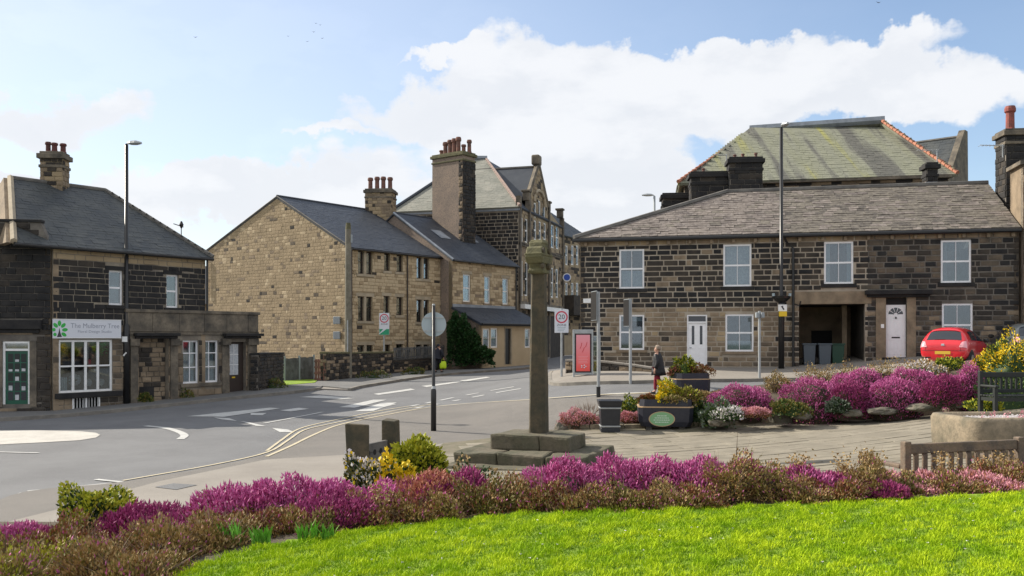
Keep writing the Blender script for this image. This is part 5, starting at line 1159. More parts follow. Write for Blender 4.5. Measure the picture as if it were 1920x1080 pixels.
# ------------------------------------------------------------------ street furniture
def lamp_post(base, ztop, name_label, head=(.6, 0), r0=.11, r1=.055, sleeve=1.3, m='blackp', group='street lamps'):
    t = thing('street_lamp', name_label, 'street lamp', base, group); b = Vector(base)
    MB().tube([b - Vector((0, 0, .1)), b + Vector((0, 0, sleeve)), b + Vector((0, 0, sleeve + .12)), Vector((b.x, b.y, ztop))], [r0, r0, r1 * 1.15, r1], 12).build('pole', m, t, smooth=True)
    q = MB(); hx, hy = head; d = Vector((hx, hy, 0)); top = Vector((b.x, b.y, ztop)); L = d.length; e = d.normalized(); s = Vector((-e.y, e.x, 0))
    MB().tube([top - Vector((0, 0, .25)), top + Vector((0, 0, .03)), top + e * .12 + Vector((0, 0, .07))], .045, 8).build('arm', m, t)
    pr = [(0, .05, .04), (.25, .12, .10), (.6, .15, .11), (1, .07, .05)]; vs = []; fs = []
    for k, w, h in pr:
        c = top + e * (.05 + L * k) + Vector((0, 0, .06))
        vs += [c + s * (w * a) + Vector((0, 0, h * z)) for a, z in ((-1, 0), (-.7, .8), (0, 1.1), (.7, .8), (1, 0), (.6, -.5), (-.6, -.5))]
    for i in range(len(pr) - 1):
        for k in range(7): fs.append((i * 7 + k, i * 7 + (k + 1) % 7, (i + 1) * 7 + (k + 1) % 7, (i + 1) * 7 + k))
    fs += [tuple(range(7)), tuple(range(len(pr) * 7 - 7, len(pr) * 7))]; q.add(vs, fs); q.build('lamp_head', 'galv', t, smooth=False)
    return t
lb = gp(237, 762); lb.z += .1; lamp_post(lb, zat(272, lb.y), 'tall black street lamp with a grey head in front of the corner shop', (.55, -.05), .13, .07, 3.0)
pl = lb + Vector((0, -.14, 0)); tg = thing('post_notice', 'small white notice strapped to the left street lamp', 'notice', Vector((pl.x, pl.y, zat(636, pl.y))))
MB().box(pl.x - .1, pl.x + .1, pl.y - .03, pl.y, zat(641, pl.y), zat(631, pl.y)).build('plate', 'white', tg); MB().tube([(pl.x - .05, pl.y - .01, zat(667, pl.y)), (pl.x + .06, pl.y - .01, zat(661, pl.y))], .03, 6).build('sticker', 'white', tg)
rb = gp(1465, 696); rb.z += .1; lamp_post(rb, zat(240, rb.y), 'tall black street lamp before the cottages with a small yellow box and notice', (.10, -.5), .12, .065, 2.9)
g_ = thing('lamp_equipment', 'dark round basket bracket ringed with bulbs on the cottage street lamp', 'bracket', Vector((rb.x, rb.y - .02, zat(562, rb.y))))
c = Vector((rb.x, rb.y, zat(560, rb.y))); q = MB(); q.lathe(c, [(.08, -.2), (.22, -.12), (.36, .02), (.38, .1), (.12, .13), (.12, .0)], 14); q.build('basket', 'blackp', g_)
q = MB()
for s_ in (-1, 1): q.tube([c + Vector((s_ * .34, -.05, .1)), c + Vector((s_ * .34, -.05, .22))], .06, 8)
q.build('fitting', 'signback', g_, kind='stuff')
pn = thing('arrow_notice', 'small white notice with a black arrow above a yellow box on the cottage street lamp', 'notice', Vector((rb.x, rb.y - .15, zat(584, rb.y))))
y_ = rb.y - .16; z1, z0_ = zat(571, y_), zat(583.5, y_); MB().box(rb.x - .18, rb.x + .18, y_ - .02, y_, z0_, z1).build('plate', 'white', pn)
q = MB(); zc = (z0_ + z1) / 2; q.add([(rb.x - .07, y_ - .022, zc + .07), (rb.x + .02, y_ - .022, zc + .09), (rb.x + .02, y_ - .022, zc + .03), (rb.x + .08, y_ - .022, zc - .06), (rb.x + .03, y_ - .022, zc - .09), (rb.x - .03, y_ - .022, zc)], [(0, 1, 2, 3, 4, 5)]); q.build('arrow', 'textk', pn)
MB().box(rb.x - .16, rb.x + .16, y_ - .10, y_, z0_ - .22, z0_ - .01).build('yellow_box', 'yell', pn, bevel=.02)
fb = Vector((xat(1227, 58), 58, 1.5)); lamp_post(fb, zat(368, 58), 'distant grey street lamp whose head shows left of the black chimneys', (-.75, 0), .1, .07, 2, 'greyp')
# wooden pole
wb = gp(653, 713); wp = thing('telegraph_pole', 'weathered wooden pole with a green tip beside the gable corner', 'pole', wb)
MB().tube([wb, Vector((wb.x, wb.y, zat(430, wb.y)))], [.20, .15], 12).build('pole', 'woodp', wp); MB().tube([Vector((wb.x, wb.y, zat(430, wb.y))), Vector((wb.x, wb.y, zat(418, wb.y)))], [.15, .12], 12).build('mossy_tip', 'crossm', wp)
MB().box(wb.x + .14, wb.x + .22, wb.y - .06, wb.y + .06, zat(455, wb.y), zat(440, wb.y)).build('bracket', 'greyp', wp)
q = MB().tube([wb + Vector((.0, -.22, 0)), wb + Vector((0, -.2, 3.2))], .04, 6); q.build('cable_guard', 'galv', wp)
# round sign seen from behind
pb = gp(813, 809); rs = thing('round_traffic_sign', 'black post carrying the plain grey back of a round sign in the footway', 'traffic sign', pb); Y = pb.y; zt = zat(573, Y)
MB().tube([pb, pb + Vector((0, 0, 1.22)), pb + Vector((0, 0, 1.3)), Vector((pb.x, Y, zt))], [.083, .083, .05, .048], 12).build('post', 'blackp', rs, smooth=True)
MB().tube([pb + Vector((0, 0, 1.28)), pb + Vector((0, 0, 1.36))], [.07, .05], 12).build('collar', 'galv', rs)
c = Vector((pb.x, Y + .07, zat(608, Y))); MB().tube([c, c + Vector((0, .012, 0))], .37, 32).build('disc', 'signback', rs)
for dz in (-.2, .2): MB().box(c.x - .3, c.x + .3, c.y - .03, c.y - .002, c.z + dz - .02, c.z + dz + .02).build('clamp_rail', 'galv', rs)
MB().lathe(Vector((pb.x, Y, zt)), [(.05, 0), (.05, .03), (.03, .05)], 10).build('cap', 'galv', rs)
def zone_sign(px0, px1, py0, py1, base, label, left):
    b = gp(*base); b.z += .1; t = thing('speed_limit_sign', label, 'traffic sign', b, 'twenty zone signs'); Y = b.y - .06
    MB().tube([b, Vector((b.x, b.y, zat(py0 - 3, b.y)))], .05, 8).build('post', 'galv', t)
    x0, x1, z0, z1 = xat(px0, Y), xat(px1, Y), zat(py1, Y), zat(py0, Y); MB().box(x0, x1, Y - .02, Y, z0, z1).build('plate', 'signwhite', t, bevel=.015)
    w = x1 - x0; h = z1 - z0; cx = (x0 + x1) / 2; cz = z1 - w * .52; ring = []
    q = MB(); n = 32; r0, r1 = w * .34, w * .44
    for k in range(n): a = 2 * math.pi * k / n; ring += [(cx + r0 * math.cos(a), Y - .024, cz + r0 * math.sin(a)), (cx + r1 * math.cos(a), Y - .024, cz + r1 * math.sin(a))]
    q.add(ring, [(2 * k, 2 * k + 1, (2 * k + 3) % (2 * n), (2 * k + 2) % (2 * n)) for k in range(n)]); q.build('red_ring', 'ringr', t)
    text('20', t, (cx, Y - .025, cz), (1, 0, 0), (0, 0, 1), w * .34, 'textk'); text('ZONE', t, (cx, Y - .025, cz - w * .58), (1, 0, 0), (0, 0, 1), w * .15, 'textk', fit=w * .68)
    if left:
        zb = z0 + h * .27; q = MB(); q.add([(x0 + .01, Y - .024, z0 + .01), (x1 - .01, Y - .024, z0 + .01), (x1 - .01, Y - .024, zb), (x0 + w * .72, Y - .024, zb), (x0 + .01, Y - .024, z0 + h * .03)], [(0, 1, 2, 3, 4)]); q.build('green_panel', 'greens', t)
        q = MB(); q.add([(x0 + .01, Y - .0242, zb * .999), (x0 + w * .4, Y - .0242, zb), (x0 + .02, Y - .0242, z0 + h * .08)], [(0, 1, 2)]); q.build('green_corner', 'greens', t)
    else:
        q = MB()
        for k in range(3): q.box(x0 + w * .2, x1 - w * (.2 + .07 * k), Y - .0235, Y - .021, z0 + h * (.22 - .07 * k), z0 + h * (.245 - .07 * k))
        q.build('small_print', 'signback', t)
zone_sign(711, 730, 587, 628, (720, 704), 'white 20 ZONE sign with a green lower panel before the flats', True)
zone_sign(1040, 1066, 581, 624, (1053, 711), 'white 20 ZONE sign with the red ring left of the red advertising panel', False)
def edge_sign(px, pyb, pyt, pys0, pys1, label, sleeve=False, w=.42):
    b = gp(px, pyb); t = thing('post_sign', label, 'traffic sign', b); Y = b.y
    MB().tube([b, Vector((b.x, Y, zat(pyt, Y)))], .055, 10).build('post', 'galv', t)
    if sleeve: MB().tube([b - Vector((0, 0, .05)), b + Vector((0, 0, .36))], .07, 10).build('base_sleeve', 'blackp', t)
    z0, z1 = zat(pys1, Y), zat(pys0, Y); d = Vector((-.16, .98, 0)) * w; s = Vector((.98, .16, 0)) * .03
    o = Vector((b.x - .1, Y - w / 2, z0)); MB().obox(o, d, s, (0, 0, z1 - z0)).build('plate', 'greyp', t, bevel=.004)
    MB().obox(o - s * .3 + Vector((0, 0, .02)), d * .98, s * .2, (0, 0, z1 - z0 - .04)).build('dark_face', 'blackp', t)
edge_sign(1122, 745, 547, 546, 601, 'grey post with dark sign seen edge-on and black base sleeve, left of the woman', True, .75)
edge_sign(1182, 720, 560, 561, 612, 'slim grey post with a dark sign turned edge-on before the left cottage window', False, .7)
b = gp(1424, 714); t = thing('detector_post', 'slim grey post with two small boxes on top before the second ground-floor window', 'post', b); Y = b.y
MB().tube([b, Vector((b.x, Y, zat(583, Y)))], .05, 10).build('post', 'galv', t)
for s_ in (-1, 1): MB().box(b.x + s_ * .10 - .06, b.x + s_ * .10 + .06, Y - .14, Y + .02, zat(596, Y), zat(586, Y)).build('box', 'greyp', t, bevel=.02)
npl = thing('street_nameplate', 'blank-looking white nameplate high on the left corner of the cottages', 'sign', ft.P(.5, zat(568, 39.8), .06))
R = ft.rect(1094, 560, 1116, 568); ft.ubox(q := MB(), *R, .05, .08); q.build('plate', 'white', npl)
# red advertising panel
ab = gp(1093, 709); ab.z += .11; Y = ab.y; t = thing('advertising_panel', 'upright panel with a coral red poster at the kerb before the cottages', 'advertising panel', ab)
x0, x1, zb_, zt_ = xat(1074, Y), xat(1112, Y), zat(708, Y), zat(618, Y)
q = MB(); q.box(x0, x0 + .07, Y - .1, Y + .1, zb_, zt_); q.box(x1 - .07, x1, Y - .1, Y + .1, zb_, zt_); q.box(x0 + .07, x1 - .07, Y - .1, Y + .1, zt_ - .16, zt_); q.box(x0 + .07, x1 - .07, Y - .1, Y + .1, zb_ + .12, zb_ + .2); q.build('frame', 'galv', t, bevel=.01)
MB().box(x0 + .072, x1 - .072, Y - .07, Y + .07, zb_ + .202, zt_ - .162).build('case', 'blackp', t)
px0_, px1_, pz0, pz1 = x0 + .13, x1 - .13, zb_ + .26, zt_ - .21; n = 10; q = MB()
m_ = mat('poster_print', (.80, .10, .09), .45); nt_ = m_.node_tree; ge = N(nt_, 'ShaderNodeNewGeometry'); sx = N(nt_, 'ShaderNodeSeparateXYZ'); nt_.links.new(ge.outputs['Position'], sx.inputs[0])
mr_ = N(nt_, 'ShaderNodeMapRange'); nt_.links.new(sx.outputs[2], mr_.inputs[0]); mr_.inputs[1].default_value = pz0; mr_.inputs[2].default_value = pz1; cr = N(nt_, 'ShaderNodeMix', data_type='RGBA'); cr.inputs[6].default_value = (.85, .09, .07, 1); cr.inputs[7].default_value = (.82, .34, .40, 1)
nt_.links.new(mr_.outputs[0], cr.inputs[0]); nt_.links.new(cr.outputs[2], nt_.nodes['Principled BSDF'].inputs['Base Color']); MT['poster'] = m_
MB().box(px0_, px1_, Y - .078, Y - .0705, pz0, pz1).build('poster', 'poster', t)
w_ = px1_ - px0_; h_ = pz1 - pz0
for a, b_ in (((.28, .62), (.40, .78)), ((.66, .66), (.78, .80)), ((.44, .52), (.60, .66))):
    MB().tube([(px0_ + w_ * a[0], Y - .08, pz0 + h_ * a[1]), (px0_ + w_ * (a[0] + .09), Y - .08, pz0 + h_ * (a[1] + b_[1]) / 2), (px0_ + w_ * b_[0], Y - .08, pz0 + h_ * b_[1])], .011, 5).build('brush_stroke', 'red', t)
q = MB()
for k in range(5): q.box(px0_ + w_ * .15, px1_ - w_ * (.15 + .05 * (k % 2)), Y - .0795, Y - .0785, pz0 + h_ * (.40 - .045 * k), pz0 + h_ * (.415 - .045 * k))
q.build('small_print', 'adp', t)
q = MB(); cx, cz = px0_ + w_ * .5, pz0 + h_ * .12
for k in range(5): a = k * 1.256; q.tube([(cx + .09 * math.cos(a), Y - .082, cz + .05 * math.sin(a)), (cx + .09 * math.cos(a) + .04, Y - .082, cz + .05 * math.sin(a) + .03)], .022, 6)
q.build('pale_emblem', 'signwhite', t, kind='stuff')
MB().box(x1 + .02, x1 + .26, Y + .02, Y + .05, zb_ + .1, zt_ - .25).build('side_glass', 'glass', t)
MB().box(x1 + .26, x1 + .30, Y, Y + .06, zb_, zt_ - .2).build('side_post', 'galv', t)
def stone_wall(name, label, A, B, h0, h1, pal, th=.35, ch=.16, lens=(.25, .5), cope='ridge', pts=None, mort='mortard', nm=120, zoff=.0, slabs=True):
    f = Fr(A, B); n = max(2, int(f.L / 1.2)); c = f.P(f.L / 2, 0); t = thing(name, label, 'wall', (c.x, c.y, G(c.x, c.y))); P = Pieces()
    zg_ = lambda u: G(*f.P(u, 0)[:2]) + zoff; ht = lambda u: zg_(u) + h0 + (h1 - h0) * u / f.L
    q = MB(); us = [f.L * k / n for k in range(n + 1)]
    vs = []
    for u in us: vs += [f.P(u, zg_(u) - .2), f.P(u, ht(u)), f.P(u, ht(u), -th), f.P(u, zg_(u) - .2, -th)]
    fs = []
    for i in range(n):
        for k in range(4): fs.append((4 * i + k, 4 * i + (k + 1) % 4, 4 * i + 4 + (k + 1) % 4, 4 * i + 4 + k))
    fs += [(0, 3, 2, 1), (4 * n, 4 * n + 1, 4 * n + 2, 4 * n + 3)]; q.add(vs, fs); q.build('wall_core', mort, t)
    stones(f, P, 0, f.L, zg_, lambda u: ht(u) - .01, [], ch, lens, pal, joint=.02, depth=.05)
    e = Fr(f.P(0, 0, -th), f.P(0, 0)); stones(e, P, 0, th, zg_(0), ht(0), [], ch, (.2, .35), pal, joint=.02, depth=.04)
    e = Fr(f.P(f.L, 0), f.P(f.L, 0, -th)); stones(e, P, 0, th, zg_(f.L), ht(f.L), [], ch, (.2, .35), pal, joint=.02, depth=.04)
    u = 0
    while slabs and u < f.L - .05:
        w = min(random.uniform(.5, .8), f.L - u); a = f.P(u + .005, ht(u) + .003, .07); b = f.P(u + w - .005, ht(u + w) + .003, .07)
        MB().obox(a, b - a, -f.n * (th + .12), (0, 0, random.uniform(.07, .1))).build('coping_stone', cope, t, bevel=.012); u += w
    P.finish(t, nm); return t
a = gp(482, 737); b = gp(531, 726)
stone_wall('garden_wall', 'short dark wall with a grassy foot joining the shop to the plank fence', (a.x + .05, a.y), (b.x, b.y), 1.55, 1.45, lambda u, z: random.choice(['soot', 'dark', 'dark']), cope='soot', zoff=.1)
fa_, fb_ = Vector((xat(534, 46), 46, .55)), Vector((xat(589, 47.5), 47.5, .6)); t = thing('plank_fence', 'grey weathered plank fence panel between the dark wall and the brown gate', 'fence', (fa_ + fb_) / 2)
d = (fb_ - fa_); n = 11
for k in range(n): o = fa_ + d * (k / n); MB().obox(o + Vector((.006, 0, -.1)), d / n * .95, (0, .03, 0), (0, 0, zat(672, 46) - .45 + random.uniform(-.02, .02))).build('plank', 'woodf', t)
for o in (fa_, fa_ + d * .5, fb_): MB().obox(o + Vector((-.07, -.05, -.1)), (.1, 0, 0), (0, .1, 0), (0, 0, zat(670, 46) - .4)).build('fence_post', 'greyp', t)
gb = gp(595, 718); t = thing('wooden_gate', 'brown wooden gate leaf standing open beside the wall end', 'gate', gb); dd = Vector((.35, .1, 0))
for k in range(3): MB().obox(gb + Vector((-.12 + k * .13, 0, .05)), (.11, .02, 0), (-.01, .04, 0), (0, 0, 1.15)).build('board', 'pot', t)
for k in range(4): MB().obox(gb + Vector((-.15, -.04, .15 + k * .3)), (.42, .05, 0), (0, .035, 0), (0, 0, .09)).build('rail', 'pot', t)
MB().box(gb.x + .3, gb.x + .45, gb.y - .05, gb.y + .1, gb.z - .1, gb.z + 1.4).build('gate_post', 'pot', t)
palw = lambda u, z: random.choice(['dark', 'dark', 'mid', 'soot'])
a = gp(612, 718); b = gp(737, 703); stone_wall('garden_wall', 'long mossy boundary wall in front of the flats from the gate to the first railings', a[:2], b[:2], 1.42, 1.25, palw, cope='crossm', zoff=.05, nm=150)
a = gp(739, 703); c_ = gp(846, 692.5); stone_wall('garden_wall', 'lower boundary wall under the pickets behind the walking man', a[:2], c_[:2], .75, .7, palw, cope='dark', zoff=.05)
e_ = gp(862, 692); f__ = gp(925, 687); stone_wall('garden_wall', 'mossy front wall below the ivy outside the street house', e_[:2], f__[:2], .8, .9, palw, cope='mid', zoff=.05)
def railing(name, label, A, B, zb, h, step=.16, m='dark', cat='railing'):
    A = Vector(A); B = Vector(B); t = thing(name, label, cat, (A + B) / 2); d = B - A; n = int(d.length / step)
    for k in range(n + 1): c = A + d * (k / n); MB().box(c.x - .035, c.x + .035, c.y - .02, c.y + .02, c.z + zb, c.z + zb + h * random.uniform(.97, 1.03)).build('picket', m, t)
    for z in (.15, .8): MB().obox(A + Vector((0, .025, zb + h * z)), d, (0, .04, 0), (0, 0, .07)).build('rail', m, t)
railing('picket_fence', 'dark picket fence on the low wall in front of the flats', a, c_, .86, .75, .18, 'woodf')
g1 = gp(928, 686.5); g2 = gp(994, 681); railing('picket_fence', 'dark railings beside the lean-to door further up the street', g1, g2, .1, 1.15, .22, 'dark')
a = gp(1062, 706); b = gp(1226, 705); stone_wall('dwarf_wall', 'low pale-coped wall along the pavement before the left cottage', (a.x, a.y + .35), (b.x, b.y + .5), .5, .12, lambda u, z: random.choice(['mid', 'dark']), th=.25, ch=.2, cope='pave', zoff=.1)
# ------------------------------------------------------------------ market cross
XC = Vector((.60, 20.25, 0)); u_ = Vector((.93, -.365, 0)).normalized(); v_ = Vector((-u_.y, u_.x, 0)); cz0 = G(.6, 19)
cr_ = thing('market_cross', 'weathered stone market cross shaft with a mossy carved head rising from its steps', 'monument', XC + Vector((0, 0, .66)))
def rough_block(w, d, z0, z1, name, par, ox=0, oy=0, m='steps', seed=0, cham=.05, c0=None):
    """stone block with worn irregular edges"""
    bm = bmesh.new(); bmesh.ops.create_cube(bm, size=1)
    for v in bm.verts: v.co = Vector((v.co.x * w, v.co.y * d, v.co.z * (z1 - z0)))
    bmesh.ops.bevel(bm, geom=bm.edges[:], offset=cham, segments=2, affect='EDGES', profile=.6)
    for ax in (0, 1):
        k = (w, d)[ax]; t = -k / 2 + .3
        while t < k / 2 - .2:
            co = [0, 0, 0]; co[ax] = t; no = [0, 0, 0]; no[ax] = 1; bmesh.ops.bisect_plane(bm, geom=bm.verts[:] + bm.edges[:] + bm.faces[:], plane_co=co, plane_no=no); t += .3
    for v in bm.verts: v.co += Vector((noise.noise(v.co * 2.3 + Vector((seed, 0, 0))), noise.noise(v.co * 2.3 + Vector((0, seed, 7))), noise.noise(v.co * 2.1 + Vector((3, 0, seed))) * .8)) * .055
    c = (c0 or XC) + u_ * ox + v_ * oy + Vector((0, 0, (z0 + z1) / 2)) - wl(par)
    for v in bm.verts: v.co = u_ * v.co.x + v_ * v.co.y + Vector((0, 0, v.co.z)) + c
    bmesh.ops.recalc_face_normals(bm, faces=bm.faces[:])
    me = bpy.data.meshes.new(name); bm.to_mesh(me); bm.free(); me.materials.append(MT[m]); o = bpy.data.objects.new(name, me); COL.objects.link(o); o.parent = par; WL[o.name] = wl(par); return o
stp = thing('cross_steps', 'worn stepped stone base of the market cross on the paved square', 'steps', XC + Vector((0, 0, cz0)))
rough_block(1.15, 1.35, .33, .665, 'step_stone', stp, -.33, 0, seed=1); rough_block(.66, 1.35, .33, .66, 'step_stone', stp, .585, 0, seed=5)
rough_block(1.0, 2.5, cz0 + .0, .345, 'step_stone', stp, -.95, -.16, seed=9); rough_block(1.05, 2.5, cz0 + .0, .35, 'step_stone', stp, .085, -.15, seed=12); rough_block(.85, 2.5, cz0 + .0, .34, 'step_stone', stp, 1.04, -.15, seed=17)
rough_block(3.0, 2.7, cz0 - .12, cz0 + .09, 'step_stone', stp, -.0, -.55, seed=22)
zh = zat(514, 20.2)
def shaft(prof, par, name, m, n=8):
    vs = []; fs = []
    for z, w, d, ch in prof:
        for a, b in ((-w, -d + ch), (-w + ch, -d), (w - ch, -d), (w, -d + ch), (w, d - ch), (w - ch, d), (-w + ch, d), (-w, d - ch)): vs.append(XC + u_ * (a + random.uniform(-.006, .006)) + v_ * (b + random.uniform(-.006, .006)) + Vector((0, 0, z)))
    for i in range(len(prof) - 1):
        for k in range(8): fs.append((8 * i + k, 8 * i + (k + 1) % 8, 8 * i + 8 + (k + 1) % 8, 8 * i + 8 + k))
    fs += [tuple(reversed(range(8))), tuple(range(8 * len(prof) - 8, 8 * len(prof)))]; return MB().add(vs, fs).build(name, m, par)
pr_ = []
for k in range(15):
    z = .62 + (zh - .62) * k / 14; s = 1 - .22 * k / 14; j = .004 * noise.noise(Vector((k * 1.7, 0, 0))); pr_.append((z, .195 * s + j, .17 * s + j, .05))
shaft(pr_, cr_, 'shaft', 'crosst')
S_ = lambda py: zat(py, 20.2)
hp_ = [(514, .155, .15), (512, .20, .22), (508, .20, .24), (503, .165, .21), (496, .165, .26), (494, .215, .30), (487, .225, .34), (484, .235, .36), (483, .215, .36), (481, .215, .36), (480, .235, .36), (477, .235, .36), (476, .205, .34), (467, .20, .30), (464, .205, .26), (463, .17, .22), (459, .165, .21), (456, .185, .20), (452, .165, .16), (450, .15, .14)]
shaft([(S_(y), w * .92, d, .02) for y, w, d in hp_], cr_, 'cross_head', 'crossm')
for zz, dd_ in ((S_(500), .29), (S_(471), .31)):
    c = XC + Vector((0, 0, zz)) + v_ * -.26; MB().tube([c + u_ * .15, c + u_ * .22], .06, 10).build('carved_boss', 'crosst', cr_)
    c = XC + Vector((0, 0, zz)) + v_ * .1; MB().tube([c + u_ * .15, c + u_ * .24], .07, 10).build('carved_boss', 'crosst', cr_)
# ------------------------------------------------------------------ stone stocks
sk = thing('village_stocks', 'old stocks of two broad stone posts joined by a holed board beside the flower bed', 'stocks', (-3.0, 19, G(-3, 19)))
A_ = Vector((xat(670, 18.7), 18.7, 0)); B_ = Vector((xat(733, 20.0), 20.0, 0))
su, sv = u_.copy(), v_.copy(); u_ = Vector((.99, .1, 0)); v_ = Vector((-.1, .99, 0))
rough_block(.45, .2, -.1, zat(795, 18.6), 'stone_post', sk, m='crosst', seed=31, cham=.03, c0=A_)
u_ = Vector((.94, -.34, 0)); v_ = Vector((.34, .94, 0)); rough_block(.36, .24, -.1, zat(787, 20), 'stone_post', sk, m='crosst', seed=35, cham=.03, c0=B_)
u_, v_ = su, sv
db = (B_ - A_); o = A_ + db * .12 + Vector((0, 0, .12)); nrm = Vector((db.y, -db.x, 0)).normalized() * .09
q = MB().obox(o, db * .78, -nrm, (0, 0, .22)); q.build('lower_board', 'ridge', sk, bevel=.012)
q = MB().obox(o + Vector((0, 0, .225)), db * .78, -nrm, (0, 0, .20)); q.build('upper_board', 'ridge', sk, bevel=.012)
for k in range(3): c = o + db * (.2 + .18 * k) + nrm * .02 + Vector((0, 0, .225)); MB().tube([c, c + nrm * .06], .06, 12).build('leg_hole', 'dark_in', sk)
# ------------------------------------------------------------------ bin, planters, trough
b = gp(1143, 810); b.z += .02; t = thing('litter_bin', 'square black litter bin with a flared rim at the edge of the flower bed', 'bin', b)
MB().lathe(b, [(.27, .0), (.27, .1), (.255, .11), (.29, .74), (.31, .75), (.33, .85), (.34, .86), (.34, .90), (.26, .91)], 4, sq=True).build('body', 'bin', t, bevel=.02)
MB().lathe(b, [(.275, .14), (.28, .15), (.28, .18), (.27, .185)], 4, sq=True).build('lower_band', 'galv', t) ; MB().lathe(b, [(.293, .66), (.3, .67), (.302, .69), (.294, .70)], 4, sq=True).build('upper_band', 'galv', t)
def planter(base, w, d, h, label, sign=False, rot=.06):
    t = thing('flower_planter', label, 'planter', base, 'black wooden planters', local=True)
    def ring(w_, d_, z, c=.12): return [(-w_ + c, -d_, z), (w_ - c, -d_, z), (w_, -d_ + c, z), (w_, d_ - c, z), (w_ - c, d_, z), (-w_ + c, d_, z), (-w_, d_ - c, z), (-w_, -d_ + c, z)]
    def loft(rings, name, m):
        vs = sum(rings, []); fs = []
        for i in range(len(rings) - 1):
            for k in range(8): fs.append((8 * i + k, 8 * i + (k + 1) % 8, 8 * i + 8 + (k + 1) % 8, 8 * i + 8 + k))
        fs += [tuple(reversed(range(8))), tuple(range(8 * len(rings) - 8, 8 * len(rings)))]; return MB().add(vs, fs).build(name, m, t)
    W_, D_ = w / 2, d / 2
    loft([ring(W_ * .90, D_ * .9, .10), ring(W_ * .98, D_ * .98, .24), ring(W_, D_, h * .78)], 'tub', 'planter')
    loft([ring(W_ * 1.01, D_ * 1.01, h * .785), ring(W_ * 1.01, D_ * 1.01, h * .825)], 'gold_band', 'gold')
    loft([ring(W_ * .95, D_ * .95, h * .83), ring(W_ * .93, D_ * .93, h * 1.06), ring(W_ * .85, D_ * .85, h * 1.06), ring(W_ * .85, D_ * .85, h * 1.0)], 'upper_tray', 'planter')
    for sx in (-1, 1):
        for sy in (-1, 1): MB().box(sx * W_ * .6 - .08, sx * W_ * .6 + .08, sy * D_ * .55 - .08, sy * D_ * .55 + .08, -.01, .099).build('foot', 'ridge', t)
    if sign:
        n = 28; a_, b_2 = .37, .215; cz = h * .40
        MB().add([(-.12 + a_ * math.cos(2 * math.pi * k / n), -D_ - .02, cz + b_2 * math.sin(2 * math.pi * k / n)) for k in range(n)], [tuple(range(n))]).build('oval_sign', 'signg', t)
        q = MB(); n2 = 28
        for k in range(n2):
            c_, s_2 = math.cos(2 * math.pi * k / n2), math.sin(2 * math.pi * k / n2); c2, s2 = math.cos(2 * math.pi * (k + 1) / n2), math.sin(2 * math.pi * (k + 1) / n2)
            q.add([(-.12 + a_ * .93 * c_, -D_ - .024, cz + b_2 * .92 * s_2), (-.12 + a_ * c_, -D_ - .024, cz + b_2 * s_2), (-.12 + a_ * c2, -D_ - .024, cz + b_2 * s2), (-.12 + a_ * .93 * c2, -D_ - .024, cz + b_2 * .92 * s2)], [(0, 1, 2, 3)])
        q.build('oval_border', 'gold', t)
        q = MB()
        for k, ww in enumerate((.13, .2, .23, .19)):
            x = -.12 - ww
            while x < -.12 + ww: l = random.uniform(.02, .05); q.box(x, min(x + l, -.12 + ww), -D_ - .026, -D_ - .022, cz + .09 - .06 * k - .012, cz + .09 - .06 * k + .012); x += l + .014
        q.build('lettering', 'signw', t, kind='stuff')
    t.rotation_euler = (0, 0, rot); return t
b = gp(1252, 809); b = Vector((b.x, b.y + .5, b.z + .03)); PB1 = b; planter(b, 1.55, 1.1, .82, 'black planter with a green oval sign and gold band at the front of the bed', True, -.10)
b2 = Vector((xat(1292, 29.4), 29.4, .85)); PB2 = b2; planter(b2, 1.15, 1.0, .75, 'second black planter with a gold band, behind the woman and without a sign', False, .18)
tb = Vector((9.35, 16.55, .60)); t = thing('stone_trough', 'big old stone trough filled with white gravel at the right of the square', 'trough', tb, local=True)
def rrect(w, d, r, z, n=5):
    o = []
    for cx, cy, a0 in ((w - r, -d + r, -90), (w - r, d - r, 0), (-w + r, d - r, 90), (-w + r, -d + r, 180)):
        for k in range(n): a = math.radians(a0 + 90 * k / (n - 1)); o.append((cx + r * math.cos(a), cy + r * math.sin(a), z))
    return o
rg = [rrect(1.42, .74, .30, 0), rrect(1.46, .78, .3, .3), rrect(1.47, .79, .3, .72), rrect(1.44, .76, .28, .78), rrect(1.34, .66, .22, .79), rrect(1.29, .61, .2, .74), rrect(1.27, .59, .2, .5)]
vs = sum(rg, []); n = 20; fs = []
for i in range(len(rg) - 1):
    for k in range(n): fs.append((n * i + k, n * i + (k + 1) % n, n * i + n + (k + 1) % n, n * i + n + k))
fs += [tuple(reversed(range(n))), tuple(range(n * len(rg) - n, n * len(rg)))]; o = MB().add([(x + .012 * noise.noise(Vector((x * 3, y * 3, z * 5))), y, z + .012 * noise.noise(Vector((x * 2, y * 2, 5)))) for x, y, z in vs], fs).build('basin', 'trough', t, smooth=True)
t.rotation_euler = (0, 0, .10)
gr = []; Fg = []; 
for k in range(1800):
    x, y = random.uniform(-1.2, 1.2), random.uniform(-.53, .53); s = random.uniform(.012, .03); z = .70 + random.uniform(-.01, .02) + .03 * noise.noise(Vector((x * 3, y * 3, 0)))
    b = len(gr); gr += [(x - s, y - s * .6, z), (x + s, y - s * .7, z + .005), (x, y + s, z), (x, y, z + s)]; Fg += [(b, b + 1, b + 3), (b + 1, b + 2, b + 3), (b + 2, b, b + 3)]
o = fastmesh('gravel', np.array(gr), np.array(Fg), None, ['pebble'], None); o.parent = t; o['kind'] = 'stuff'
MB().add([(-1.25, -.57, .69), (1.25, -.57, .69), (1.25, .57, .69), (-1.25, .57, .69)], [(0, 1, 2, 3)]).build('gravel_bed', 'pebble', t)
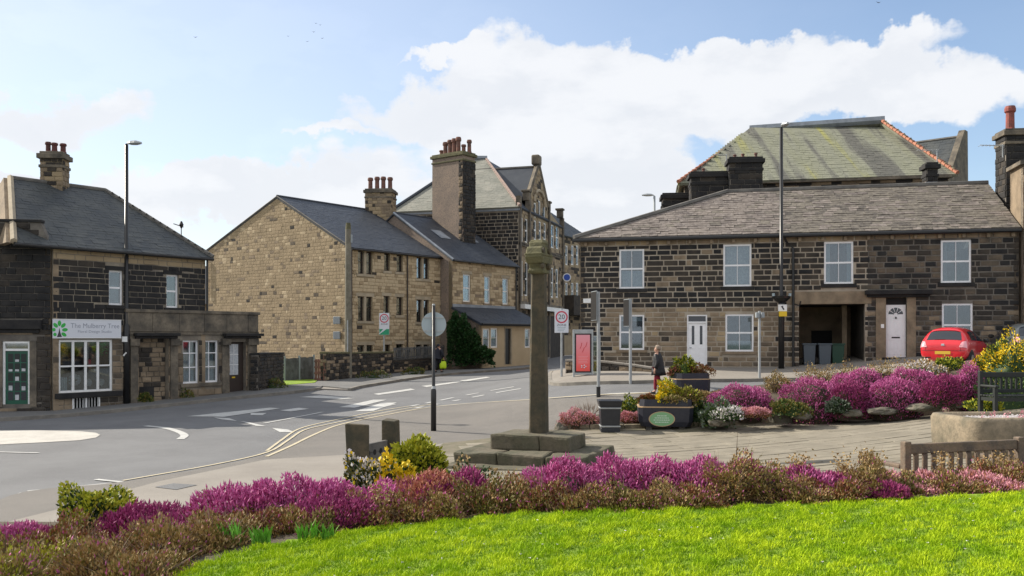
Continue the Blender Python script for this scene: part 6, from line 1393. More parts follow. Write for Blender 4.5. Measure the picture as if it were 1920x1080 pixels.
# ------------------------------------------------------------------ benches
def bench(name, label, loc, rot, L, m, slatw=.065, gap=.062, h=.92, group=None):
    t = thing(name, label, 'bench', loc, group, local=True)
    # local: back at y = 0, seat towards +y
    for x in (0, L - .09):
        MB().box(x, x + .09, -.04, .05, 0, h).build('post', m, t, bevel=.012); MB().box(x, x + .08, .48, .56, 0, .62).build('leg', m, t, bevel=.01)
        MB().obox((x - .01, .05, .60), (.10, 0, 0), (0, .55, 0), (0, 0, .05)).build('arm', m, t, bevel=.015)
        MB().box(x + .02, x + .07, .05, .48, .30, .38).build('side_rail', m, t)
    MB().box(.092, L - .092, -.02, .03, h - .15, h - .03).build('top_rail', m, t, bevel=.012); MB().box(.092, L - .092, -.015, .03, .46, .54).build('lower_rail', m, t, bevel=.008)
    x = .092 + gap
    while x + slatw < L - .1: MB().box(x, x + slatw, -.008, .02, .542, h - .152).build('back_slat', m, t, bevel=.004); x += slatw + gap
    for k in range(5): MB().box(.0, L, .05 + k * .1, .05 + k * .1 + .075, .40, .43).build('seat_slat', m, t, bevel=.005)
    MB().box(.092, L - .092, .5, .54, .3, .39).build('front_rail', m, t); t.rotation_euler = (0, 0, rot); return t
zz = zat(828, 10.5) - .92; bench('wooden_bench', 'weathered grey-brown slatted bench seen from behind above the front flower bed', (xat(1693, 10.5), 10.5, zz), .30, 1.75, 'woodg')
t = bench('park_bench', 'dark green slatted bench in the heather behind the stone trough', (xat(1822, 20.6) + 1.75, 20.4, zat(697, 20.2) - .93), math.pi + .10, 1.8, 'woodd', .05, .07, .95)
# ------------------------------------------------------------------ wheelie bins in the passage
def wheelie(px, m, label, out, w=.56):
    u = ft.pix(px, 670)[0]; c = ft.P(u, 0, out); c.z = 1.52; t = thing('wheelie_bin', label, 'bin', c, 'wheeled bins in the passage', local=True)
    q = MB(); vs = [];
    for z, a, d in ((.08, .42, .44), (.95, .5, .56)): vs += [(-a * w / .56 / 1.0 * .5, -d / 2, z), (a * w / .56 * .5, -d / 2, z), (a * w / .56 * .5, d / 2, z), (-a * w / .56 * .5, d / 2, z)]
    q.add(vs, [(3, 2, 1, 0), (4, 5, 6, 7)] + [(k, (k + 1) % 4, (k + 1) % 4 + 4, k + 4) for k in range(4)]); q.build('body', m, t, bevel=.02)
    MB().obox((-.29, -.31, .952), (.58, 0, 0), (0, .64, 0), (0, 0, .06)).build('lid', m, t, bevel=.02)
    for s_ in (-1, 1): MB().tube([(s_ * .22 - .03, .24, .1), (s_ * .22 + .03, .24, .1)], .1, 10).build('wheel', 'rubber', t)
    t.rotation_euler = (0, 0, -.22)
wheelie(1519, 'bing', 'pale grey wheelie bin nearest the left side of the passage', -.5); wheelie(1548, 'bing', 'grey wheelie bin in the middle of the passage row', -.4); wheelie(1573, 'bingreen', 'dark green wheelie bin on the right of the passage row', -.5)
# ------------------------------------------------------------------ cars
def car(name, label, loc, rot, paint, group='parked cars'):
    t = thing(name, label, 'car', loc, group, local=True)
    st = [(-.03, [(.60, .33), (.72, .50), (.70, .74), (.58, .84), (0, .86)]), (.03, [(.68, .27), (.79, .52), (.765, .82), (.64, .93), (0, .96)]), (.16, [(.72, .23), (.815, .58), (.80, .92), (.665, 1.05), (0, 1.09)]),
          (.36, [(.74, .21), (.82, .60), (.80, .95), (.61, 1.36), (0, 1.42)]), (.55, [(.74, .20), (.82, .60), (.80, .96), (.60, 1.43), (0, 1.49)]), (1.1, [(.75, .19), (.82, .60), (.80, .95), (.60, 1.46), (0, 1.52)]), (1.8, [(.75, .19), (.82, .60), (.80, .94), (.60, 1.44), (0, 1.50)]),
          (2.25, [(.75, .19), (.82, .60), (.79, .92), (.60, 1.30), (0, 1.36)]), (2.75, [(.75, .2), (.82, .58), (.78, .88), (.68, .98), (0, 1.02)]), (3.25, [(.74, .22), (.80, .52), (.75, .76), (.62, .84), (0, .88)]), (3.52, [(.70, .24), (.74, .46), (.66, .66), (.5, .72), (0, .74)]), (3.6, [(.6, .28), (.62, .44), (.54, .58), (.4, .62), (0, .64)])]
    vs = []; 
    for y, c in st:
        row = [(-w, y, z) for w, z in c[:-1]] + [(0, y, c[-1][1])] + [(w, y, z) for w, z in reversed(c[:-1])]; row = [(0 * 1, y, c[0][1] - .02)] + row; vs += row
    n = 10; fs = []
    for i in range(len(st) - 1):
        for k in range(n): fs.append((n * i + k, n * i + (k + 1) % n, n * i + n + (k + 1) % n, n * i + n + k))
    fs += [tuple(reversed(range(n))), tuple(range(n * (len(st) - 1), n * len(st)))]
    body = MB().add(vs, fs).build('body', paint, t, smooth=True); bm = bmesh.new(); bm.from_mesh(body.data); bmesh.ops.recalc_face_normals(bm, faces=bm.faces[:])
    cl = bm.edges.layers.float.new('crease_edge')
    for e in bm.edges:
        a, b = e.verts
        if abs(a.co.y - b.co.y) > .001 and abs(a.co.z - b.co.z) < .25 and (abs(abs(a.co.x) - .80) < .03 and a.co.z > .85): e[cl] = .5
        if len(e.link_faces) == 2 and any(len(f.verts) > 4 for f in e.link_faces): e[cl] = .6
    bm.to_mesh(body.data); bm.free(); s = body.modifiers.new('s', 'SUBSURF'); s.levels = s.render_levels = 2
    def patch(nm, cs, m, off=.008, nx=8, ny=5, sw=True):
        a, b, c, d = map(Vector, cs); vs = []
        for j in range(ny + 1):
            for i in range(nx + 1): vs.append(a.lerp(b, i / nx).lerp(d.lerp(c, i / nx), j / ny))
        fs = [(j * (nx + 1) + i, j * (nx + 1) + i + 1, (j + 1) * (nx + 1) + i + 1, (j + 1) * (nx + 1) + i) for j in range(ny) for i in range(nx)]
        o = MB().add(vs, fs).build(nm, m, t, smooth=True)
        if sw: k = o.modifiers.new('w', 'SHRINKWRAP'); k.target = body; k.wrap_method = 'NEAREST_SURFACEPOINT'; k.wrap_mode = 'ABOVE_SURFACE'; k.offset = off
        return o
    patch('rear_window', [(-.60, .08, 1.03), (.60, .08, 1.03), (.52, .3, 1.36), (-.52, .3, 1.36)], 'carglass'); patch('windscreen', [(.60, 2.7, 1.02), (-.60, 2.7, 1.02), (-.52, 2.15, 1.36), (.52, 2.15, 1.36)], 'carglass')
    for s_ in (-1, 1):
        patch('side_window', [(s_ * .80, .62, 1.0), (s_ * .80, 1.35, .98), (s_ * .64, 1.3, 1.38), (s_ * .64, .72, 1.34)], 'carglass'); patch('side_window', [(s_ * .80, 1.42, .98), (s_ * .79, 2.5, .96), (s_ * .64, 2.1, 1.32), (s_ * .64, 1.38, 1.38)], 'carglass')
        patch('tail_lamp', [(s_ * .54, .0, .76), (s_ * .77, .06, .72), (s_ * .76, .14, .99), (s_ * .62, .06, .95)], 'lamp', .014, 4, 3)
        for y in (.62, 2.95):
            MB().tube([(s_ * .70, y, .30), (s_ * .815, y, .30)], .355, 24).build('wheel_arch', 'carblack', t)
            w_ = MB().tube([(s_ * .66, y, .29), (s_ * .835, y, .29)], .29, 24).build('wheel', 'rubber', t)
            q = MB().tube([(s_ * .80, y, .29), (s_ * .842, y, .29)], .19, 16); o = q.build('rim', 'rim', w_)
            for k in range(5): a = k * 1.2566; MB().box(-.01, .01, 0, 0.001, 0, 0.001)
        MB().lathe((s_ * .93, 2.2, .98), [(.05, -.07), (.10, -.03), (.10, .05), (.06, .08)], 8).build('door_mirror', 'carblack', t)
        patch('bumper_corner', [(s_ * .40, -.02, .36), (s_ * .70, .02, .36), (s_ * .70, .02, .40), (s_ * .40, -.02, .40)], 'carblack', .01, 4, 2)
    patch('number_plate', [(-.26, -.06, .50), (.26, -.06, .50), (.26, -.06, .61), (-.26, -.06, .61)], 'platey', .02, 4, 2); patch('rear_badge', [(-.06, -.03, .80), (.06, -.03, .80), (.05, 0, .86), (-.05, 0, .86)], 'rim', .012, 3, 3)
    for s_ in (-1, 1): patch('hatch_seam', [(s_ * .585, .0, .62), (s_ * .597, .0, .62), (s_ * .597, .05, .98), (s_ * .585, .05, .98)], 'carblack', .010, 1, 6)
    patch('bumper_seam', [(-.72, -.02, .625), (.72, -.02, .625), (.72, -.02, .637), (-.72, -.02, .637)], 'carblack', .010, 10, 1)
    for s_ in (-1, 1): patch('door_seam', [(s_ * .83, 1.36, .35), (s_ * .83, 1.375, .35), (s_ * .80, 1.385, .94), (s_ * .80, 1.37, .94)], 'carblack', .008, 1, 6)
    patch('wiper', [(-.30, .07, 1.04), (.05, .07, 1.05), (.05, .07, 1.07), (-.30, .07, 1.06)], 'carblack', .02, 5, 1)
    patch('rear_spoiler', [(-.50, .30, 1.38), (.50, .30, 1.38), (.50, .36, 1.44), (-.50, .36, 1.44)], paint, .03, 6, 2)
    t.rotation_euler = (0, 0, rot); return t
cz = G(16.2, 33) + .12
car('parked_car', 'red hatchback parked before the cottages with its tail towards the square', (xat(1768, 32.6), 32.6, zat(612, 32.8) - 1.50), -.70, 'carred')
MT['cargrey'] = mat('grey_car_paint', (.05, .06, .07), .3, coat=1)
car('parked_car', 'dark car cut by the right edge of the picture beyond the yellow shrub', (xat(1945, 33.5), 33.5, zat(604, 33.5) - 1.50), -.2, 'cargrey')
# ------------------------------------------------------------------ people
def skin(name, V, E, R, m, par, sub=2, root=0):
    me = bpy.data.meshes.new(name); me.from_pydata([tuple(v) for v in V], E, []); me.materials.append(MT[m]); o = bpy.data.objects.new(name, me); COL.objects.link(o); o.parent = par
    md = o.modifiers.new('skin', 'SKIN'); md.use_smooth_shade = True
    L = me.skin_vertices[0].data if me.skin_vertices else None
    if L is None: return o
    for i, r in enumerate(R): L[i].radius = (r, r) if not isinstance(r, tuple) else r
    L[root].use_root = True; s = o.modifiers.new('sub', 'SUBSURF'); s.levels = s.render_levels = sub; return o
def skin_mesh(name, V, E, R, m, par, root=0, sub=2):
    me = bpy.data.meshes.new(name); me.from_pydata([tuple(v) for v in V], E, []); o = bpy.data.objects.new(name, me); COL.objects.link(o)
    md = o.modifiers.new('skin', 'SKIN'); md.use_smooth_shade = True; L = me.skin_vertices[0].data
    for i, r in enumerate(R): L[i].radius = (r, r) if not isinstance(r, tuple) else r
    L[root].use_root = True; s = o.modifiers.new('sub', 'SUBSURF'); s.levels = sub
    bpy.context.view_layer.update(); m2 = bpy.data.meshes.new_from_object(o.evaluated_get(bpy.context.evaluated_depsgraph_get())); bpy.data.objects.remove(o)
    m2.materials.clear(); m2.materials.append(MT[m]); o = bpy.data.objects.new(name, m2); COL.objects.link(o); o.parent = par; return o
def person(label, loc, rot, coatm, legm, hairm, bag=None, coat_len=.72, H=1.0, stride=.16):
    """local: facing +y... x is the figure's right"""
    t = thing('person', label, 'person', loc, local=True); V = []; E = []; R = []
    def v(p, r): V.append(p); R.append(r); return len(V) - 1
    pe = v((0, 0, .92), .13); sp = v((0, .0, 1.08), .125); chs = v((0, .0, 1.27), .14); nk = v((0, .01, 1.43), .055); jw = v((0, .035, 1.50), .062); sk_ = v((0, .02, 1.57), .088); tp = v((0, .0, 1.645), .06)
    no = v((0, .125, 1.535), .014)
    E += [(pe, sp), (sp, chs), (chs, nk), (nk, jw), (jw, sk_), (sk_, tp), (jw, no)]
    for s, f in ((-1, -1), (1, 1)):
        sh = v((s * .17, 0, 1.37), .062); el = v((s * .275, -.03 + f * .07, 1.10), .045); wr = v((s * .275, .08 + f * .08, .88), .03); pm = v((s * .27, .095 + f * .08, .80), .032); E += [(chs, sh), (sh, el), (el, wr), (wr, pm)]
        for k in range(4):
            b0 = Vector(V[pm]); fx = -.024 + .016 * k; l_ = (.06, .07, .066, .052)[k]; a = v((b0.x, b0.y + fx, b0.z - .05), .0085); b = v((b0.x - s * .01, b0.y + fx + .005, b0.z - .05 - l_ * .5), .008); E += [(pm, a), (a, b)]
        th_ = v((V[wr][0] - s * .01, V[wr][1] + .035, V[wr][2] - .05), .010); tt = v((V[wr][0] - s * .02, V[wr][1] + .05, V[wr][2] - .09), .009); E += [(wr, th_), (th_, tt)]
        hp = v((s * .09, 0, .88), .095); kn = v((s * .10, .02 + f * stride * .5, .50), .062); an = v((s * .10, f * stride - .04, .10), .04); to = v((s * .11, f * stride + .11, .045), .036); E += [(pe, hp), (hp, kn), (kn, an), (an, to)]
    skin_mesh('body', V, E, R, 'skin', t)
    # trousers and shoes
    V2 = [(0, 0, .93)]; R2 = [.135]; E2 = []
    for s, f in ((-1, -1), (1, 1)):
        b = len(V2); V2 += [(s * .09, 0, .86), (s * .10, .02 + f * stride * .5, .50), (s * .10, f * stride - .04, .13)]; R2 += [.11, .078, .062]; E2 += [(0, b), (b, b + 1), (b + 1, b + 2)]
    skin_mesh('trousers', V2, E2, R2, legm, t)
    for s, f in ((-1, -1), (1, 1)):
        skin_mesh('shoe', [(s * .10, f * stride - .07, .05), (s * .10, f * stride + .03, .05), (s * .11, f * stride + .16, .04)], [(0, 1), (1, 2)], [.05, .055, .042], 'blackp', t, sub=1)
    # coat: loose shell with sleeves, flaring at the hem
    n = 20; rows = [(1.44, .075, .075, .0), (1.41, .14, .10, 0), (1.36, .18, .125, 0), (1.25, .19, .165, -.005), (1.08, .19, .185, -.015), (.92, .21, .21, -.025), (.80, .23, .235, -.03), (coat_len, .255, .265, -.04)]; vs = []
    for z, a, b, oy in rows:
        for k in range(n):
            th = 2 * math.pi * k / n; f_ = 1 + .035 * math.sin(5 * th + z * 4) * (1.45 - z) * 1.6; vs.append((a * f_ * math.cos(th), oy + b * f_ * math.sin(th), z + .012 * math.sin(3 * th)))
    fs = [(n * i + n + k, n * i + n + (k + 1) % n, n * i + (k + 1) % n, n * i + k) for i in range(len(rows) - 1) for k in range(n)]
    ct = MB().add(vs, fs).build('coat', coatm, t, smooth=True); so = ct.modifiers.new('s', 'SOLIDIFY'); so.thickness = .012
    for s, f in ((-1, -1), (1, 1)): skin_mesh('sleeve', [(s * .14, 0, 1.37), (s * .20, -.0, 1.33), (s * .275, -.03 + f * .07, 1.10), (s * .275, .08 + f * .08, .885)], [(0, 1), (1, 2), (2, 3)], [.08, .088, .075, .062], coatm, t, sub=1)
    skin_mesh('collar', [(0, -.02, 1.42), (0, .0, 1.46)], [(0, 1)], [.085, .075], coatm, t, sub=1)
    # hair: cap over the back and top of the skull
    vs = []; fs = []; nr, nc = 7, 14
    for i in range(nr):
        ph = math.pi * .5 * i / (nr - 1) * 1.35
        for k in range(nc): th = 2 * math.pi * k / nc; rr = .108 + .006 * math.sin(7 * th); y = math.sin(th); vs.append((rr * math.sin(ph) * math.cos(th) * .92, -.012 + rr * math.sin(ph) * y * (1.0 if y < 0 else .82), 1.585 + .112 * math.cos(ph) + (.055 * max(0, y) * (i / (nr - 1)) * 1.3)))
    for i in range(nr - 1):
        for k in range(nc): fs.append((nc * i + k, nc * i + nc + k, nc * i + nc + (k + 1) % nc, nc * i + (k + 1) % nc))
    h = MB().add(vs, fs).build('hair', hairm, t, smooth=True); so = h.modifiers.new('s', 'SOLIDIFY'); so.thickness = .02
    for s in (-1, 1):
        MB().lathe((s * .034, .098, 1.562), [(.004, -.006), (.010, 0), (.004, .006)], 8).build('eye', 'textk', t); MB().lathe((s * .088, .015, 1.55), [(.008, -.028), (.016, 0), (.010, .028)], 8).build('ear', 'skin', t)
    MB().box(-.024, .024, .090, .100, 1.503, 1.509).build('mouth', 'red', t)
    if bag:
        s = 1; c = Vector((.225, .135, .66))
    t.rotation_euler = (0, 0, rot); t.scale = (H, H, H); return t
pw = gp(1233, 741); pw.z += .03
person('woman in a black coat and dark red trousers walking left past the planters', pw, math.radians(62), 'coatn', 'trred', 'hairg', H=.97, coat_len=.66)
pm_ = gp(822, 702); pm_.z += .12; person('man in dark clothes seen from behind walking up the far pavement', pm_, math.radians(-35), 'navy', 'navy', 'navy', coat_len=.84, H=.98)
bg_ = thing('carrier_bag', 'bright yellow carrier bag hanging from the hand of the man on the far pavement', 'bag', pm_ + Vector((.28, -.05, .30)))
c = pm_ + Vector((.27, -.02, .22)); q = MB(); vs = []
for z, w, d in ((0, .17, .07), (.08, .20, .10), (.30, .19, .09), (.42, .16, .05)):
    vs += [c + Vector((w * math.cos(a) , d * math.sin(a), z + .015 * math.sin(3 * a))) for a in [2 * math.pi * k / 12 for k in range(12)]]
q.add(vs, [(12 * i + k, 12 * i + (k + 1) % 12, 12 * i + 12 + (k + 1) % 12, 12 * i + 12 + k) for i in range(3) for k in range(12)] + [tuple(reversed(range(12)))]); q.build('bag', 'hivis', bg_, smooth=True)
MB().tube([c + Vector((-.1, 0, .42)), c + Vector((-.03, 0, .58)), c + Vector((.03, 0, .58)), c + Vector((.1, 0, .42))], .01, 5).build('handle', 'hivis', bg_)
# birds
for k, (px, py, s) in enumerate([(366, 70, .5), (592, 44, .35), (600, 47, .35), (588, 60, .4), (604, 72, .4), (576, 78, .35), (540, 68, .35), (1648, 5, .6)]):
    p = W(px, py, 150); lb_ = ['lone tiny bird high over the left roofs', None, None, None, None, None, None, 'lone bird at the top of the sky above the hall roof'][k]
    q = MB(); q.add([p, p + Vector((-.5, .1, .28)) * s * 1.6, p + Vector((-.15, .2, .05)) * s * 1.6], [(0, 1, 2)]); q.add([p, p + Vector((.5, .1, .25)) * s * 1.6, p + Vector((.15, .2, .05)) * s * 1.6], [(0, 1, 2)])
    q.lathe(p - Vector((0, 0, .08 * s)), [(.02 * s, -.05 * s), (.14 * s, .05 * s), (.14 * s, .16 * s), (.03 * s, .24 * s)], 6)
    tag(q.build('bird', 'textk'), lb_ or 'tiny dark bird in the small flock high above the gable', 'bird', 'birds high in the sky')
# ------------------------------------------------------------------ plants
def bip(P, D, L, r, rng, n=3):
    """thin bipyramids (flower spikes, buds, twigs): P base, D unit direction, L length, r radius"""
    k = len(P); D = D / np.linalg.norm(D, axis=1, keepdims=True); a = np.cross(D, rng.normal(size=(k, 3))); a /= np.linalg.norm(a, axis=1, keepdims=True) + 1e-9; b = np.cross(D, a)
    L = np.broadcast_to(L, k)[:, None]; r = np.broadcast_to(r, k)[:, None]
    vs = [P]
    for i in range(n): t = 2 * math.pi * i / n; vs.append(P + D * L * .42 + (a * math.cos(t) + b * math.sin(t)) * r)
    vs.append(P + D * L); V = np.stack(vs, 1).reshape(-1, 3); m = n + 2; base = (np.arange(k) * m)[:, None]; F = []
    for i in range(n): j = (i + 1) % n; F.append(base + np.array([0, 1 + j, 1 + i])); F.append(base + np.array([1 + i, 1 + j, n + 1]))
    return V, np.concatenate(F, 0)
def leafq(P, D, L, w, rng):
    """pointed leaves of two triangles"""
    k = len(P); D = D / np.linalg.norm(D, axis=1, keepdims=True); a = np.cross(D, rng.normal(size=(k, 3))); a /= np.linalg.norm(a, axis=1, keepdims=True) + 1e-9; c = np.cross(D, a)
    L = np.broadcast_to(L, k)[:, None]; w = np.broadcast_to(w, k)[:, None]
    V = np.stack([P, P + D * L * .5 + a * w + c * w * .3, P + D * L, P + D * L * .5 - a * w + c * w * .3], 1).reshape(-1, 3); b = (np.arange(k) * 4)[:, None]
    return V, np.concatenate([b + np.array([0, 1, 2]), b + np.array([0, 2, 3])], 0)
PL = [0]
def plant(name, label, cat, c, rx, ry, h, spec, group=None, lump=.22, core_s=.72, corem='core', flat=.0, rough=1.0, zp=.62):
    """c base point; spec rows: (kind, material, part, n, length, radius, (s0, s1), (z0, z1), up)"""
    PL[0] += 1; rng = np.random.default_rng(100 + PL[0]); t = thing(name, label, cat, c, group); c = np.array(c)
    ph = rng.uniform(0, 10, 3)
    def dome(D):
        D = D.copy(); D[:, 2] = np.sign(D[:, 2]) * np.abs(D[:, 2]) ** zp; return D
    def surf(D):
        R = 1 + lump * (np.sin(D[:, 0] * 4.1 * rough + ph[0]) * np.sin(D[:, 1] * 3.7 * rough + ph[1]) + .6 * np.sin(D[:, 2] * 7 + D[:, 0] * 6 * rough + ph[2])) ; return R[:, None]
    sc = np.array([rx, ry, h])
    if core_s:  # added dark core stands in for the shade inside the plant
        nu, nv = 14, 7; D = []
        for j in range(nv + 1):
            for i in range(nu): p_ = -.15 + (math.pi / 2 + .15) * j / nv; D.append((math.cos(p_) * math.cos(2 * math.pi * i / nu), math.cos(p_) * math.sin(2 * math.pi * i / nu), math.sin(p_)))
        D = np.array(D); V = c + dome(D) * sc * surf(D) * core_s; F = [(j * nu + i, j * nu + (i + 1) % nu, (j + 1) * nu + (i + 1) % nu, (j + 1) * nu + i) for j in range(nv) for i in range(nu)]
        fastmesh('shade_core', V, np.array(F), None, [corem], t, smooth=True)
    groups_ = {}
    for (kind, m, part, n, L, r, (s0, s1), (z0, z1), up) in spec:
        D = rng.normal(size=(int(n * 2.6) + 10, 3)); D[:, 2] = np.abs(D[:, 2]) * (1) - .12; D /= np.linalg.norm(D, axis=1, keepdims=True)
        zz = D[:, 2] + rng.normal(size=len(D)) * .05; D = D[(zz >= z0) & (zz <= z1)][:n]; k = len(D)
        if not k: continue
        # patchy tone: clumps of growth along the surface
        P = c + dome(D) * sc * surf(D) * rng.uniform(s0, s1, (k, 1)) + rng.normal(size=(k, 3)) * .01
        O = D / sc; O /= np.linalg.norm(O, axis=1, keepdims=True); dr = O * (1 - up) + np.array([0, 0, up]) + rng.normal(size=(k, 3)) * .33
        LL = L * rng.uniform(.6, 1.3, k); rr = r * rng.uniform(.7, 1.3, k)
        if kind == 'spike': V, F = bip(P, dr, LL, rr, rng)
        elif kind == 'twig':
            P2 = c + (P - c) * .35; dr = P - P2 + rng.normal(size=(k, 3)) * .06; LL = np.linalg.norm(dr, axis=1) * rng.uniform(1.0, 1.25, k); V, F = bip(P2, dr, LL, rr, rng)
        else: V, F = leafq(P, dr, LL, rr, rng)
        g = groups_.setdefault(part, [[], [], [], []]); b = sum(len(x) for x in g[0]); g[0].append(V); g[1].append(F + b)
        if m not in g[3]: g[3].append(m)
        g[2].append(np.full(len(F), g[3].index(m)))
    for part, g in groups_.items(): fastmesh(part, np.concatenate(g[0]), np.concatenate(g[1]), np.concatenate(g[2]), g[3], t, 'stuff')
    return t
def heather(n, fm='heath', fm2='heath2', low='brown', L=.055, den=1.0, zf=.30):
    return [('spike', fm, 'flowers', int(n), L, L * .17, (.90, 1.04), (zf, 1.1), .55), ('spike', fm2, 'flowers', int(n * .7), L, L * .17, (.82, .98), (zf - .12, 1.1), .5), ('leaf', low, 'foliage', int(n * .5), L * .7, L * .2, (.8, 1.0), (-.2, .5), .3),
            ('leaf', 'rust', 'foliage', int(n * .25), L * .7, L * .2, (.8, 1.02), (-.2, .7), .3), ('twig', 'twig', 'twigs', int(n * .03), 1, .005, (.8, .95), (-.1, .6), .3)]
def brown(n, L=.045, a='brown', b='olive', c2='rust', fl='heath'):
    return [('spike', fl, 'flowers', int(n * .045), L * 1.1, L * .19, (.95, 1.06), (.1, 1.1), .6)] * (L < .05) + [('leaf', a, 'foliage', int(n), L, L * .26, (.72, 1.04), (-.25, 1.1), .45), ('leaf', b, 'foliage', int(n * .6), L, L * .26, (.7, 1.04), (-.25, 1.1), .45), ('leaf', c2, 'foliage', int(n * .35), L, L * .25, (.75, 1.05), (-.2, 1.1), .45),
            ('leaf', 'straw', 'seed_heads', int(n * .22), L * .9, L * .2, (.95, 1.12), (.0, 1.1), .6), ('twig', 'twig', 'twigs', int(n * .13), 1, .0055, (.8, 1.1), (-.2, 1.1), .3)]
ZN = (1, 1)
def near(px, top, hw, Y, spec, name, label, cat, group, ry=None, **kw):
    x = xat(px, Y); z0 = Mz(x, Y) + .03; ztop = zat(top, Y); rx = hw / FOC * Y; return plant(name, label, cat, (x, Y, z0 - .03), rx, ry or min(rx * 1.0, .5), max(.2, (ztop - z0) * .97), spec, group, **kw)
GH = 'purple heathers along the front hedge'; GB = 'brown twiggy shrubs along the lawn edge'
def yl_(px, d):   # depth of the hedge line at this column, d metres behind the lawn edge
    Y = 8.8
    for _ in range(6): Y = float(np.interp(xat(px, Y), _mx, _my)) + d
    return Y
hs = [(15, 988, 55, .6, 'heath', 'heather at the extreme left corner of the front bed'), (60, 1002, 40, .35, 'heath2', 'small deep heather tuft left of the round yellow-green bush'), (275, 948, 72, .75, 'heath2', 'purple heather spilling right of the round yellow-green bush'), (330, 985, 50, .4, 'heath2', 'low purple heather right under the tall lone seed stem'),
      (440, 915, 75, .8, 'heath', 'purple heather clump right of the tall lone seed stem'), (505, 905, 60, .9, 'heath', 'tall purple heather before the narrow yellow paint lines'), (590, 893, 68, .85, 'heath', 'tall purple heather left of the first stocks post'), (640, 925, 62, .45, 'heath2', 'deep purple heather hanging low over the lawn below the stocks'),
      (715, 906, 40, .75, 'heath', 'small purple heather under the pansies'), (800, 888, 62, .75, 'heathb', 'pinkish purple heather below the golden shrub'), (870, 885, 45, .8, 'heath2', 'sparse purple heather left of the cross steps'),
      (1065, 866, 78, .7, 'heath', 'bright purple heather rising before the right end of the cross steps'), (1140, 862, 60, .85, 'heath', 'bright purple heather just right of the cross steps'), (1215, 860, 66, .8, 'heath', 'purple heather below the bin and planter'), (1300, 862, 66, .75, 'heath', 'bright purple heather in the middle of the right half'),
      (1408, 866, 40, .8, 'heath2', 'small purple heather between two brown shrubs'), (1500, 876, 56, .7, 'heath', 'purple heather before the middle of the paved square'), (1570, 888, 52, .6, 'heath2', 'purple heather left of the tall straw shrub'), (1645, 915, 35, .35, 'heath2', 'low deep purple heather right of the tall straw shrub')]
for i, (px, top, hw, d, m, lb_) in enumerate(hs):
    n = 900 + hw * 14; fm, fm2 = {'heath': ('heath', 'heath2'), 'heath2': ('heath2', 'heath2'), 'heathb': ('heathb', 'heath2')}[m]; hw = hw * 1.28
    near(px, top, hw, yl_(px, d), heather(n, fm, fm2), 'heather_bush', lb_, 'heather', GH, ry=.48, lump=.12)
ps = [(1690, 895, 60, .6, 'pale pink heather at the foot of the grey bench'), (1760, 890, 66, .7, 'pale pink heather before the middle slats of the grey bench'), (1850, 905, 72, .45, 'pale pink heather at the lawn corner on the right'), (1935, 885, 60, .7, 'pale pink heather cut by the right edge of the picture')]
for px, top, hw, d, lb_ in ps: near(px, top, hw, yl_(px, d), heather(1700, 'heathp', 'heathb', L=.045), 'heather_bush', lb_, 'heather', 'pale heathers by the grey bench', ry=.45)
rng_l = ['left of the round bush', 'below the purple heather', 'at the lawn edge']
bs = [(390, 972, 55, .25), (470, 975, 60, .28), (545, 968, 55, .3), (610, 990, 40, .2), (700, 935, 62, .38), (770, 930, 62, .35), (835, 922, 62, .35), (905, 905, 66, .4), (965, 905, 60, .42), (1020, 905, 55, .32), (1090, 935, 62, .2), (1170, 932, 66, .22), (1240, 926, 62, .22), (1310, 928, 60, .2), (1365, 866, 55, .45), (1440, 880, 58, .45), (1500, 915, 50, .28), (1570, 915, 58, .3), (1625, 870, 45, .45), (1700, 905, 36, .5), (1790, 900, 50, .4), (1870, 872, 62, .6), (1920, 868, 50, .6)]
bl = ['before the left tall heather', 'with rusty tips under the first purple clump', 'filling the gap under the second purple clump', 'low beside the daffodil leaves', 'right of the deep purple heather', 'under the golden shrub', 'with fine pale twigs left of the cross', 'straight before the cross steps', 'straw-tipped below the cross shaft', 'with grey twigs right of the cross shaft', 'beneath the first bright heather of the right half', 'beneath the second bright heather', 'with orange leaves below the litter bin', 'below the green oval planter sign', 'standing tall between two purple heathers', 'with golden tips before the square', 'low at the lawn under the straw shrub', 'dark-footed left of the straw shrub', 'tallest straw-coloured against the paving', 'before the left bench post', 'pushing up before the bench slats', 'tall against the grey bench back', 'at the right edge before the grey bench']
for i, (px, top, hw, d) in enumerate(bs):
    near(px, top, hw, yl_(px, d), brown(2200, .037, a=['brown', 'rust', 'brown', 'olive'][i % 4] if i % 5 else 'brown', b='olive', c2='rust' if i % 3 else 'straw'), 'twiggy_shrub', 'brown twiggy shrub ' + bl[i], 'shrub', GB, ry=.38, core_s=.6, lump=.28)
# loose tall seed stems over the hedge
def stems(px, top, Y, n, w, label):
    x = xat(px, Y); z0 = Mz(x, Y); t = thing('seed_stem', label, 'plant', (x, Y, z0)); rng = np.random.default_rng(int(px)); H_ = zat(top, Y) - z0; k = n
    P = np.c_[x + rng.normal(size=k) * w * .4, np.full(k, Y), np.full(k, z0)]; D = np.c_[rng.normal(size=k) * w / H_, rng.normal(size=k) * .1, np.ones(k)]
    V, F = bip(P, D, H_ * rng.uniform(.8, 1.0, k), .005, rng); fastmesh('stems', V, F, None, ['twig'], t)
    T = []; 
    for i in range(k):
        d = D[i] / np.linalg.norm(D[i]); 
        for s in np.linspace(.45, 1, 16): T.append(P[i] + d * H_ * .95 * s)
    T = np.repeat(np.array(T), 3, 0); T += rng.normal(size=T.shape) * .03; V, F = leafq(T, rng.normal(size=T.shape), .035, .011, rng); fastmesh('seed_heads', V, F, rng.integers(0, 2, len(F) // 2).tolist() * 2, ['straw', 'brown'], t, 'stuff')
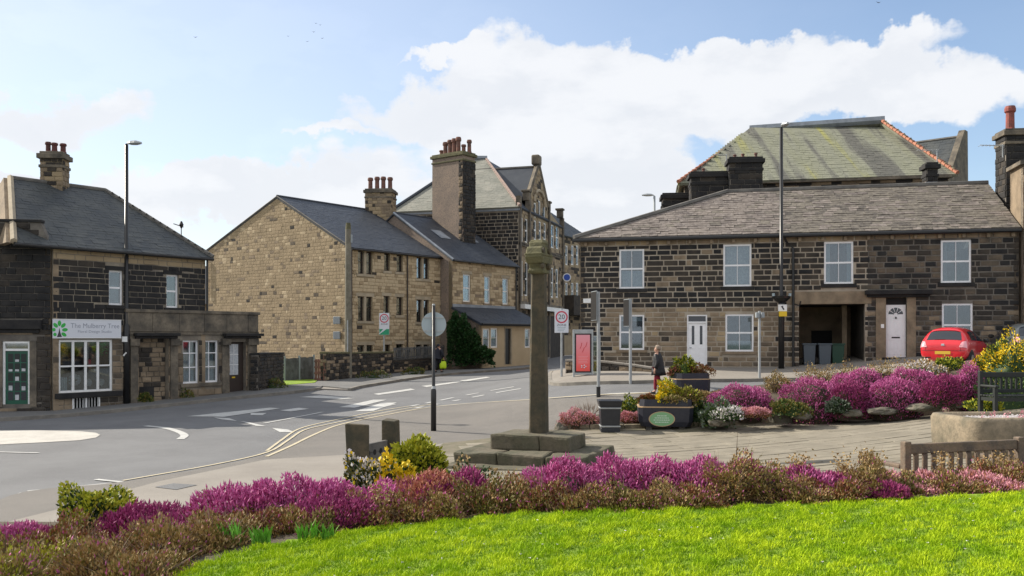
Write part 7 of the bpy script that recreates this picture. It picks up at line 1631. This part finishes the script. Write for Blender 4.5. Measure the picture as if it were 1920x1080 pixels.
for a_ in [(372, 918, yl_(372, .8), 2, .05, 'lone tall seed stem standing against the pale footway'), (1500, 848, yl_(1500, .7), 7, .12, 'spray of pale seed stems against the paving left of the straw shrub'), (1620, 842, yl_(1620, .6), 12, .13, 'tall spray of seed stems against the square'), (1690, 880, yl_(1690, .8), 5, .1, 'seed stems beside the left bench post'), (1760, 848, yl_(1760, .9), 6, .10, 'seed stems crossing the top rail of the grey bench'), (1860, 850, yl_(1860, .9), 12, .2, 'thick spray of seed stems before the grey bench back'), (700, 905, yl_(700, .3), 4, .1, 'fine stems over the deep purple heather')]: stems(*a_)
# left corner
near(180, 923, 68, yl_(180, .95), [('leaf', 'lime', 'foliage', 3000, .045, .014, (.95, 1.06), (.2, 1.1), .5), ('leaf', 'dgreen', 'foliage', 2600, .05, .014, (.8, 1.0), (-.3, 1.1), .4), ('leaf', 'green', 'foliage', 1200, .05, .014, (.9, 1.02), (-.1, 1), .4)], 'round_bush', 'rounded yellow-green bush at the left of the front bed', 'bush', None, ry=.4, corem='core')
lc = [(60, 1035, 95, 6.9, 'lime', 'pale yellow-green low shrub in the bottom left corner'), (190, 1020, 90, 6.7, 'brown', 'leggy bare-stemmed brown shrub in the bottom left corner'), (300, 985, 85, 7.3, 'brown', 'wide brown shrub left of the lawn corner'), (120, 985, 70, 7.9, 'rust', 'reddish leafy shrub below the round yellow-green bush'), (400, 1000, 62, 7.7, 'brown', 'brown shrub above the daffodil leaves on the left'), (20, 1050, 60, 6.2, 'olive', 'olive shrub touching the bottom left corner'), (260, 1045, 70, 6.5, 'brown', 'low brown shrub beside the curved lawn corner'), (20, 1015, 60, 7.4, 'olive', 'yellowish shrub at the left picture edge')]
for px, top, hw, Y, m, lb_ in lc: near(px, top, hw, Y, brown(2300, .036, a=m, b='lime' if m in ('lime', 'olive') else 'olive', c2='brown'), 'leggy_shrub', lb_, 'shrub', 'shrubs in the bottom left corner', ry=.4, core_s=.5, lump=.3)
# daffodil leaves and edging tufts on the lawn edge
def blades(px, py, n, w, h, label, m='daff'):
    Y = FOC * (HC - 1.05) / (py - YH); x = xat(px, Y); z0 = Mz(x, Y); Y = FOC * (HC - z0) / (py - YH); x = xat(px, Y); t = thing('daffodil_clump', label, 'daffodil', (x, Y, Mz(x, Y)), 'daffodil leaves on the lawn edge'); rng = np.random.default_rng(int(px)); Q = []; F = []
    for i in range(n):
        a = rng.uniform(0, 6.28); r = w * rng.uniform(0, 1) ** .5; bx, by = x + r * math.cos(a), Y + r * .5 * math.sin(a); bz = Mz(bx, by) + .04; hh = h * rng.uniform(.6, 1.1); lx, ly = rng.normal() * .25, rng.normal() * .2; s = .009; ang_ = rng.uniform(0, 3.14); cx, cy = math.cos(ang_) * s, math.sin(ang_) * s
        b = len(Q); 
        for f_, k in ((0, .8), (.35, 1), (.7, .9), (1, .1)): Q += [(bx + lx * hh * f_ ** 1.8 - cx * k, by + ly * hh * f_ ** 1.8 - cy * k, bz + hh * f_), (bx + lx * hh * f_ ** 1.8 + cx * k, by + ly * hh * f_ ** 1.8 + cy * k, bz + hh * f_)]
        for k in range(3): o = b + 2 * k; F += [(o, o + 1, o + 3), (o, o + 3, o + 2)]
    fastmesh('leaves', np.array(Q), np.array(F), None, [m], t)
blades(433, 1032, 34, .10, .20, 'green daffodil leaves leftmost on the lawn edge'); blades(488, 1030, 34, .10, .17, 'second tuft of daffodil leaves from the left'); blades(580, 1026, 34, .09, .19, 'daffodil leaves below the second tall heather'); blades(612, 1024, 26, .07, .16, 'smaller daffodil tuft right beside its larger neighbour')
# golden shrub, pansies and flowers beside the stocks
def at(px, py_base, Y, **k): return (xat(px, Y), Y, G(xat(px, Y), Y))
p = (xat(783, 15.6), 15.6, .05); plant('golden_shrub', 'golden variegated shrub right of the stone stocks', 'shrub', p, .47, .4, zat(832, 15.6) - .05, [('leaf', 'lime', 'foliage', 2300, .085, .028, (.88, 1.07), (-.1, 1.1), .4), ('leaf', 'green', 'foliage', 1100, .08, .026, (.75, .98), (-.25, 1.0), .3), ('leaf', 'dgreen', 'foliage', 900, .08, .026, (.7, .9), (-.3, .8), .3)], lump=.07, zp=.5)
p = (xat(742, 13.6), 13.6, .15); plant('pansy_clump', 'clump of bright yellow pansies under the golden shrub', 'flowers', p, .30, .25, zat(868, 13.6) - .15, [('leaf', 'yflow', 'flowers', 420, .075, .034, (.95, 1.05), (.35, 1.1), .5), ('leaf', 'green', 'foliage', 700, .07, .022, (.8, 1), (-.2, 1), .3), ('leaf', 'dgreen', 'foliage', 400, .07, .022, (.7, .95), (-.2, 1), .3)])
p = (xat(690, 13.8), 13.8, .12); plant('pansy_clump', 'white and orange mixed pansies at the foot of the left stone post', 'flowers', p, .42, .3, zat(868, 13.8) - .12, [('leaf', 'wflow', 'flowers', 230, .065, .028, (.98, 1.06), (.15, 1.1), .5), ('leaf', 'yflow', 'flowers', 90, .06, .026, (.98, 1.05), (.5, 1.1), .5), ('leaf', 'olive', 'foliage', 700, .07, .022, (.8, 1), (-.2, 1), .3), ('leaf', 'dgreen', 'foliage', 900, .07, .022, (.75, .98), (-.2, 1), .3)], corem='dgreen')
p = (xat(880, 13.2), 13.2, .12); plant('pansy_clump', 'dark low rosettes with cream flowers before the left end of the cross steps', 'flowers', p, .42, .3, zat(876, 13.2) - .12, [('leaf', 'straw', 'flowers', 160, .06, .024, (.96, 1.05), (.1, 1.1), .5), ('leaf', 'dgreen', 'foliage', 900, .07, .022, (.8, 1), (-.2, 1), .3), ('leaf', 'brown', 'foliage', 400, .06, .02, (.8, 1), (-.2, 1), .3)], corem='dgreen')
# ------------------------------------------------------------------ rockery bed behind the square
bp = GP([(1042, 806), (1170, 805), (1350, 799), (1500, 791), (1765, 777), (2060, 764)]); back = [(17.5, 24), (17.5, 31), (13.2, 31.6), (9, 31.6), (6.2, 30.2), (4.6, 28.8), (1.8, 28.2), (1.3, 27.4)]
BP = bp + back; _b = np.array(BP)
def bed_h(x, y):
    x = np.asarray(x, float); y = np.asarray(y, float); d = np.full(x.shape, 1e9)
    for i in range(len(_b)):
        a = _b[i]; b = _b[(i + 1) % len(_b)]; ab = b - a; t = np.clip(((x - a[0]) * ab[0] + (y - a[1]) * ab[1]) / (ab @ ab), 0, 1); d = np.minimum(d, np.hypot(x - a[0] - t * ab[0], y - a[1] - t * ab[1]))
    k = np.clip(d / 1.3, 0, 1); k = k * k * (3 - 2 * k); return GN(x, y) + .04 + .42 * k * np.clip((x - 2) / 3.5, .15, 1)
def BZ(x, y): return float(bed_h(np.array([x]), np.array([y]))[0])
sheet('rockery_bed', BP, .0, 'soil', side=.2, step=.6, zf=bed_h)
E_ = dens(bp, 1.0); kb = thing('bed_edging', 'low line of stone edging blocks between the square and the rockery bed', 'edging', (E_[0].x, E_[0].y, 0))
for i in range(len(E_) - 1):
    a, b = Vector((*E_[i], G(*E_[i]))), Vector((*E_[i + 1], G(*E_[i + 1]))); d = b - a; MB().obox(a + d * .01 + Vector((0, -.1, -.02)), d * .98, (0, .2, 0), (0, 0, .15 + random.uniform(0, .03))).build('edging_stone', 'trough', kb, bevel=.02)
def far(px, top, hw, Y, spec, name, label, cat, group=None, ry=None, extra=.0, **kw):
    x = xat(px, Y); z0 = BZ(x, Y) + extra; h = (zat(top, Y) - z0) * .88; return plant(name, label, cat, (x, Y, z0), hw * .92 / FOC * Y, ry or hw / FOC * Y * .8, max(.18, h), spec, group, **kw)
GF = 'purple heathers in the rockery'
for px, top, hw, Y, fm, lb_ in [(1392, 716, 68, 26.6, 'heath', 'bright heather mound right of the front planter'), (1525, 698, 68, 25.9, 'heath', 'big purple heather mound in the middle of the rockery'), (1610, 690, 62, 27.0, 'heath', 'purple heather behind the middle mound of the rockery'),
        (1672, 706, 58, 25.2, 'heath', 'broad purple heather mound over the rockery stones'), (1712, 686, 55, 26.6, 'heath', 'purple heather below the red car'), (1768, 702, 42, 24.4, 'heath2', 'round deep purple heather just left of the dark bench'), (1815, 681, 42, 25.0, 'heath', 'purple heather behind the left end of the dark bench'), (1590, 712, 40, 25.2, 'heath2', 'shaded purple heather between the two biggest mounds')]:
    far(px, top, hw, Y, heather(2600, fm, 'heath2', low='dgreen', L=.07, zf=.0), 'heather_bush', lb_, 'heather', GF, core_s=.84, lump=.09, zp=.75)  # dark green low foliage puts the shade under the mounds into colour
for px, top, hw, Y, lb_ in [(1085, 768, 42, 26.9, 'faded pink heather left of the litter bin'), (1185, 772, 26, 26.7, 'faded pink heather between bin and planter'), (1418, 772, 28, 24.9, 'small orange-pink heather on the bed edge')]:
    far(px, top, hw, Y, heather(1300, 'heathp', 'heathb', L=.06, zf=.05), 'heather_bush', lb_, 'heather', 'faded heathers in the rockery', core_s=.8)
lf = lambda a, b, n, L=.08: [('leaf', a, 'foliage', n, L, L * .32, (.88, 1.05), (-.1, 1.1), .4), ('leaf', b, 'foliage', n, L, L * .32, (.75, 1.0), (-.3, 1.1), .3)]
for px, top, hw, Y, a, b, n, lb_, nm in [(1345, 752, 34, 25.5, 'grey_l', 'green', 700, 'leafy green and cream plant under the bright heather mound', 'leafy_plant'), (1370, 765, 30, 25.0, 'wflow', 'green', 420, 'white-flowered plant at the edge of the bed by the planter', 'leafy_plant'), (1480, 752, 36, 24.9, 'olive', 'green', 700, 'olive rosette plant under the middle heather', 'leafy_plant'), (1572, 748, 22, 24.9, 'grey_l', 'dgreen', 500, 'silver-green tuft over the edging left of the rocks', 'leafy_plant'),
        (1300, 745, 34, 26.3, 'dgreen', 'green', 800, 'dark green shrub squeezed behind the planter', 'leafy_plant'), (1185, 746, 26, 27.6, 'green', 'lime', 500, 'grassy green tuft behind the litter bin', 'leafy_plant'), (1775, 672, 26, 29.0, 'lime', 'green', 500, 'light green shrub in front of the red car', 'leafy_plant'), (1845, 668, 30, 27.0, 'yflow', 'dgreen', 650, 'shrub with bright yellow flowers left of the gorse', 'gorse_bush'), (1900, 628, 50, 25.0, 'yflow', 'green', 1100, 'tall shrub with yellow flowers at the right picture edge', 'gorse_bush'), (1868, 640, 26, 26.5, 'lime', 'green', 420, 'yellow-green shoots between the red car and the gorse', 'gorse_bush'),
        (1890, 700, 60, 24.0, 'green', 'dgreen', 900, 'green foliage seen through the slats of the dark bench', 'leafy_plant'), (1850, 765, 30, 21.0, 'lime', 'green', 500, 'low bright green tuft behind the stone trough', 'leafy_plant'), (1730, 676, 40, 28.5, 'straw', 'wflow', 500, 'pale cream-flowered plant in front of the car bumper', 'leafy_plant')]:
    far(px, top, hw, Y, lf(a, b, n), nm, lb_, 'shrub' if nm != 'gorse_bush' else 'bush', core_s=.65, corem='dgreen', lump=.25)
for px, top, hw, Y, lb_ in [(1460, 700, 30, 28.5, 'left of the tallest mound'), (1535, 684, 40, 28.6, 'before the wheelie bins'), (1590, 684, 36, 28.6, 'below the passage post'), (1655, 676, 42, 28.6, 'below the fan-lit white door'), (1835, 688, 30, 27.6, 'between purple heather and gorse'), (1330, 735, 24, 27.6, 'behind the front planter'), (1215, 748, 20, 28.3, 'behind the woman')]:
    far(px, top, hw, Y, brown(700, .06, a='straw', b='olive', c2='brown'), 'dry_shrub', 'straw-coloured dry shrub ' + lb_, 'shrub', 'dry shrubs at the back of the rockery', core_s=.5, lump=.3)
def twigs(px, top, Y, label, n=26, w=.35):
    x = xat(px, Y); z0 = BZ(x, Y); t = thing('bare_shrub', label, 'shrub', (x, Y, z0)); rng = np.random.default_rng(int(px)); h = zat(top, Y) - z0
    P = np.tile(np.array([x, Y, z0]), (n, 1)) + rng.normal(size=(n, 3)) * [.08, .08, 0]; D = rng.normal(size=(n, 3)) * [.45, .3, .1] + [0, 0, 1]; V, F = bip(P, D, h * rng.uniform(.6, 1.1, n), .008, rng)
    P2 = P + D / np.linalg.norm(D, axis=1, keepdims=True) * h * .45; P2 = np.repeat(P2, 3, 0); D2 = np.repeat(D, 3, 0) + rng.normal(size=(3 * n, 3)) * .5; V2, F2 = bip(P2, D2, h * .35, .005, rng); fastmesh('branches', np.concatenate([V, V2]), np.concatenate([F, F2 + len(V)]), None, ['twig'], t)
twigs(1105, 742, 27.2, 'leafless twiggy shrub between the cross and the litter bin')
# rocks
for i, (px, py, w, Y, lb_) in enumerate([(1465, 760, 34, 25.2, 'pale rock below the left end of the middle heather'), (1600, 770, 30, 24.8, 'low rock left of the broad mound'), (1655, 775, 44, 24.6, 'wide flat rock under the broad heather mound'), (1730, 765, 46, 24.4, 'large grey rock under the round heather'), (1790, 752, 26, 24.2, 'rock leaning against the dark bench'), (1345, 790, 30, 25.2, 'pale rock right of the planter'), (1052, 795, 20, 26.6, 'small mossy rock at the left tip of the bed'), (1165, 792, 18, 26.4, 'small rock right behind the litter bin'), (1505, 780, 26, 24.8, 'dark rock on the edging below the middle mound'), (1220, 742, 30, 29.0, 'grey cobbles heaped behind the planter')]):
    x = xat(px, Y); z0 = BZ(x, Y); w_ = w / FOC * Y; bm = bmesh.new(); bmesh.ops.create_icosphere(bm, subdivisions=3, radius=1)
    for v in bm.verts:
        n_ = v.co.normalized(); k = 1 + .35 * noise.noise(n_ * 1.3 + Vector((i * 5, 0, 0))) + .12 * noise.noise(n_ * 4 + Vector((i, 9, 0))); v.co = Vector((n_.x * k * w_ * .62, n_.y * k * w_ * .45, max(-.1, n_.z * k * max(.12, zat(py, Y) + .12 - z0))))
    me = bpy.data.meshes.new('rock'); bm.to_mesh(me); bm.free(); me.materials.append(MT['rock']); o = bpy.data.objects.new('rock', me); COL.objects.link(o); o.location = (x, Y, z0 - .10); tag(o, lb_, 'rock', 'rocks in the rockery bed')
# planter flowers
def top_plant(px, top, hw, Y, z0, spec, label, cat='flowers', name='planter_flowers', **kw): return plant(name, label, cat, (xat(px, Y), Y, z0), hw / FOC * Y, hw / FOC * Y * .7, max(.12, zat(top, Y) - z0), spec, 'flowers in the black planters', **kw)
z1 = PB1.z + .82; Y1 = PB1.y
top_plant(1251, 717, 18, Y1, z1, lf('lime', 'yflow', 500), 'yellow-green shrub rising from the middle of the signed planter', core_s=.6, corem='green'); top_plant(1282, 730, 28, Y1, z1 - .05, lf('olive', 'lime', 500) + [('leaf', 'brown', 'foliage', 300, .08, .03, (.8, 1.1), (-.4, .5), .1)], 'spreading yellow and brown foliage on the right of the signed planter', core_s=.6)
top_plant(1215, 743, 15, Y1 - .1, z1 - .03, lf('rust', 'olive', 350), 'brownish trailing leaves on the left of the signed planter', core_s=.6); top_plant(1242, 740, 10, Y1 - .45, z1, lf('yflow', 'lime', 120), 'small bright yellow flowers at the front of the signed planter', core_s=.5)
top_plant(1262, 745, 22, Y1 - .42, z1 - .04, lf('olive', 'straw', 260), 'greyish leaves spilling over the front of the signed planter', core_s=.5); z2 = PB2.z + .75; Y2 = PB2.y
top_plant(1283, 671, 20, Y2, z2, lf('lime', 'green', 450), 'yellow-green shrub in the rear planter below the white door', core_s=.6, corem='green'); top_plant(1312, 686, 22, Y2, z2 - .03, lf('rust', 'straw', 350), 'rusty and cream flowers on the right of the rear planter', core_s=.6); top_plant(1268, 690, 14, Y2, z2 - .03, lf('heathb', 'green', 250), 'pinkish trailing flowers on the left of the rear planter', core_s=.6)
# flowers standing in the trough gravel
for i in range(9):
    x = 8.5 + i * .17 + random.uniform(-.04, .04); y = 16.5 + random.uniform(-.2, .2); t = thing('gravel_seedling', 'pale pink flower spike standing in the white gravel of the trough', 'flower', (x, y, 1.30), 'flower spikes in the trough'); rng = np.random.default_rng(i)
    P = np.tile([x, y, 1.30], (14, 1)) + rng.normal(size=(14, 3)) * [.015, .015, .0] + np.c_[np.zeros((14, 2)), rng.uniform(0, .13, 14)]; V, F = leafq(P, rng.normal(size=(14, 3)) + [0, 0, 1], .05, .012, rng); fastmesh('flower_spike', V, F, None, ['heathp'], t)
# ivy on the lean-to end
def ivy():
    rng = np.random.default_rng(5); t = thing('ivy', 'dark green ivy swallowing the left end of the lean-to', 'ivy', (-3.4, 57.2, .9)); 
    for cx, cy, cz, rx, rz, n in ((-3.35, 57.2, 1.0, .65, 3.1, 4600), (-2.3, 56.8, 1.0, 1.1, 1.15, 2400), (-2.75, 57.0, 1.0, .7, 2.2, 2200)):
        D = rng.normal(size=(n, 3)); D[:, 2] = np.abs(D[:, 2]); D /= np.linalg.norm(D, axis=1, keepdims=True); D[:, 2] **= .5; s = 1 + .15 * np.sin(D[:, :1] * 7 + cz) * np.cos(D[:, 2:] * 9); P = np.array([cx, cy, cz]) + D * [rx, .8, rz] * s * rng.uniform(.85, 1.04, (n, 1))
        V, F = leafq(P, D + rng.normal(size=(n, 3)) * .6, .19, .075, rng); fastmesh('leaves', V, F, rng.integers(0, 2, n).tolist() * 2, ['ivy', 'dgreen'], t)
ivy()
# weeds along the wall foot
for i, (px, py, w, lb_) in enumerate([(505, 733, 26, 'grassy weeds along the foot of the short dark wall'), (700, 713, 30, 'green weeds under the white and green zone sign'), (775, 706, 22, 'yellowish weeds at the wall foot behind the round sign'), (266, 760, 14, 'mossy weeds by the blocked doorway'), (340, 752, 14, 'green weeds below the twin shop windows')]):
    p = gp(px, py); plant('wall_weeds', lb_, 'weeds', (p.x, p.y + .25, p.z + .05), w / FOC * p.y, .22, .38, lf('olive', 'green', 260, .09), 'weeds along the wall feet', core_s=.4, corem='dgreen')
# ------------------------------------------------------------------ lawn
def lawn():
    rng = np.random.default_rng(11); n = 420000; x = rng.uniform(-3.6, 7.2, n); y = rng.uniform(4.9, 10.6, n)
    dens_ = np.clip(1.25 - .11 * (y - 5), .55, 1.2); keep = lawn_in(x, y + .06) & (rng.uniform(0, 1, n) < dens_) & (np.abs(x) < y * .62 + .4); x = x[keep]; y = y[keep]; n = len(x)
    z = MOUND(x, y)[0] + .055; pat = np.zeros(n)
    for k_ in range(14): f_, a_, p_ = rng.uniform(3, 42), rng.uniform(0, 6.28), rng.uniform(0, 6.28); pat += np.sin(f_ * (np.cos(a_) * x + np.sin(a_) * y) + p_) / 2.6
    h = np.clip(.034 + .009 * pat, .016, .06) * rng.uniform(.6, 1.4, n); a = rng.uniform(0, 2 * math.pi, n); w = rng.uniform(.0022, .0040, n)
    lean = rng.normal(size=(n, 2)) * .45; cx, cy = np.cos(a) * w, np.sin(a) * w; B = np.c_[x, y, z]
    V = np.stack([B + np.c_[-cx, -cy, np.zeros(n)], B + np.c_[cx, cy, np.zeros(n)], B + np.c_[lean * h[:, None] * .35 + np.c_[cx, cy] * .8, h * .6], B + np.c_[lean * h[:, None] * .35 - np.c_[cx, cy] * .8, h * .6], B + np.c_[lean * h[:, None], h]], 1).reshape(-1, 3)
    b = (np.arange(n) * 5)[:, None]; F = np.concatenate([b + [0, 1, 2], b + [0, 2, 3], b + [3, 2, 4]], 0)
    mi = np.tile((pat + rng.normal(size=n) * .5 < -.55).astype(int), 3); o = fastmesh('grass', V, F, mi, ['grass1', 'grass2'], None, 'stuff'); tag(o, 'short bright green lawn grass filling the foreground', 'grass')
lawn()
_r = np.random.default_rng(3); _x = _r.uniform(-2, 5.5, 90); _y = _r.uniform(6, 9.2, 90); _k = lawn_in(_x, _y + .1); _P = np.repeat(np.c_[_x, _y, MOUND(_x, _y)[0] + .092][_k], 4, 0)
V, F = leafq(_P, _r.normal(size=_P.shape) * [1, 1, .15], .011, .005, _r); tag(fastmesh('daisies', V, F, None, ['wflow'], None, 'stuff'), 'tiny white daisies dotted through the lawn grass', 'flowers')
